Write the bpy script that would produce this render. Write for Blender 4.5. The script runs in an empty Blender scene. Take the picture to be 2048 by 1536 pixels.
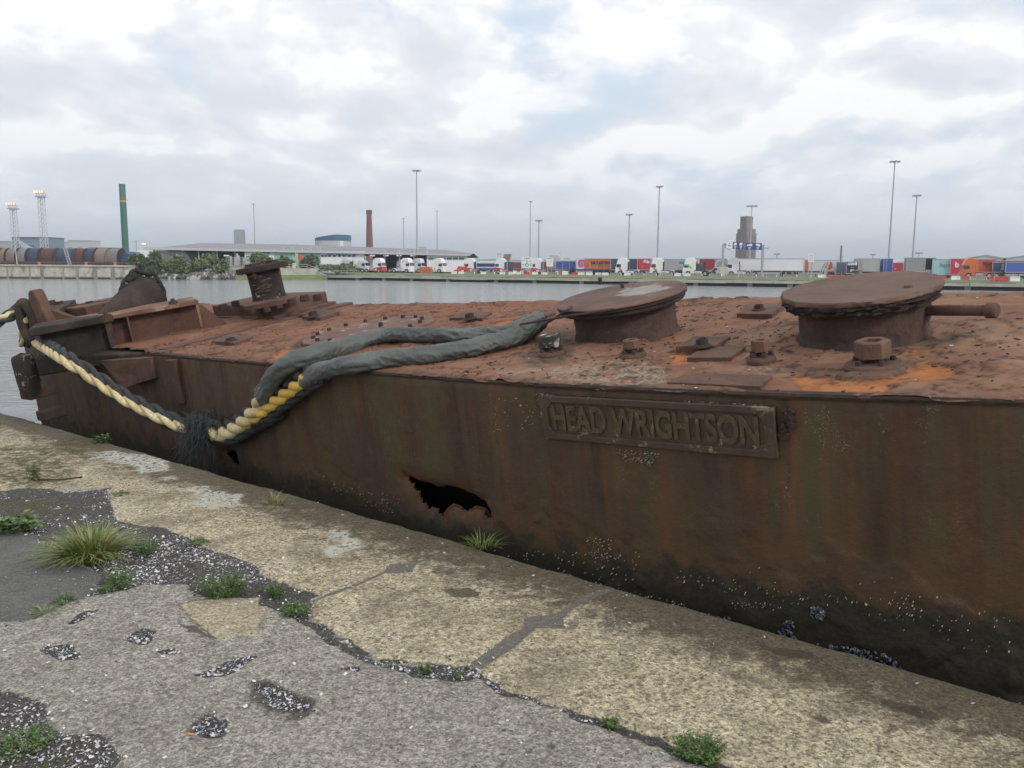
import bpy, bmesh, math, random
import numpy as np
from mathutils import Vector, Matrix, noise as mnoise

rnd = random.Random(7)
NR = np.random.RandomState(11)
SC = bpy.context.scene
COL = SC.collection
R_ = math.radians

# ---------------------------------------------------------------- camera
EYE = 1.55
FPX = 1702.0                                   # focal length in photo pixels (2048 wide)
PITCH = math.atan((768 - 535) / FPX)
cam_d = bpy.data.cameras.new('camera')
cam = bpy.data.objects.new('camera', cam_d)
COL.objects.link(cam)
cam_d.sensor_width = 36.0
cam_d.lens = 36.0 * FPX / 2048
cam_d.clip_start = 0.05
cam_d.clip_end = 30000
CAM_R = Matrix.Rotation(math.pi / 2 - PITCH, 3, 'X') @ Matrix.Rotation(0.006, 3, 'Z')
cam.matrix_world = Matrix.Translation((0, 0, EYE)) @ CAM_R.to_4x4()
SC.camera = cam

# ---------------------------------------------------------------- render look
SC.view_settings.view_transform = 'Standard'
SC.view_settings.look = 'None'
SC.view_settings.exposure = 0.36
SC.view_settings.gamma = 1.0
SC.render.film_transparent = False
SC.cycles.max_bounces = 6
SC.cycles.volume_bounces = 0

# ---------------------------------------------------------------- world: Nishita sky behind a broken cloud deck
SUN_AZ = R_(132)      # clockwise from +Y (the view direction)
SUN_EL = R_(33)
world = bpy.data.worlds.new('World')
SC.world = world
world.use_nodes = True
wt = world.node_tree
wt.nodes.clear()


def wn(typ, ins=None, **props):
    n = wt.nodes.new(typ)
    for k, v in props.items():
        setattr(n, k, v)
    for k, v in (ins or {}).items():
        if isinstance(v, bpy.types.NodeSocket):
            wt.links.new(v, n.inputs[k])
        else:
            n.inputs[k].default_value = v
    return n


def wmath(op, a, b=0.0, c=0.0):
    n = wn('ShaderNodeMath', {0: a, 1: b, 2: c}, operation=op)
    return n.outputs[0]


def wramp(fac, stops):
    n = wn('ShaderNodeValToRGB', {0: fac})
    r = n.color_ramp
    r.interpolation = 'EASE'
    while len(r.elements) < len(stops):
        r.elements.new(0.5)
    for e, (p, c) in zip(r.elements, stops):
        e.position = p
        e.color = (*c, 1) if len(c) == 3 else c
    return n.outputs[0]


def wmix(f, a, b):
    n = wn('ShaderNodeMix', data_type='RGBA')
    for k, v in ((0, f), (6, a), (7, b)):
        if isinstance(v, bpy.types.NodeSocket):
            wt.links.new(v, n.inputs[k])
        else:
            n.inputs[k].default_value = v if k == 0 else (*v, 1)
    return n.outputs[2]


w_out = wn('ShaderNodeOutputWorld')
w_sky = wn('ShaderNodeTexSky', sky_type='NISHITA', sun_disc=False, sun_elevation=SUN_EL,
           sun_rotation=SUN_AZ, air_density=1.3, dust_density=2.0, ozone_density=1.0)
w_tc = wn('ShaderNodeTexCoord')
w_sep = wn('ShaderNodeSeparateXYZ', {0: w_tc.outputs['Generated']})
zc = wmath('MAXIMUM', w_sep.outputs[2], 0.0)
zd = wmath('ADD', zc, 0.27)
cu = wmath('DIVIDE', w_sep.outputs[0], zd)
cv = wmath('DIVIDE', w_sep.outputs[1], zd)
cvec = wn('ShaderNodeCombineXYZ', {0: cu, 1: cv, 2: 0.0}).outputs[0]
cmap = wn('ShaderNodeMapping', {0: cvec, 1: (3.1, 1.7, 0.4), 3: (1.0, 0.8, 1.0)}).outputs[0]
n_big = wn('ShaderNodeTexNoise', {'Vector': cmap, 'Scale': 0.75, 'Detail': 3.0, 'Roughness': 0.5, 'Distortion': 0.5}).outputs[0]
n_mid = wn('ShaderNodeTexNoise', {'Vector': cmap, 'Scale': 2.6, 'Detail': 9.0, 'Roughness': 0.56, 'Distortion': 0.15}).outputs[0]
# a second look-up shifted towards the light gives each cloud a bright edge and a grey belly
cmap2 = wn('ShaderNodeMapping', {0: cmap, 1: (0.05, 0.13, 0.0)}).outputs[0]
n_mid2 = wn('ShaderNodeTexNoise', {'Vector': cmap2, 'Scale': 2.6, 'Detail': 9.0, 'Roughness': 0.56, 'Distortion': 0.15}).outputs[0]
dens = wmath('ADD', wmath('MULTIPLY', n_mid, 0.62), wmath('MULTIPLY', n_big, 0.50))
relief = wmath('SUBTRACT', n_mid, n_mid2)
cover = wn('ShaderNodeMapRange', {0: dens, 1: 0.41, 2: 0.53, 3: 0.0, 4: 1.0}, interpolation_type='SMOOTHSTEP').outputs[0]
lum = wmath('MULTIPLY_ADD', relief, 3.0, wmath('MULTIPLY_ADD', n_big, -0.8, 0.97))
ccol = wramp(lum, [(0.18, (6.5, 6.8, 7.35)), (0.42, (7.15, 7.35, 7.75)), (0.58, (7.75, 7.9, 8.15)), (0.78, (9.0, 8.95, 8.95))])
gap = wmix(0.80, w_sky.outputs[0], (6.0, 6.95, 8.3))
low = wn('ShaderNodeMapRange', {0: w_sep.outputs[2], 1: 0.0, 2: 0.16, 3: 0.70, 4: 0.0}, interpolation_type='SMOOTHSTEP').outputs[0]
allsky = wmix(cover, gap, ccol)
allsky = wmix(low, allsky, (6.6, 7.3, 8.35))
w_bg = wn('ShaderNodeBackground', {'Color': allsky, 'Strength': 0.1})
wt.links.new(w_bg.outputs[0], w_out.inputs[0])

# ---------------------------------------------------------------- sun (veiled by cloud)
sun_d = bpy.data.lights.new('sun', 'SUN')
sun_d.energy = 1.5
sun_d.angle = R_(12)
sun_d.color = (1.0, 0.95, 0.88)
sun = bpy.data.objects.new('sun', sun_d)
COL.objects.link(sun)
sdir = Vector((math.sin(SUN_AZ) * math.cos(SUN_EL), math.cos(SUN_AZ) * math.cos(SUN_EL), math.sin(SUN_EL)))
sun.rotation_euler = (-sdir).to_track_quat('-Z', 'Y').to_euler()

# ---------------------------------------------------------------- where things are
CAM_P = Vector((0, 0, EYE))


def ray(u, v):
    return CAM_R @ Vector(((u - 1024) / FPX, -(v - 768) / FPX, -1.0))


def FP(u, v, d):
    """point seen at photo position (u, v), d metres ahead"""
    r = ray(u, v)
    return CAM_P + r * (d / r.y)


def FX(u, d):
    return FP(u, 535, d).x


def GR(u, v, z=0.0):
    r = ray(u, v)
    return CAM_P + r * ((z - EYE) / r.z)


# the caisson's own axes: x along it, y across the deck, z out of the deck (it lists and trims)
AZ = R_(38.8)
bx_ = Vector((math.cos(AZ), -math.sin(AZ), 0.058)).normalized()
by_ = Vector((math.sin(AZ), math.cos(AZ), 0.17))
by_ = (by_ - bx_ * by_.dot(bx_)).normalized()
bz_ = bx_.cross(by_)
_d = ray(1320, 779)
P0 = CAM_P + _d * (3.52 / _d.dot(Vector((.6356, .772, 0))))
BM = Matrix(((bx_.x, by_.x, bz_.x, P0.x), (bx_.y, by_.y, bz_.y, P0.y), (bx_.z, by_.z, bz_.z, P0.z), (0, 0, 0, 1)))
BI = BM.inverted()


def DK(u, v, h=0.0):
    """point of the plane h above the deck, in the caisson's axes"""
    r = ray(u, v)
    s = ((P0 - CAM_P).dot(bz_) + h) / r.dot(bz_)
    return BI @ (CAM_P + r * s)


def SD(u, v, off=0.0):
    """point of the plane of the near side amidships"""
    nn = BM.to_3x3() @ Vector((0, 1, 0.05))
    r = ray(u, v)
    s = ((P0 - CAM_P).dot(nn) + off) / r.dot(nn)
    return BI @ (CAM_P + r * s)


def LB(u, v, d):
    return BI @ FP(u, v, d)


# ---------------------------------------------------------------- noise for shaping meshes
def vnoise(x, y, seed=0):
    ix = np.floor(x).astype(np.int64)
    iy = np.floor(y).astype(np.int64)
    fx = x - ix
    fy = y - iy

    def h(a, b):
        n = (a * 374761393 + b * 668265263 + seed * 974711) & 0x7fffffff
        n = ((n ^ (n >> 13)) * 1274126177) & 0x7fffffff
        n = (n ^ (n >> 16)) & 0xffff
        return n / 65535.0
    ux = fx * fx * (3 - 2 * fx)
    uy = fy * fy * (3 - 2 * fy)
    return (h(ix, iy) * (1 - ux) + h(ix + 1, iy) * ux) * (1 - uy) + (h(ix, iy + 1) * (1 - ux) + h(ix + 1, iy + 1) * ux) * uy


def fbm(x, y, o=4, seed=0, g=0.5):
    x = np.asarray(x, float)
    y = np.asarray(y, float)
    s = 0
    a = 1.0
    t = 0
    for k in range(o):
        s = s + a * vnoise(x * 2 ** k + 17.3 * k, y * 2 ** k - 9.1 * k, seed + k)
        t += a
        a *= g
    return s / t


def sstep(a, b, x):
    t = np.clip((x - a) / (b - a), 0, 1)
    return t * t * (3 - 2 * t)


def sd_poly(P, poly):
    """signed distance, negative inside"""
    poly = np.asarray(poly, float)
    d = np.full(len(P), 1e9)
    ins = np.zeros(len(P), bool)
    n = len(poly)
    for i in range(n):
        a = poly[i]
        b = poly[(i + 1) % n]
        e = b - a
        w = P - a
        t = np.clip((w @ e) / max(e @ e, 1e-12), 0, 1)
        q = w - t[:, None] * e
        d = np.minimum(d, (q ** 2).sum(1))
        c = ((a[1] <= P[:, 1]) & (b[1] > P[:, 1])) | ((b[1] <= P[:, 1]) & (a[1] > P[:, 1]))
        xi = a[0] + (P[:, 1] - a[1]) / (e[1] if abs(e[1]) > 1e-12 else 1e-12) * e[0]
        ins ^= c & (P[:, 0] < xi)
    d = np.sqrt(d)
    return np.where(ins, -d, d)


def sd_line(P, pts):
    d = np.full(len(P), 1e9)
    pts = np.asarray(pts, float)
    for a, b in zip(pts[:-1], pts[1:]):
        e = b - a
        w = P - a
        t = np.clip((w @ e) / max(e @ e, 1e-12), 0, 1)
        d = np.minimum(d, ((w - t[:, None] * e) ** 2).sum(1))
    return np.sqrt(d)


# ---------------------------------------------------------------- materials
class MT:
    def __init__(s, name):
        s.m = bpy.data.materials.new(name)
        s.m.use_nodes = True
        s.t = s.m.node_tree
        s.t.nodes.clear()
        s.out = s.t.nodes.new('ShaderNodeOutputMaterial')
        s.b = s.t.nodes.new('ShaderNodeBsdfPrincipled')
        s.t.links.new(s.b.outputs[0], s.out.inputs[0])
        s.tc = s.t.nodes.new('ShaderNodeTexCoord')
        s.oc = s.tc.outputs['Object']

    def n(s, typ, ins=None, **props):
        n = s.t.nodes.new(typ)
        for k, v in props.items():
            setattr(n, k, v)
        for k, v in (ins or {}).items():
            s.put(n.inputs[k], v)
        return n

    def put(s, sock, v):
        if isinstance(v, bpy.types.NodeSocket):
            s.t.links.new(v, sock)
        elif isinstance(v, tuple) and sock.type == 'RGBA' and len(v) == 3:
            sock.default_value = (*v, 1)
        else:
            sock.default_value = v

    def set(s, **k):
        for a, v in k.items():
            s.put(s.b.inputs[a.replace('_', ' ')], v)
        return s

    def mp(s, vec=None, sc=(1, 1, 1), loc=(0, 0, 0), rot=(0, 0, 0)):
        return s.n('ShaderNodeMapping', {0: vec or s.oc, 1: loc, 2: rot, 3: sc}).outputs[0]

    def noise(s, scale, detail=4.0, rough=0.55, dist=0.0, vec=None):
        return s.n('ShaderNodeTexNoise', {'Vector': vec or s.oc, 'Scale': scale, 'Detail': detail, 'Roughness': rough, 'Distortion': dist}).outputs[0]

    def voro(s, scale, vec=None, feature='F1', out=0, rnd=1.0):
        return s.n('ShaderNodeTexVoronoi', {'Vector': vec or s.oc, 'Scale': scale, 'Randomness': rnd}, feature=feature).outputs[out]

    def ramp(s, fac, stops, interp='LINEAR'):
        n = s.n('ShaderNodeValToRGB', {0: fac})
        r = n.color_ramp
        r.interpolation = interp
        while len(r.elements) < len(stops):
            r.elements.new(0.5)
        for e, (p, c) in zip(r.elements, stops):
            e.position = p
            e.color = (c, c, c, 1) if isinstance(c, (int, float)) else (*c, 1)
        return n.outputs[0]

    def mr(s, v, a, b, c=0.0, d=1.0):
        return s.n('ShaderNodeMapRange', {0: v, 1: a, 2: b, 3: c, 4: d}).outputs[0]

    def mix(s, f, a, b, mode='MIX'):
        n = s.n('ShaderNodeMix', data_type='RGBA', blend_type=mode)
        s.put(n.inputs[0], f)
        s.put(n.inputs[6], a)
        s.put(n.inputs[7], b)
        return n.outputs[2]

    def ma(s, op, a, b=0.0, c=0.0):
        return s.n('ShaderNodeMath', {0: a, 1: b, 2: c}, operation=op).outputs[0]

    def attr(s, name):
        return s.n('ShaderNodeAttribute', attribute_name=name).outputs['Fac']

    def sep(s, vec=None):
        return s.n('ShaderNodeSeparateXYZ', {0: vec or s.oc}).outputs

    def bump(s, h, strength=0.5, dist=0.01, nrm=None):
        n = s.n('ShaderNodeBump', {'Height': h, 'Strength': strength, 'Distance': dist})
        if nrm:
            s.put(n.inputs['Normal'], nrm)
        s.put(s.b.inputs['Normal'], n.outputs[0])
        return n.outputs[0]


_mc = {}


def flat(name, c, rough=0.6, metal=0.0, var=0.12, scale=3.0, bump=0.0, bscale=40.0, emit=None):
    """plain painted / simple surface with a little tonal variation"""
    if name in _mc:
        return _mc[name]
    m = MT(name)
    f = m.noise(scale, 5.0, 0.6)
    lo = tuple(x * (1 - var) for x in c)
    hi = tuple(min(1, x * (1 + var)) for x in c)
    m.set(Base_Color=m.ramp(f, [(0.3, lo), (0.7, hi)]), Roughness=rough, Metallic=metal)
    if bump:
        m.bump(m.noise(bscale, 4.0), bump, 0.01)
    if emit:
        m.set(Emission_Color=emit[0], Emission_Strength=emit[1])
    _mc[name] = m.m
    return m.m


def rust(name, a, b, c, scale=6.0, speck=0.5, rough=0.9, bump=0.6, pale=None, pale_at=0.62):
    """layered rust: dark a, mid b, bright c"""
    if name in _mc:
        return _mc[name]
    m = MT(name)
    n1 = m.noise(scale, 6.0, 0.62, 0.4)
    n2 = m.noise(scale * 5, 6.0, 0.65)
    n3 = m.noise(scale * 22, 4.0, 0.7)
    col = m.ramp(n1, [(0.32, a), (0.50, b), (0.68, c)])
    col = m.mix(m.ramp(n2, [(0.42, 0.0), (0.62, 0.75)]), col, b)
    col = m.mix(m.ramp(n3, [(0.56, 0.0), (0.66, speck)]), col, tuple(x * 0.45 for x in a))
    if pale:
        col = m.mix(m.ramp(m.noise(scale * 1.7, 7.0, 0.68), [(pale_at, 0.0), (pale_at + 0.05, 0.85)]), col, pale)
    m.set(Base_Color=col, Roughness=rough)
    h = m.ma('ADD', m.ma('MULTIPLY', n2, 0.7), m.ma('MULTIPLY', n3, 0.45))
    m.bump(h, bump, 0.012)
    _mc[name] = m.m
    return m.m


# ---------------------------------------------------------------- mesh building
class MB:
    def __init__(s):
        s.v = []
        s.f = []
        s.mi = []

    def add(s, vs, fs, mi=0):
        o = len(s.v)
        s.v += [tuple(v) for v in vs]
        s.f += [tuple(i + o for i in f) for f in fs]
        s.mi += [mi] * len(fs)

    def box(s, c, d, rz=0.0, M=None, mi=0):
        hx, hy, hz = d[0] / 2, d[1] / 2, d[2] / 2
        vs = [Vector((x, y, z)) for z in (-hz, hz) for x, y in ((-hx, -hy), (hx, -hy), (hx, hy), (-hx, hy))]
        if rz:
            q = Matrix.Rotation(rz, 3, 'Z')
            vs = [q @ v for v in vs]
        if M is not None:
            vs = [M @ v for v in vs]
        c = Vector(c)
        s.add([v + c for v in vs], [(0, 3, 2, 1), (4, 5, 6, 7), (0, 1, 5, 4), (1, 2, 6, 5), (2, 3, 7, 6), (3, 0, 4, 7)], mi)
        return s

    def cyl(s, a, b, r0, r1=None, n=16, cap=True, mi=0, ph=0.0):
        a = Vector(a)
        b = Vector(b)
        r1 = r0 if r1 is None else r1
        z = (b - a).normalized()
        x = z.orthogonal().normalized() if abs(z.z) < 0.999 else Vector((1, 0, 0))
        y = z.cross(x)
        vs = []
        for p, r in ((a, r0), (b, r1)):
            for k in range(n):
                t = 2 * math.pi * k / n + ph
                vs.append(p + x * (r * math.cos(t)) + y * (r * math.sin(t)))
        fs = [(k, (k + 1) % n, n + (k + 1) % n, n + k) for k in range(n)]
        if cap:
            fs += [tuple(range(n - 1, -1, -1)), tuple(range(n, 2 * n))]
        s.add(vs, fs, mi)
        return s

    def prism(s, poly, ext, org=(0, 0, 0), ax=(1, 0, 0), ay=(0, 0, 1), mi=0):
        """polygon in the (ax, ay) plane at org pushed along ext"""
        org, ax, ay, ext = Vector(org), Vector(ax), Vector(ay), Vector(ext)
        a = [org + ax * p[0] + ay * p[1] for p in poly]
        n = len(a)
        vs = a + [p + ext for p in a]
        fs = [tuple(range(n)), tuple(range(2 * n - 1, n - 1, -1))]
        fs += [(k, n + k, n + (k + 1) % n, (k + 1) % n) for k in range(n)]
        s.add(vs, fs, mi)
        return s

    def lathe(s, prof, n=32, c=(0, 0, 0), mi=0, M=None):
        """profile of (r, z)"""
        c = Vector(c)
        vs = []
        for r, z in prof:
            for k in range(n):
                t = 2 * math.pi * k / n
                v = Vector((r * math.cos(t), r * math.sin(t), z))
                if M is not None:
                    v = M @ v
                vs.append(v + c)
        fs = []
        for j in range(len(prof) - 1):
            for k in range(n):
                fs.append((j * n + k, j * n + (k + 1) % n, (j + 1) * n + (k + 1) % n, (j + 1) * n + k))
        s.add(vs, fs, mi)
        return s

    def tube(s, path, r, n=10, closed=False, cap=True, mi=0, rf=None):
        path = [Vector(p) for p in path]
        N = len(path)
        vs = []
        up = None
        for i, p in enumerate(path):
            if closed:
                t = (path[(i + 1) % N] - path[i - 1]).normalized()
            else:
                t = (path[min(i + 1, N - 1)] - path[max(i - 1, 0)]).normalized()
            if up is None:
                up = t.orthogonal().normalized()
            up = (up - t * up.dot(t)).normalized()
            sd = t.cross(up)
            for k in range(n):
                a = 2 * math.pi * k / n
                rr = (r[i] if isinstance(r, (list, tuple)) else r) * (rf(i, k) if rf else 1)
                vs.append(p + up * (rr * math.cos(a)) + sd * (rr * math.sin(a)))
        fs = []
        M = N if closed else N - 1
        for i in range(M):
            j = (i + 1) % N
            for k in range(n):
                fs.append((i * n + k, i * n + (k + 1) % n, j * n + (k + 1) % n, j * n + k))
        if cap and not closed:
            fs += [tuple(range(n - 1, -1, -1)), tuple(range((N - 1) * n, N * n))]
        s.add(vs, fs, mi)
        return s

    def build(s, name, mats, parent=None, smooth=40, bevel=0.0, loc=None, seg=2, fix=True):
        me = bpy.data.meshes.new(name)
        me.from_pydata(s.v, [], s.f)
        if not isinstance(mats, (list, tuple)):
            mats = [mats]
        for m in mats:
            me.materials.append(m)
        if len(mats) > 1:
            me.polygons.foreach_set('material_index', s.mi)
        if fix:
            b = bmesh.new()
            b.from_mesh(me)
            bmesh.ops.recalc_face_normals(b, faces=b.faces)
            b.to_mesh(me)
            b.free()
        if smooth:
            me.shade_smooth()
            me.set_sharp_from_angle(angle=R_(smooth))
        me.update()
        o = bpy.data.objects.new(name, me)
        COL.objects.link(o)
        if parent is not None:
            o.parent = parent
        if loc is not None:
            o.location = loc
        if bevel:
            md = o.modifiers.new('bevel', 'BEVEL')
            md.width = bevel
            md.segments = seg
            md.limit_method = 'ANGLE'
            md.angle_limit = R_(40)
        return o


def gridmesh(name, P, mat, nu, nv, parent=None, attrs=None, smooth=True, kill=None, flip=False):
    """P: (nu*nv,3) array, rows of nv"""
    i = np.arange((nu - 1) * (nv - 1))
    r = i // (nv - 1)
    c = i % (nv - 1)
    a = r * nv + c
    F = np.stack([a, a + nv, a + nv + 1, a + 1], 1)
    if flip:
        F = F[:, ::-1]
    if kill is not None:
        F = F[~kill[F].any(1)]
    me = bpy.data.meshes.new(name)
    me.vertices.add(len(P))
    me.vertices.foreach_set('co', np.ascontiguousarray(P, np.float32).ravel())
    me.loops.add(F.size)
    me.loops.foreach_set('vertex_index', F.astype(np.int32).ravel())
    me.polygons.add(len(F))
    me.polygons.foreach_set('loop_start', np.arange(0, F.size, 4, dtype=np.int32))
    me.update(calc_edges=True)
    if smooth:
        me.shade_smooth()
    for k, v in (attrs or {}).items():
        at = me.attributes.new(k, 'FLOAT', 'POINT')
        at.data.foreach_set('value', np.ascontiguousarray(v, np.float32))
    me.materials.append(mat)
    me.validate()
    o = bpy.data.objects.new(name, me)
    COL.objects.link(o)
    if parent is not None:
        o.parent = parent
    return o


def quadcloud(name, C, U, V, mats, parent=None, mi=None, tri=False):
    """many small faces: centres C, half axes U and V (N,3)"""
    N = len(C)
    if tri:
        P = np.stack([C - U, C + U, C + V], 1).reshape(-1, 3)
        k = 3
    else:
        P = np.stack([C - U - V, C + U - V, C + U + V, C - U + V], 1).reshape(-1, 3)
        k = 4
    me = bpy.data.meshes.new(name)
    me.vertices.add(N * k)
    me.vertices.foreach_set('co', P.astype(np.float32).ravel())
    me.loops.add(N * k)
    me.loops.foreach_set('vertex_index', np.arange(N * k, dtype=np.int32))
    me.polygons.add(N)
    me.polygons.foreach_set('loop_start', np.arange(0, N * k, k, dtype=np.int32))
    me.update(calc_edges=True)
    if not isinstance(mats, (list, tuple)):
        mats = [mats]
    for m in mats:
        me.materials.append(m)
    if mi is not None:
        me.polygons.foreach_set('material_index', np.asarray(mi, np.int32))
    me.validate()
    o = bpy.data.objects.new(name, me)
    COL.objects.link(o)
    if parent is not None:
        o.parent = parent
    return o


def tag(o, label=None, cat=None, group=None, kind=None):
    if label:
        o['label'] = label
    if cat:
        o['category'] = cat
    if group:
        o['group'] = group
    if kind:
        o['kind'] = kind
    return o


def thing(name, label, cat, loc=(0, 0, 0), rz=0.0, group=None):
    o = bpy.data.objects.new(name, None)
    COL.objects.link(o)
    o.empty_display_size = 0.2
    o.location = loc
    o.rotation_euler = (0, 0, rz)
    return tag(o, label, cat, group)


def copy_tree(o, parent=None):
    c = o.copy()
    COL.objects.link(c)
    c.parent = parent
    for ch in list(o.children):
        copy_tree(ch, c)
    return c


_txt = {}


def text(body, size, depth, mat, name, parent, loc, rot, sx=1.0, align='CENTER', shear=0.0, bold=0.0):
    cu_ = bpy.data.curves.new(name, 'FONT')
    cu_.body = body
    cu_.size = size
    cu_.extrude = depth
    cu_.align_x = align
    cu_.align_y = 'CENTER'
    cu_.shear = shear
    cu_.offset = bold
    t = bpy.data.objects.new(name, cu_)
    COL.objects.link(t)
    dg = bpy.context.evaluated_depsgraph_get()
    me = bpy.data.meshes.new_from_object(t.evaluated_get(dg))
    bpy.data.objects.remove(t)
    bpy.data.curves.remove(cu_)
    me.materials.clear()
    me.materials.append(mat)
    me.name = name
    o = bpy.data.objects.new(name, me)
    COL.objects.link(o)
    o.parent = parent
    o.location = loc
    o.rotation_euler = rot
    o.scale = (sx, 1, 1)
    return o


def smooth_path(pts, n):
    """Catmull-Rom through pts, n points evenly spaced"""
    P = [Vector(p) for p in pts]
    P = [P[0] * 2 - P[1]] + P + [P[-1] * 2 - P[-2]]
    out = []
    for i in range(1, len(P) - 2):
        for k in range(24):
            t = k / 24
            a, b, c, d = P[i - 1], P[i], P[i + 1], P[i + 2]
            out.append(0.5 * ((2 * b) + (c - a) * t + (2 * a - 5 * b + 4 * c - d) * t * t + (3 * b - a - 3 * c + d) * t ** 3))
    out.append(P[-2])
    L = [0]
    for a, b in zip(out[:-1], out[1:]):
        L.append(L[-1] + (b - a).length)
    res = []
    j = 0
    for k in range(n):
        s = L[-1] * k / (n - 1)
        while j < len(L) - 2 and L[j + 1] < s:
            j += 1
        t = (s - L[j]) / max(L[j + 1] - L[j], 1e-9)
        res.append(out[j].lerp(out[j + 1], min(t, 1)))
    return res, L[-1]
# ================================================================ the quay we stand on
QT = Vector((.7720, -.6356, 0))      # along the edge, to the right
QN = Vector((-.6356, -.7720, 0))     # from the edge towards us
QO = Vector((2.180, 2.648, 0))       # foot of the perpendicular from the camera


def QP(u, v):
    p = GR(u, v) - QO
    return (p.dot(QT), p.dot(QN))


def Q2W(a, b, z=0.0):
    return QO + QT * a + QN * b + Vector((0, 0, z))


def qpoly(pts):
    return [QP(*p) for p in pts]


qa = np.concatenate([np.arange(-10.6, -5.0, .022), np.arange(-5.0, 0.55, .0135)])
qb = np.arange(0.0, 2.85, .0135)
A, Bq = np.meshgrid(qa, qb, indexing='ij')
PQ = np.stack([A.ravel(), Bq.ravel()], 1)
wob = (fbm(PQ[:, 0] * 9, PQ[:, 1] * 9, 4, 3) - .5)
wob2 = (fbm(PQ[:, 0] * 40, PQ[:, 1] * 40, 3, 8) - .5)
PW = PQ + np.stack([fbm(PQ[:, 0] * 7, PQ[:, 1] * 7, 4, 21) - .5, fbm(PQ[:, 0] * 7, PQ[:, 1] * 7, 4, 31) - .5], 1) * .10

G_MAIN = [(40, 1000), (110, 985), (200, 978), (235, 1040), (330, 1058), (420, 1095), (500, 1128), (545, 1165), (645, 1188), (612, 1200),
          (632, 1240), (690, 1285), (765, 1322), (850, 1338), (930, 1335), (952, 1352), (930, 1362), (830, 1352), (745, 1325), (660, 1285),
          (600, 1238), (545, 1222), (515, 1195), (400, 1190), (370, 1168), (270, 1170), (190, 1192), (205, 1150), (150, 1118), (105, 1100), (60, 1060)]
G_LOW = [(-60, 1362), (10, 1385), (85, 1412), (118, 1452), (185, 1470), (228, 1518), (205, 1560), (-60, 1560)]
G_FAR = [(-60, 985), (60, 975), (150, 985), (215, 975), (200, 1000), (130, 1040), (50, 1050), (-60, 1050)]
sd_gr = np.minimum(np.minimum(sd_poly(PW, qpoly(G_MAIN)), sd_poly(PW, qpoly(G_LOW))), sd_poly(PW, qpoly(G_FAR)))
SEAM = [(205, 975), (235, 1042), (420, 1100), (500, 1130), (540, 1165), (620, 1198), (632, 1245), (765, 1318), (930, 1342), (1000, 1378), (1110, 1408), (1200, 1440), (1350, 1502), (1520, 1560)]
sd_seam = sd_line(PW, qpoly(SEAM)) - .012
COPE = SEAM + [(2400, 1700), (2600, 1500), (-200, 720), (-200, 990)]
sd_cope = sd_poly(PQ + (PW - PQ) * .5, qpoly(COPE))
M1 = [(1222, 1176), (1178, 1187), (1103, 1231), (1052, 1237), (1047, 1255), (1000, 1285), (925, 1340), (962, 1340), (1025, 1298), (1069, 1260), (1127, 1259), (1124, 1238), (1144, 1218), (1232, 1178)]
M2 = [(888, 1104), (830, 1126), (779, 1129), (768, 1144), (700, 1172), (612, 1203), (622, 1206), (705, 1176), (772, 1147), (825, 1145), (836, 1128), (896, 1106)]
PWs = PQ + (PW - PQ) * .25
sd_mort = np.minimum(sd_poly(PWs, qpoly(M1)), sd_poly(PWs, qpoly(M2)))
J = [[(205, 1000), (270, 985), (385, 965), (440, 962)], [(345, 1055), (420, 1035), (455, 1018), (520, 1010)], [(-40, 905), (180, 885)], [(350, 1205), (395, 1245), (432, 1278)], [(355, 1207), (500, 1183)]]
sd_joint = np.min([sd_line(PWs, qpoly(j)) for j in J], 0) - .006
LI = [[(640, 1108), (668, 1085), (672, 1062), (708, 1062), (705, 1082), (722, 1100), (690, 1112), (655, 1116)],
      [(368, 978), (430, 975), (480, 990), (470, 1010), (430, 1018), (395, 1010), (400, 995)],
      [(165, 905), (240, 902), (330, 922), (345, 942), (290, 948), (250, 930), (180, 915)],
      [(320, 955), (350, 952), (352, 962), (325, 964)], [(30, 975), (75, 972), (60, 985)]]
sd_lich = np.min([sd_poly(PW + (PW - PQ) * .9, qpoly(p)) for p in LI], 0)


def ell(u, v, ru, rv, rot):
    c = math.cos(R_(rot))
    s = math.sin(R_(rot))
    return [(u + ru * math.cos(t) * c - rv * math.sin(t) * s, v + ru * math.cos(t) * s + rv * math.sin(t) * c) for t in [k * math.pi / 8 for k in range(16)]]


POT = [ell(283, 1270, 36, 17, -22), ell(455, 1333, 68, 10, -17), ell(560, 1398, 62, 22, 22), ell(421, 1452, 36, 24, 8), ell(118, 1297, 40, 11, 12), ell(175, 1230, 30, 9, -25), ell(705, 1340, 14, 8, 0), ell(330, 1302, 22, 6, -8)]
sd_pot = np.min([sd_poly(PW + (PW - PQ) * .3, qpoly(p)) for p in POT], 0)
WET = [[(355, 1222), (385, 1245), (412, 1242), (432, 1280), (400, 1268), (375, 1272), (380, 1255)], ell(565, 1405, 82, 30, 22), ell(925, 1187, 32, 12, 8), ell(1810, 1415, 85, 16, 12), ell(1660, 1440, 22, 9, 5), ell(415, 1455, 44, 30, 5), ell(1560, 1300, 60, 12, 14)]
sd_wet = np.min([sd_poly(PW + (PW - PQ) * .7, qpoly(p)) for p in WET], 0)
DKC = [(-80, 1062), (90, 1066), (112, 1112), (215, 1150), (195, 1185), (70, 1238), (-80, 1255)]
sd_dk = sd_poly(PWs, qpoly(DKC))
TAN = [(352, 1208), (505, 1180), (545, 1215), (520, 1272), (432, 1280), (400, 1245)]
sd_tan = sd_poly(PW, qpoly(TAN))
MO = [ell(50, 935, 110, 46, 0), ell(150, 905, 60, 12, 0), ell(60, 1010, 110, 18, 0), ell(40, 1490, 70, 42, 10), ell(350, 1150, 40, 9, 0), ell(180, 885, 120, 12, -8), ell(620, 1220, 30, 20, 20)]
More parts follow.
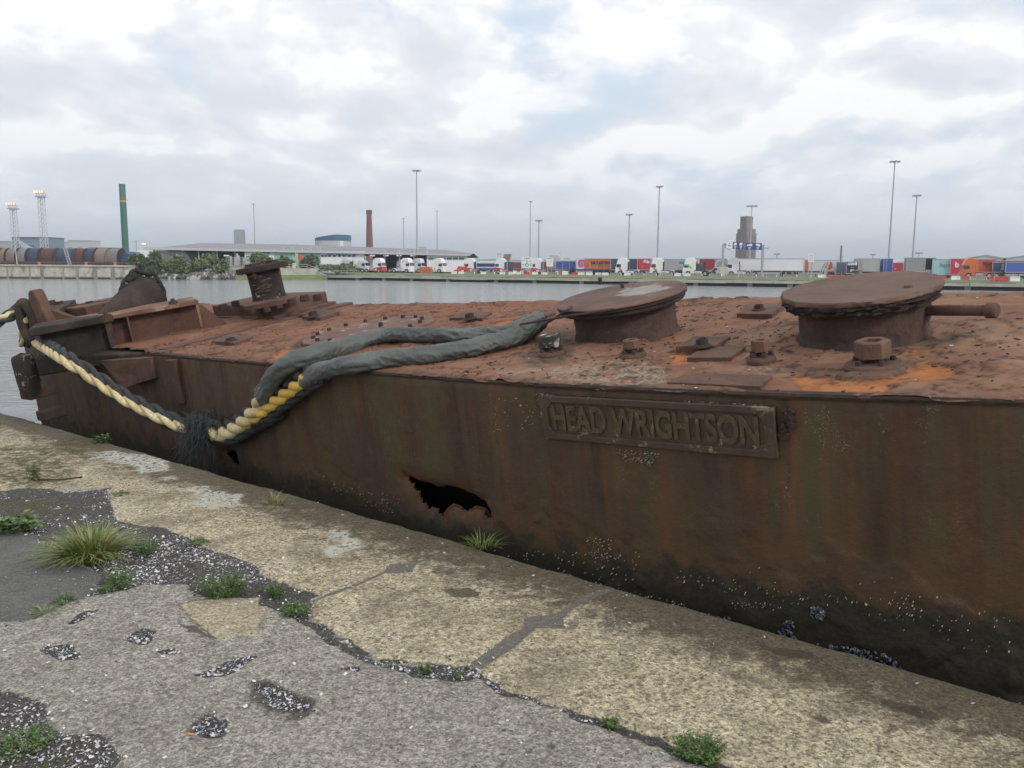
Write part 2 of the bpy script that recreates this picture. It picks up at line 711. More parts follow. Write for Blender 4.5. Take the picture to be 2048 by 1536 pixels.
sd_moss = np.min([sd_poly(PW + (PW - PQ), qpoly(p)) for p in MO], 0)

gr = sstep(.03, -.03, sd_gr)
gr = np.maximum(gr, sstep(.012, -.016, sd_seam + wob * .04))
mort = sstep(.006, -.006, sd_mort)
joint = sstep(.008, -.004, sd_joint)
pot = sstep(.02, -.02, sd_pot)
cope = sstep(.02, -.02, sd_cope) * (1 - gr)
hq = (fbm(PQ[:, 0] * 2.2, PQ[:, 1] * 2.2, 3, 5) - .5) * .012 + wob2 * .0035 + (NR.rand(len(PQ)) - .5) * .0016
hq = hq - gr * (.016 - .012 * fbm(PQ[:, 0] * 16, PQ[:, 1] * 16, 4, 77)) - mort * .007 - joint * .008 - pot * .014
hq = hq - .022 * np.exp(-Bq.ravel() / .02) * (.4 + 1.2 * fbm(PQ[:, 0] * 6, PQ[:, 0] * 0, 3, 9))       # worn arris
hq += cope * .006
edge_j = (fbm(PQ[:, 0] * 5, PQ[:, 0] * 0 + 3, 5, 14, .6) - .5) * .055 * np.exp(-Bq.ravel() / .05)
XY = np.outer(PQ[:, 0], [QT.x, QT.y]) + np.outer(PQ[:, 1] + edge_j, [QN.x, QN.y]) + np.array([QO.x, QO.y])
PQ3 = np.column_stack([XY, hq])

m = MT('quay_stone')
aC, aG, aM, aP, aW, aD, aT, aL, aMo, aE = [m.attr(k) for k in ('coping', 'gravel', 'mortar', 'pothole', 'wet', 'darkslab', 'tanslab', 'lichen', 'moss', 'edge')]
g1 = m.noise(1.6, 6, .6)
g2 = m.noise(9, 6, .65)
g3 = m.noise(55, 5, .7)
g4 = m.noise(190, 3, .7)
vo = m.voro(120)
vo2 = m.voro(46)
conc = m.ramp(g2, [(.3, (.36, .335, .275)), (.7, (.54, .51, .435))])
conc = m.mix(m.ramp(m.noise(3.1, 6, .7), [(.44, 0.0), (.62, .6)]), conc, (.20, .185, .155))
conc = m.mix(m.ramp(m.noise(1.3, 5, .6), [(.40, 0.0), (.60, .55)]), conc, m.ramp(g2, [(.4, (.26, .215, .195)), (.6, (.24, .245, .20))]))
conc = m.mix(m.ramp(g4, [(.40, 0.0), (.62, .9)]), conc, (.36, .34, .29))
conc = m.mix(m.ramp(g3, [(.56, 0.0), (.66, .6)]), conc, (.095, .085, .068))
conc = m.mix(m.ramp(vo, [(.05, .9), (.16, 0.0)]), conc, (.46, .44, .39))
conc = m.mix(m.ramp(m.noise(80, 2, .6), [(.60, 0.0), (.66, .8)]), conc, (.42, .40, .35))
cop = m.ramp(g1, [(.3, (.48, .39, .245)), (.55, (.70, .60, .40)), (.75, (.78, .70, .51))])
cop = m.mix(m.ramp(g4, [(.38, 0.0), (.62, .75)]), cop, (.56, .50, .37))
cop = m.mix(m.ramp(g3, [(.50, 0.0), (.60, .8)]), cop, (.135, .10, .06))
cop = m.mix(m.ramp(m.noise(42, 4, .7), [(.57, 0.0), (.64, .7)]), cop, (.13, .10, .065))
cop = m.mix(m.ramp(m.noise(2.6, 7, .7, .5), [(.48, 0.0), (.66, .65)]), cop, m.ramp(g3, [(.35, (.10, .08, .055)), (.65, (.25, .205, .14))]))
ed = m.ma('MULTIPLY_ADD', aE, .70, m.ma('MULTIPLY_ADD', m.noise(9, 9, .82, .3), 1.5, -.66))
cop = m.mix(m.ramp(ed, [(.30, 0.0), (.52, .92)]), cop, m.ramp(g3, [(.35, (.05, .040, .027)), (.65, (.17, .135, .085))]))
dks = m.ramp(g2, [(.3, (.095, .096, .090)), (.7, (.155, .155, .145))])
dks = m.mix(m.ramp(g3, [(.55, 0.0), (.68, .7)]), dks, (.25, .25, .24))
grv = m.ramp(g3, [(.35, (.026, .024, .022)), (.62, (.105, .098, .088))])
grv = m.mix(m.ramp(vo2, [(.10, .75), (.22, 0.0)]), grv, (.26, .25, .25))
mor = m.ramp(g3, [(.3, (.13, .115, .10)), (.7, (.21, .19, .165))])
def grain(c, scale, lo, hi, f=1.0):
    v = m.n('ShaderNodeTexVoronoi', {'Vector': m.oc, 'Scale': scale}).outputs['Color']
    r = m.n('ShaderNodeSeparateColor', {0: v}).outputs[0]
    return m.mix(f, c, m.ramp(r, [(0.0, lo), (1.0, hi)]), 'MULTIPLY')


conc = grain(grain(grain(conc, 34, .84, 1.10), 75, .62, 1.25), 150, .56, 1.34)
cop = grain(grain(grain(cop, 30, .88, 1.08), 62, .74, 1.16), 130, .62, 1.26)
dks = grain(dks, 140, .7, 1.25)
mor = grain(mor, 140, .7, 1.25)
_e = m.ma('MULTIPLY_ADD', m.noise(45, 5, .75), 1.0, -.5)


def crisp(a):
    return m.ramp(m.ma('ADD', a, _e), [(.44, 0.0), (.56, 1.0)])


aC, aG, aP, aM, aD, aT = [crisp(a) for a in (aC, aG, aP, aM, aD, aT)]
aW = m.ramp(m.ma('ADD', aW, _e), [(.40, 0.0), (.66, 1.0)])
col = m.mix(aC, conc, cop)
col = m.mix(aT, col, m.mix(.35, cop, (.36, .30, .21)))
col = m.mix(aD, col, dks)
col = m.mix(aM, col, mor)
col = m.mix(m.ma('MULTIPLY', aL, m.ramp(m.noise(30, 5, .7), [(.42, 0.0), (.51, 1.0)])), col, m.ramp(g2, [(.35, (.47, .47, .41)), (.65, (.60, .60, .54))]))
col = m.mix(m.ma('MULTIPLY', aW, m.ramp(g3, [(.3, .95), (.75, .55)])), col, (.045, .034, .023))
col = m.mix(aP, col, m.ramp(vo2, [(.12, (.30, .30, .31)), (.3, (.05, .05, .052))]))
col = m.mix(aG, col, grv)
col = m.mix(m.ma('MULTIPLY', aMo, m.ramp(m.noise(11, 8, .78), [(.42, 0.0), (.54, .95)])), col, m.ramp(g3, [(.35, (.035, .035, .008)), (.7, (.115, .105, .025))]))
m.set(Base_Color=col, Roughness=m.mr(g2, .3, .7, .78, .95))
hb = m.ma('ADD', m.ma('MULTIPLY', g3, .8), m.ma('MULTIPLY', g4, .5))
hb = m.ma('ADD', hb, m.ma('MULTIPLY', g2, .5))
m.bump(hb, .9, .016)
M_QUAY = m.m
quay = gridmesh('quay', PQ3, M_QUAY, len(qa), len(qb), flip=True, attrs=dict(
    coping=cope, gravel=gr, mortar=np.maximum(mort, joint * .8), pothole=pot, wet=sstep(.05, -.05, sd_wet), darkslab=sstep(.01, -.01, sd_dk) * (1 - gr),
    tanslab=sstep(.01, -.01, sd_tan) * (1 - gr), lichen=sstep(.02, -.03, sd_lich), moss=sstep(.10, -.15, sd_moss),
    edge=np.clip(1 - Bq.ravel() / .75, 0, 1)))
tag(quay, kind='structure')

# the rest of the quay round the near sheet, and its wall down into the dock
q = MB()
for a0, a1, b0, b1 in ((-160, -10.6, 0, 60), (.54, 60, 0, 60), (-10.6, .54, 2.83, 60)):
    q.add([Q2W(a0, b0, -.012), Q2W(a1, b0, -.012), Q2W(a1, b1, -.012), Q2W(a0, b1, -.012)], [(0, 1, 2, 3)])
q.add([Q2W(-160, .03, -.025), Q2W(60, .03, -.025), Q2W(60, .03, -4), Q2W(-160, .03, -4)], [(0, 1, 2, 3)])
tag(q.build('quay_apron', M_QUAY, smooth=0), kind='structure')

# ---------------------------------------------------------------- broken shell and grit lying on the quay
def hq_at(a, b):
    i = np.clip(np.searchsorted(qa, a), 0, len(qa) - 1)
    j = np.clip(np.searchsorted(qb, b), 0, len(qb) - 1)
    return hq[i * len(qb) + j], i * len(qb) + j


N = 330000
sa = NR.uniform(-9.5, .5, N)
sb = NR.uniform(.02, 2.8, N)
hz_, idx = hq_at(sa, sb)
patch = fbm(sa * 3, sb * 3, 3, 55)
den = .007 + .62 * gr[idx] * sstep(.34, .60, patch) * (sd_gr[idx] > -5) + .85 * pot[idx] + .05 * np.exp(-np.abs(sd_gr[idx]) / .12)
den *= np.where(sa > -4.6, 1, .45)
keep = NR.rand(N) < den
sa, sb, hz_ = sa[keep], sb[keep], hz_[keep]
n = len(sa)
th = NR.uniform(0, 6.28, n)
sz = .0018 + .0068 * NR.rand(n) ** 4.2
ti = NR.normal(0, .22, (n, 2))
U = np.stack([np.cos(th) * sz, np.sin(th) * sz, ti[:, 0] * sz], 1)
V = np.stack([-np.sin(th) * sz * .6, np.cos(th) * sz * .6, ti[:, 1] * sz], 1)
C = np.column_stack([np.outer(sa, [QT.x, QT.y]) + np.outer(sb, [QN.x, QN.y]) + np.array([QO.x, QO.y]), hz_ + .0035])
M_SH = [flat('shell_white', (.62, .61, .60), .6), flat('shell_grey', (.42, .42, .46), .6), flat('shell_blue', (.20, .21, .26), .5)]
o = quadcloud('shell_litter', C, U, V, M_SH, mi=NR.choice([0, 0, 0, 1, 1, 2], n))
tag(o, 'broken white and grey shell scattered over the quay and in its gritty joints', 'shell litter', kind='stuff')

# dark grit
N = 40000
sa = NR.uniform(-7, .5, N)
sb = NR.uniform(.02, 2.8, N)
hz_, idx = hq_at(sa, sb)
keep = NR.rand(N) < (.02 + .55 * gr[idx] + .3 * pot[idx])
sa, sb, hz_ = sa[keep], sb[keep], hz_[keep]
g = MB()
for a_, b_, z_ in zip(sa, sb, hz_):
    p = Q2W(a_, b_, z_ + .002)
    r = .003 + .006 * rnd.random() ** 2
    t = rnd.random() * 6
    vs = [p + Vector((math.cos(t + k * 1.57) * r * rnd.uniform(.6, 1.2), math.sin(t + k * 1.57) * r * rnd.uniform(.6, 1.2), 0)) for k in range(4)] + [p + Vector((0, 0, r * .9))]
    g.add(vs, [(0, 1, 4), (1, 2, 4), (2, 3, 4), (3, 0, 4)])
o = g.build('grit', flat('grit_grey', (.10, .095, .09), .9, var=.6, scale=60), smooth=0, fix=False)
tag(o, 'dark grit and small stones filling the joints of the quay', 'grit', kind='stuff')

# ---------------------------------------------------------------- weeds and grass
def leafmat(name, a, b):
    if name in _mc:
        return _mc[name]
    k = MT(name)
    k.set(Base_Color=k.ramp(k.noise(30, 3), [(.3, a), (.7, b)]), Roughness=.55)
    k.b.inputs['Subsurface Weight'].default_value = 0.0
    _mc[name] = k.m
    return k.m


M_G1 = leafmat('grass_green', (.10, .155, .035), (.18, .245, .065))
M_G2 = leafmat('grass_yellow', (.20, .20, .06), (.34, .31, .12))
M_G3 = leafmat('weed_green', (.045, .095, .025), (.095, .16, .045))
M_G4 = leafmat('dry_stem', (.16, .11, .06), (.28, .21, .12))


def blade(mb, p, az, L, w, lean, mi):
    d = Vector((math.cos(az), math.sin(az), 0))
    s = Vector((-d.y, d.x, 0)) * w
    pts = []
    for k in range(5):
        t = k / 4
        r = L * lean * t ** 1.7
        z = L * (t - .42 * lean * t * t)
        pts.append(p + d * r + Vector((0, 0, z)))
    vs = []
    for k, q_ in enumerate(pts):
        ww = (1 - (k / 4) ** 2 * .95)
        vs += [q_ - s * ww, q_ + s * ww]
    mb.add(vs, [(2 * k, 2 * k + 1, 2 * k + 3, 2 * k + 2) for k in range(4)], mi)


def tuft(u, v, wpx, hpx, n, label, name='grass_tuft', yellow=.35, spread=1.0, z0=0.0):
    c = GR(u, v)
    s = (c - CAM_P).length / FPX
    W, Hh = wpx * s, hpx * s
    t = thing(name, label, 'grass', c, 0, 'grass tufts and weeds on the quay')
    mb = MB()
    for k in range(n):
        a = rnd.random() * 6.283
        r = W * .27 * math.sqrt(rnd.random()) * spread
        p = Vector((math.cos(a) * r, math.sin(a) * r, -.005 + z0))
        L = Hh * rnd.uniform(.45, 1.2) * (1.15 - .5 * r / (W * .27))
        blade(mb, p, a + rnd.uniform(-.8, .8), L, Hh * .012 + .0012, rnd.uniform(.35, 1.35) * (.5 + r / (W * .27)), 1 if rnd.random() < yellow else 0)
    mb.build('blades', [M_G1, M_G2], t, smooth=0, fix=False)
    return t


def weed(u, v, wpx, hpx, n, label, name='weed', leaf=.014, upright=.5, mats=None, flat_=False):
    c = GR(u, v)
    s = (c - CAM_P).length / FPX
    W, Hh = wpx * s, hpx * s
    t = thing(name, label, 'weed', c, 0, 'grass tufts and weeds on the quay')
    lv, st = MB(), MB()
    for k in range(n):
        a = rnd.random() * 6.283
        r0 = W * .28 * math.sqrt(rnd.random())
        p = Vector((math.cos(a) * r0, math.sin(a) * r0, -.004))
        tip = Vector((math.cos(a) * (r0 + W * .22 * rnd.random()), math.sin(a) * (r0 + W * .22 * rnd.random()), Hh * rnd.uniform(.35, 1.0) * (1 - .45 * r0 / (W * .28))))
        st.tube([Vector((0, 0, -.02)), p, p.lerp(tip, .5) + Vector((0, 0, Hh * .12)), tip], .0011, 4, cap=False)
        m_ = 7
        for j in range(m_):
            q_ = p.lerp(tip, (j + 1) / m_) + Vector((0, 0, Hh * .12 * math.sin(3.14 * (j + 1) / m_)))
            b_ = rnd.random() * 6.283
            L = leaf * rnd.uniform(.6, 1.3)
            d = Vector((math.cos(b_), math.sin(b_), rnd.uniform(-.2, .8) * (0 if flat_ else 1))).normalized()
            sd_ = d.cross(Vector((0, 0, 1))).normalized() * L * .3
            lv.add([q_, q_ + d * L * .5 + sd_, q_ + d * L + Vector((0, 0, -L * .15)), q_ + d * L * .5 - sd_], [(0, 1, 2, 3)], 0 if rnd.random() < .8 else 1)
    lv.build('leaves', mats or [M_G3, M_G1], t, smooth=0, fix=False)
    st.build('stems', M_G4 if upright > .8 else M_G3, t, smooth=0, fix=False)
    return t


tuft(180, 1112, 165, 70, 820, 'large yellow green grass clump, biggest plant on the quay', yellow=.4)
tuft(548, 1008, 62, 34, 60, 'small yellowish grass tuft near the quay edge below the dark tassel', yellow=.6)
tuft(965, 1092, 95, 38, 90, 'dark green grass tuft hanging at the quay edge below the large torn hole', yellow=.05)
tuft(88, 1226, 62, 24, 60, 'low grass tuft at the lower edge of the dark slab on the left', yellow=.3)
weed(130, 1205, 50, 18, 26, 'little green weed in the crack beside the low grass tuft at left')
weed(290, 1104, 62, 34, 60, 'bushy green weed touching the right side of the large grass clump')
weed(446, 1188, 105, 56, 120, 'round bushy green weed in the gritty joint, widest of the leafy weeds', leaf=.016)
weed(238, 1172, 66, 42, 55, 'straggling weed leaning up out of the grit below the large grass clump')
weed(212, 1184, 40, 16, 20, 'small trailing weed at the corner of the dark slab')
weed(552, 1192, 44, 40, 40, 'upright leafy weed at the narrow end of the gritty joint', upright=.6)
weed(592, 1226, 70, 26, 55, 'low spreading weed with tiny leaves beside the yellow coping stone')
weed(393, 1088, 52, 14, 40, 'flat patch of small weed along the coping joint above the grit')
weed(240, 990, 36, 10, 20, 'tiny flat weed on the coping joint far up the quay')
weed(202, 886, 32, 26, 22, 'leafy weed at the far quay edge beneath the sagging rope', leaf=.03)
weed(66, 962, 30, 44, 26, 'tall thin weed standing in the mossy ground at left', upright=.9, leaf=.028)
weed(30, 1062, 85, 36, 40, 'broad leaved plantain at the left edge above the dark slab', name='plantain', leaf=.05)
weed(1395, 1512, 120, 44, 130, 'green weed in the coping joint at the bottom right of the quay', leaf=.012)
weed(1222, 1452, 46, 14, 26, 'tiny weed in the coping joint between the bottom weed and the mortar patch')
weed(850, 1342, 32, 16, 18, 'tiny weed at the foot of the keyed mortar patch')
weed(912, 1352, 22, 9, 12, 'smallest weed sprig beside the end of the keyed mortar patch')
weed(45, 1492, 120, 22, 90, 'low green weed mat in the dark grit at the bottom left corner', leaf=.012)
weed(472, 1180, 40, 22, 20, 'pale trailing weed leaning on the right of the round bushy weed')

# a twig and a cigarette end
p = smooth_path([GR(78, 962), GR(120, 962), GR(165, 957)], 12)[0]
tag(MB().tube([q_ + Vector((0, 0, .012)) for q_ in p], .006, 6).build('stick', flat('wet_stick', (.04, .03, .022), .8)), 'thin dark stick lying on the quay beside the tall thin weed', 'stick')
c = GR(385, 1471)
cg = thing('cigarette_end', 'orange cigarette end beside the round shell filled pothole', 'cigarette end', c + Vector((0, 0, .004)), R_(-12))
MB().cyl((-.017, 0, 0), (.010, 0, 0), .004, n=10).build('filter', flat('filter_orange', (.55, .24, .07), .8), cg)
MB().cyl((.0101, 0, 0), (.016, 0, 0), .0038, .003, n=10).build('burnt_tip', flat('paper_grey', (.35, .33, .30), .9), cg)
# ================================================================ the rusting caisson moored along the quay
barge = thing('barge', 'long rust brown iron dock caisson lying listed against the quay with two round hatches', 'barge')
barge.matrix_world = BM

CX = [-9.4, -9.15, -7.3, -5.4, -4.56, -3.73, -3.0, -2.06, -1.4, -.7, 0, .6, 1.06, 1.48, 3, 5, 7.5]
CN = [.82, .79, .64, .47, .37, .29, .20, .11, .05, .005, 0, .0, .02, .04, .20, .50, 1.0]
CF = [3.10, 3.10, 2.95, 2.77, 2.68, 2.60, 2.52, 2.46, 2.42, 2.37, 2.32, 2.28, 2.24, 2.2, 2.15, 1.9, 1.5]


def near(x):
    return np.interp(x, CX, CN)


def far_(x):
    return np.interp(x, CX, CF)


# ---- deck sheet
dx = np.concatenate([np.arange(-9.2, -6, .035), np.arange(-6, 1.75, .0145), np.arange(1.75, 7.4, .08)])
dt = np.concatenate([np.linspace(0, .45, 82), np.linspace(.46, 1, 62)])
X, T = np.meshgrid(dx, dt, indexing='ij')
nr_, fr_ = near(X), far_(X)
Y = nr_ + (fr_ - nr_) * T
ej = (fbm(X * 9, X * 0 + 2, 4, 41) - .5) * .028 * np.exp(-(Y - nr_) / .04)
Y = Y + ej
PD = np.stack([X.ravel(), Y.ravel()], 1)
dw = np.stack([fbm(PD[:, 0] * 6, PD[:, 1] * 6, 5, 61, .6) - .5, fbm(PD[:, 0] * 6, PD[:, 1] * 6, 5, 71, .6) - .5], 1) * .26
DW = PD + dw


def dpoly(pts):
    return [tuple(DK(*p))[:2] for p in pts]


# scabbed layers of plate: terraces with sharp broken edges
L1 = fbm(PD[:, 0] * 1.6 + dw[:, 0] * 2, PD[:, 1] * 1.9 + dw[:, 1] * 2, 5, 101, .55)
L2 = fbm(PD[:, 0] * 2.7, PD[:, 1] * 3.0, 5, 131, .6)
L3 = fbm(PD[:, 0] * 9, PD[:, 1] * 9, 4, 151, .6)
ORG = [[(1563, 754), (1640, 754), (1716, 760), (1783, 759), (1819, 745), (1829, 724), (1808, 704), (1870, 693), (1865, 714), (1860, 729), (1911, 734), (1921, 750), (1890, 765), (1829, 770), (1783, 766), (1788, 780), (1768, 790), (1706, 788), (1665, 790), (1614, 785), (1590, 765)],
       [(545, 716), (570, 695), (620, 697), (640, 702), (600, 715), (575, 722)], [(600, 712), (640, 700), (690, 704), (640, 716)],
       [(960, 655), (1020, 640), (1120, 648), (1060, 660)], [(905, 748), (960, 745), (960, 752)], [(1340, 712), (1390, 702), (1400, 722), (1350, 730)], [(1270, 680), (1330, 672), (1350, 682), (1300, 692)]]
sd_or = np.min([sd_poly(PD + dw * .5, dpoly(p)) for p in ORG], 0)
DARKW = [[(1480, 742), (1600, 738), (1700, 752), (1810, 735), (1840, 690), (1960, 660), (1900, 690), (1860, 705), (1810, 752), (1700, 762), (1600, 748)],
         [(1040, 735), (1110, 665), (1160, 690), (1140, 730)], [(560, 700), (600, 690), (700, 697), (640, 703)]]
sd_dw = np.min([sd_poly(PD + dw * .8, dpoly(p)) for p in DARKW], 0)
LICH = [[(1080, 742), (1180, 728), (1340, 735), (1330, 770), (1200, 772), (1090, 762)], [(1000, 745), (1080, 735), (1090, 752)], [(1480, 735), (1540, 728), (1560, 740), (1500, 748)]]
sd_li = np.min([sd_poly(PD + dw, dpoly(p)) for p in LICH], 0)
hd = .009 * sstep(.492, .503, L1) + .008 * sstep(.56, .569, L2) + .005 * sstep(.60, .615, L3) + (L3 - .5) * .0035 + .004 * (NR.rand(len(PD)) - .5) * .5
ored = sstep(.012, -.004, sd_or)
hd = hd * (1 - .75 * ored) - ored * .004
ring_ = np.abs(L1 - .4975) < .006
seamx = DK(330, 697).x
hd = hd + .012 * np.exp(-((PD[:, 0] + 5.63) / .05) ** 2) + .03 * (PD[:, 0] < -5.72)
hd -= .010 * np.exp(-(PD[:, 1] - near(PD[:, 0])) / .02)
PD3 = np.column_stack([PD, hd])
edgel = np.clip(1 - (PD[:, 1] - near(PD[:, 0])) / .10, 0, 1)
crack = np.maximum(np.exp(-((L1 - .4975) / .007) ** 2), .9 * np.exp(-((L2 - .566) / .007) ** 2))
crack = np.maximum(crack, .7 * np.exp(-((L3 - .607) / .010) ** 2) * (L1 > .50) * (L2 > .48))
crack = np.maximum(crack, np.exp(-(sd_or / .006) ** 2)) * (L3 > .36)

m = MT('deck_rust')
aO, aK, aW, aL, aE = [m.attr(k) for k in ('orange', 'crack', 'wetdark', 'lichen', 'rim')]
g0 = m.noise(.75, 5, .6)
g1 = m.noise(2.4, 7, .65, .5)
g2 = m.noise(11, 7, .68)
g3 = m.noise(60, 5, .7)
g4 = m.noise(220, 2, .7)
col = m.ramp(g1, [(.30, (.090, .037, .019)), (.47, (.168, .073, .038)), (.62, (.230, .110, .060)), (.75, (.28, .152, .090))])
col = m.mix(m.ramp(g0, [(.42, 0.0), (.62, 1.0)]), col, m.mix(m.mr(m.sep()[0], -2.6, .4), (.190, .076, .038), (.265, .152, .096)))
col = m.mix(m.ramp(g2, [(.50, 0.0), (.66, .6)]), col, (.115, .060, .038))
col = m.mix(m.ramp(g2, [(.26, .6), (.40, 0.0)]), col, (.27, .16, .105))
col = m.mix(m.ramp(g3, [(.58, 0.0), (.68, .4)]), col, (.065, .035, .024))
col = m.mix(m.ramp(g4, [(.30, .35), (.42, 0.0)]), col, (.31, .205, .15))
oc = m.ramp(g2, [(.3, (.20, .060, .016)), (.52, (.33, .118, .032)), (.72, (.43, .175, .058))])
oc = m.mix(m.ramp(g3, [(.58, 0.0), (.68, .8)]), oc, (.10, .045, .022))
of = m.ma('MULTIPLY', aO, m.ramp(m.noise(4.5, 6, .7), [(.30, .6), (.50, 1.0)]))
hint = m.ramp(m.noise(1.9, 7, .72), [(.60, 0.0), (.70, .65)])
col = m.mix(hint, col, (.26, .085, .028))
col = m.mix(of, col, oc)
col = m.mix(m.ma('MULTIPLY', aW, .8), col, m.ramp(g2, [(.35, (.050, .038, .026)), (.7, (.115, .085, .055))]))
col = m.mix(m.ma('MULTIPLY', aL, m.ramp(m.noise(26, 6, .75), [(.46, 0.0), (.55, .85)])), col, m.ramp(g3, [(.3, (.17, .145, .10)), (.7, (.36, .325, .25))]))
col = m.mix(m.ma('MULTIPLY', aK, .92), col, (.026, .014, .010))
col = m.mix(m.ma('MULTIPLY', aE, m.ramp(g2, [(.40, .25), (.6, .9)])), col, (.05, .03, .022))
m.set(Base_Color=col, Roughness=m.mr(g2, .3, .7, .82, .95))
hb = m.ma('ADD', m.ma('MULTIPLY', g2, .8), m.ma('MULTIPLY', g3, .55))
m.bump(m.ma('ADD', hb, m.ma('MULTIPLY', g4, .2)), .65, .010)
deck = gridmesh('deck', PD3, m.m, len(dx), len(dt), barge, attrs=dict(orange=ored, crack=crack, wetdark=sstep(.05, -.05, sd_dw), lichen=sstep(.06, -.06, sd_li), rim=edgel))
deck['label'] = 'rust brown flaking deck with bright orange scars'


def dz(x, y):
    i = min(max(int(np.searchsorted(dx, x)), 0), len(dx) - 1)
    t = (y - near(x)) / (far_(x) - near(x))
    j = min(max(int(np.searchsorted(dt, t)), 0), len(dt) - 1)
    return float(hd[i * len(dt) + j])


# ---- near side plating, with its two rusted-through holes
sx = np.concatenate([np.arange(-9.15, -5.5, .03), np.arange(-5.5, 1.8, .0155), np.arange(1.8, 7.4, .1)])
sh = np.concatenate([np.linspace(0.0, 1.35, 92), np.linspace(1.40, 3.1, 18)])
X, Hh = np.meshgrid(sx, sh, indexing='ij')
X = X.ravel()
Hh = Hh.ravel()
PS = np.stack([X, Hh], 1)
sw = np.stack([fbm(X * 12, Hh * 12, 4, 201) - .5, fbm(X * 12, Hh * 12, 4, 211) - .5], 1)


def spoly(pts):
    r = []
    for p in pts:
        q_ = SD(*p)
        r.append((q_.x, -q_.z))
    return r


def spoly_left(pts):
    r = []
    for p in pts:
        q_ = SD(p[0], p[1], 0.33)
        r.append((q_.x, -q_.z))
    return r


HOLE = spoly([(801, 961), (826, 970), (858, 978), (905, 981), (945, 992), (968, 1002), (980, 1022), (984, 1040), (970, 1016), (950, 1010), (940, 1016), (928, 1022), (918, 1012), (907, 1009), (893, 1020), (888, 1034), (878, 1030), (873, 1016), (850, 1018), (838, 1008), (828, 990)])
HOLE2 = spoly_left([(457, 902), (472, 901), (482, 905), (488, 922), (476, 920), (468, 910)])
sdh = np.minimum(sd_poly(PS + sw * .035, HOLE), sd_poly(PS + sw * .02, HOLE2))
kill = sdh < 0
SCAB = fbm(X * 3.2, Hh * 3.2, 5, 221, .55)
SC2 = fbm(X * 11, Hh * 11, 4, 231, .6)
low = sstep(.55, 1.0, Hh + (fbm(X * 2, Hh * 2, 3, 241) - .5) * .5)
yy = near(X) - .05 * Hh - (fbm(X * 1.1, Hh * 1.1, 3, 251) - .5) * .02
scab = sstep(.57, .582, SCAB) * (.25 + .75 * low)
yy = yy - scab * (.005 + .006 * SC2) - low * (SC2 - .5) * .006 - (SC2 - .5) * .003
# torn lips bend inwards round the hole
yy = yy + .05 * np.exp(-np.clip(sdh, 0, 1) / .035) * (Hh > .6)
rim = sstep(.03, .0, Hh)
yy = yy + .012 * sstep(.05, .0, Hh)
m = MT('side_rust')
aH, aS, aLo, aRo = [m.attr(k) for k in ('height', 'scab', 'low', 'raw')]
st1 = m.noise(1.0, 5, .6, .2, vec=m.mp(sc=(2.3, 1, .22)))
st2 = m.noise(1.0, 6, .6, .3, vec=m.mp(sc=(6.0, 3, .42), loc=(4, 0, 2)))
st3 = m.noise(1.0, 4, .6, .0, vec=m.mp(sc=(13, 3, .9)))
g2 = m.noise(9, 7, .66)
g3 = m.noise(52, 5, .7)
g4 = m.noise(130, 3, .7)
col = m.ramp(st1, [(.30, (.028, .015, .009)), (.45, (.060, .031, .015)), (.56, (.070, .043, .019)), (.70, (.125, .052, .020))])
col = m.mix(m.ramp(st2, [(.53, 0.0), (.61, .75)]), col, (.060, .052, .022))
col = m.mix(m.ramp(st2, [(.34, .8), (.45, 0.0)]), col, (.026, .014, .012))
col = m.mix(m.ma('MULTIPLY', m.ramp(st3, [(.50, 0.0), (.70, .75)]), m.ramp(m.noise(1.1, 4, .6), [(.40, .1), (.62, 1.0)])), col, (.120, .048, .016))
col = m.mix(m.ramp(m.noise(2.6, 6, .7), [(.56, 0.0), (.68, .6)]), col, (.125, .052, .020))
pm = m.ma('MULTIPLY', m.ramp(m.noise(6, 4, .6, vec=m.mp(sc=(1.2, 1, .5))), [(.56, 0.0), (.68, 1.0)]), m.ramp(m.noise(120, 3, .8), [(.58, 0.0), (.63, .8)]))
col = m.mix(m.ma('MULTIPLY', pm, m.mr(aH, .75, .45)), col, (.30, .25, .16))
col = m.mix(aS, col, m.ramp(g3, [(.35, (.030, .019, .016)), (.7, (.075, .044, .030))]))
col = m.mix(m.ma('MULTIPLY', aLo, .65), col, m.ramp(g2, [(.3, (.044, .024, .011)), (.5, (.100, .050, .018)), (.7, (.064, .046, .017))]))
col = m.mix(aRo, col, m.ramp(g2, [(.35, (.060, .028, .012)), (.65, (.14, .060, .020))]))
wet = m.ma('ADD', m.mr(aH, .66, 1.16, 0, 1), m.ma('MULTIPLY_ADD', m.noise(5, 9, .75, .4), 1.5, -.75))
col = m.mix(m.ramp(wet, [(.34, 0.0), (.56, .90)]), col, m.ramp(g3, [(.35, (.011, .010, .006)), (.7, (.034, .031, .015))]))
m.set(Base_Color=col, Roughness=m.mr(g2, .3, .7, .62, .9))
hb = m.ma('ADD', m.ma('MULTIPLY', g3, .6), m.ma('MULTIPLY', g4, .25))
hb = m.ma('ADD', hb, m.ma('MULTIPLY', g2, .5))
m.bump(hb, .5, .012)
M_SIDE = m.m
side = gridmesh('side_plating', np.column_stack([X, yy, -Hh]), M_SIDE, len(sx), len(sh), barge, kill=kill,
                attrs=dict(height=Hh, scab=scab, low=low, raw=sstep(.10, .0, sdh + (SC2 - .5) * .12) * (Hh > .6)))
side['label'] = 'dark brown streaked side plating with a large torn hole near the bottom'
md = side.modifiers.new('thick', 'SOLIDIFY')
md.thickness = .012
md.offset = 1

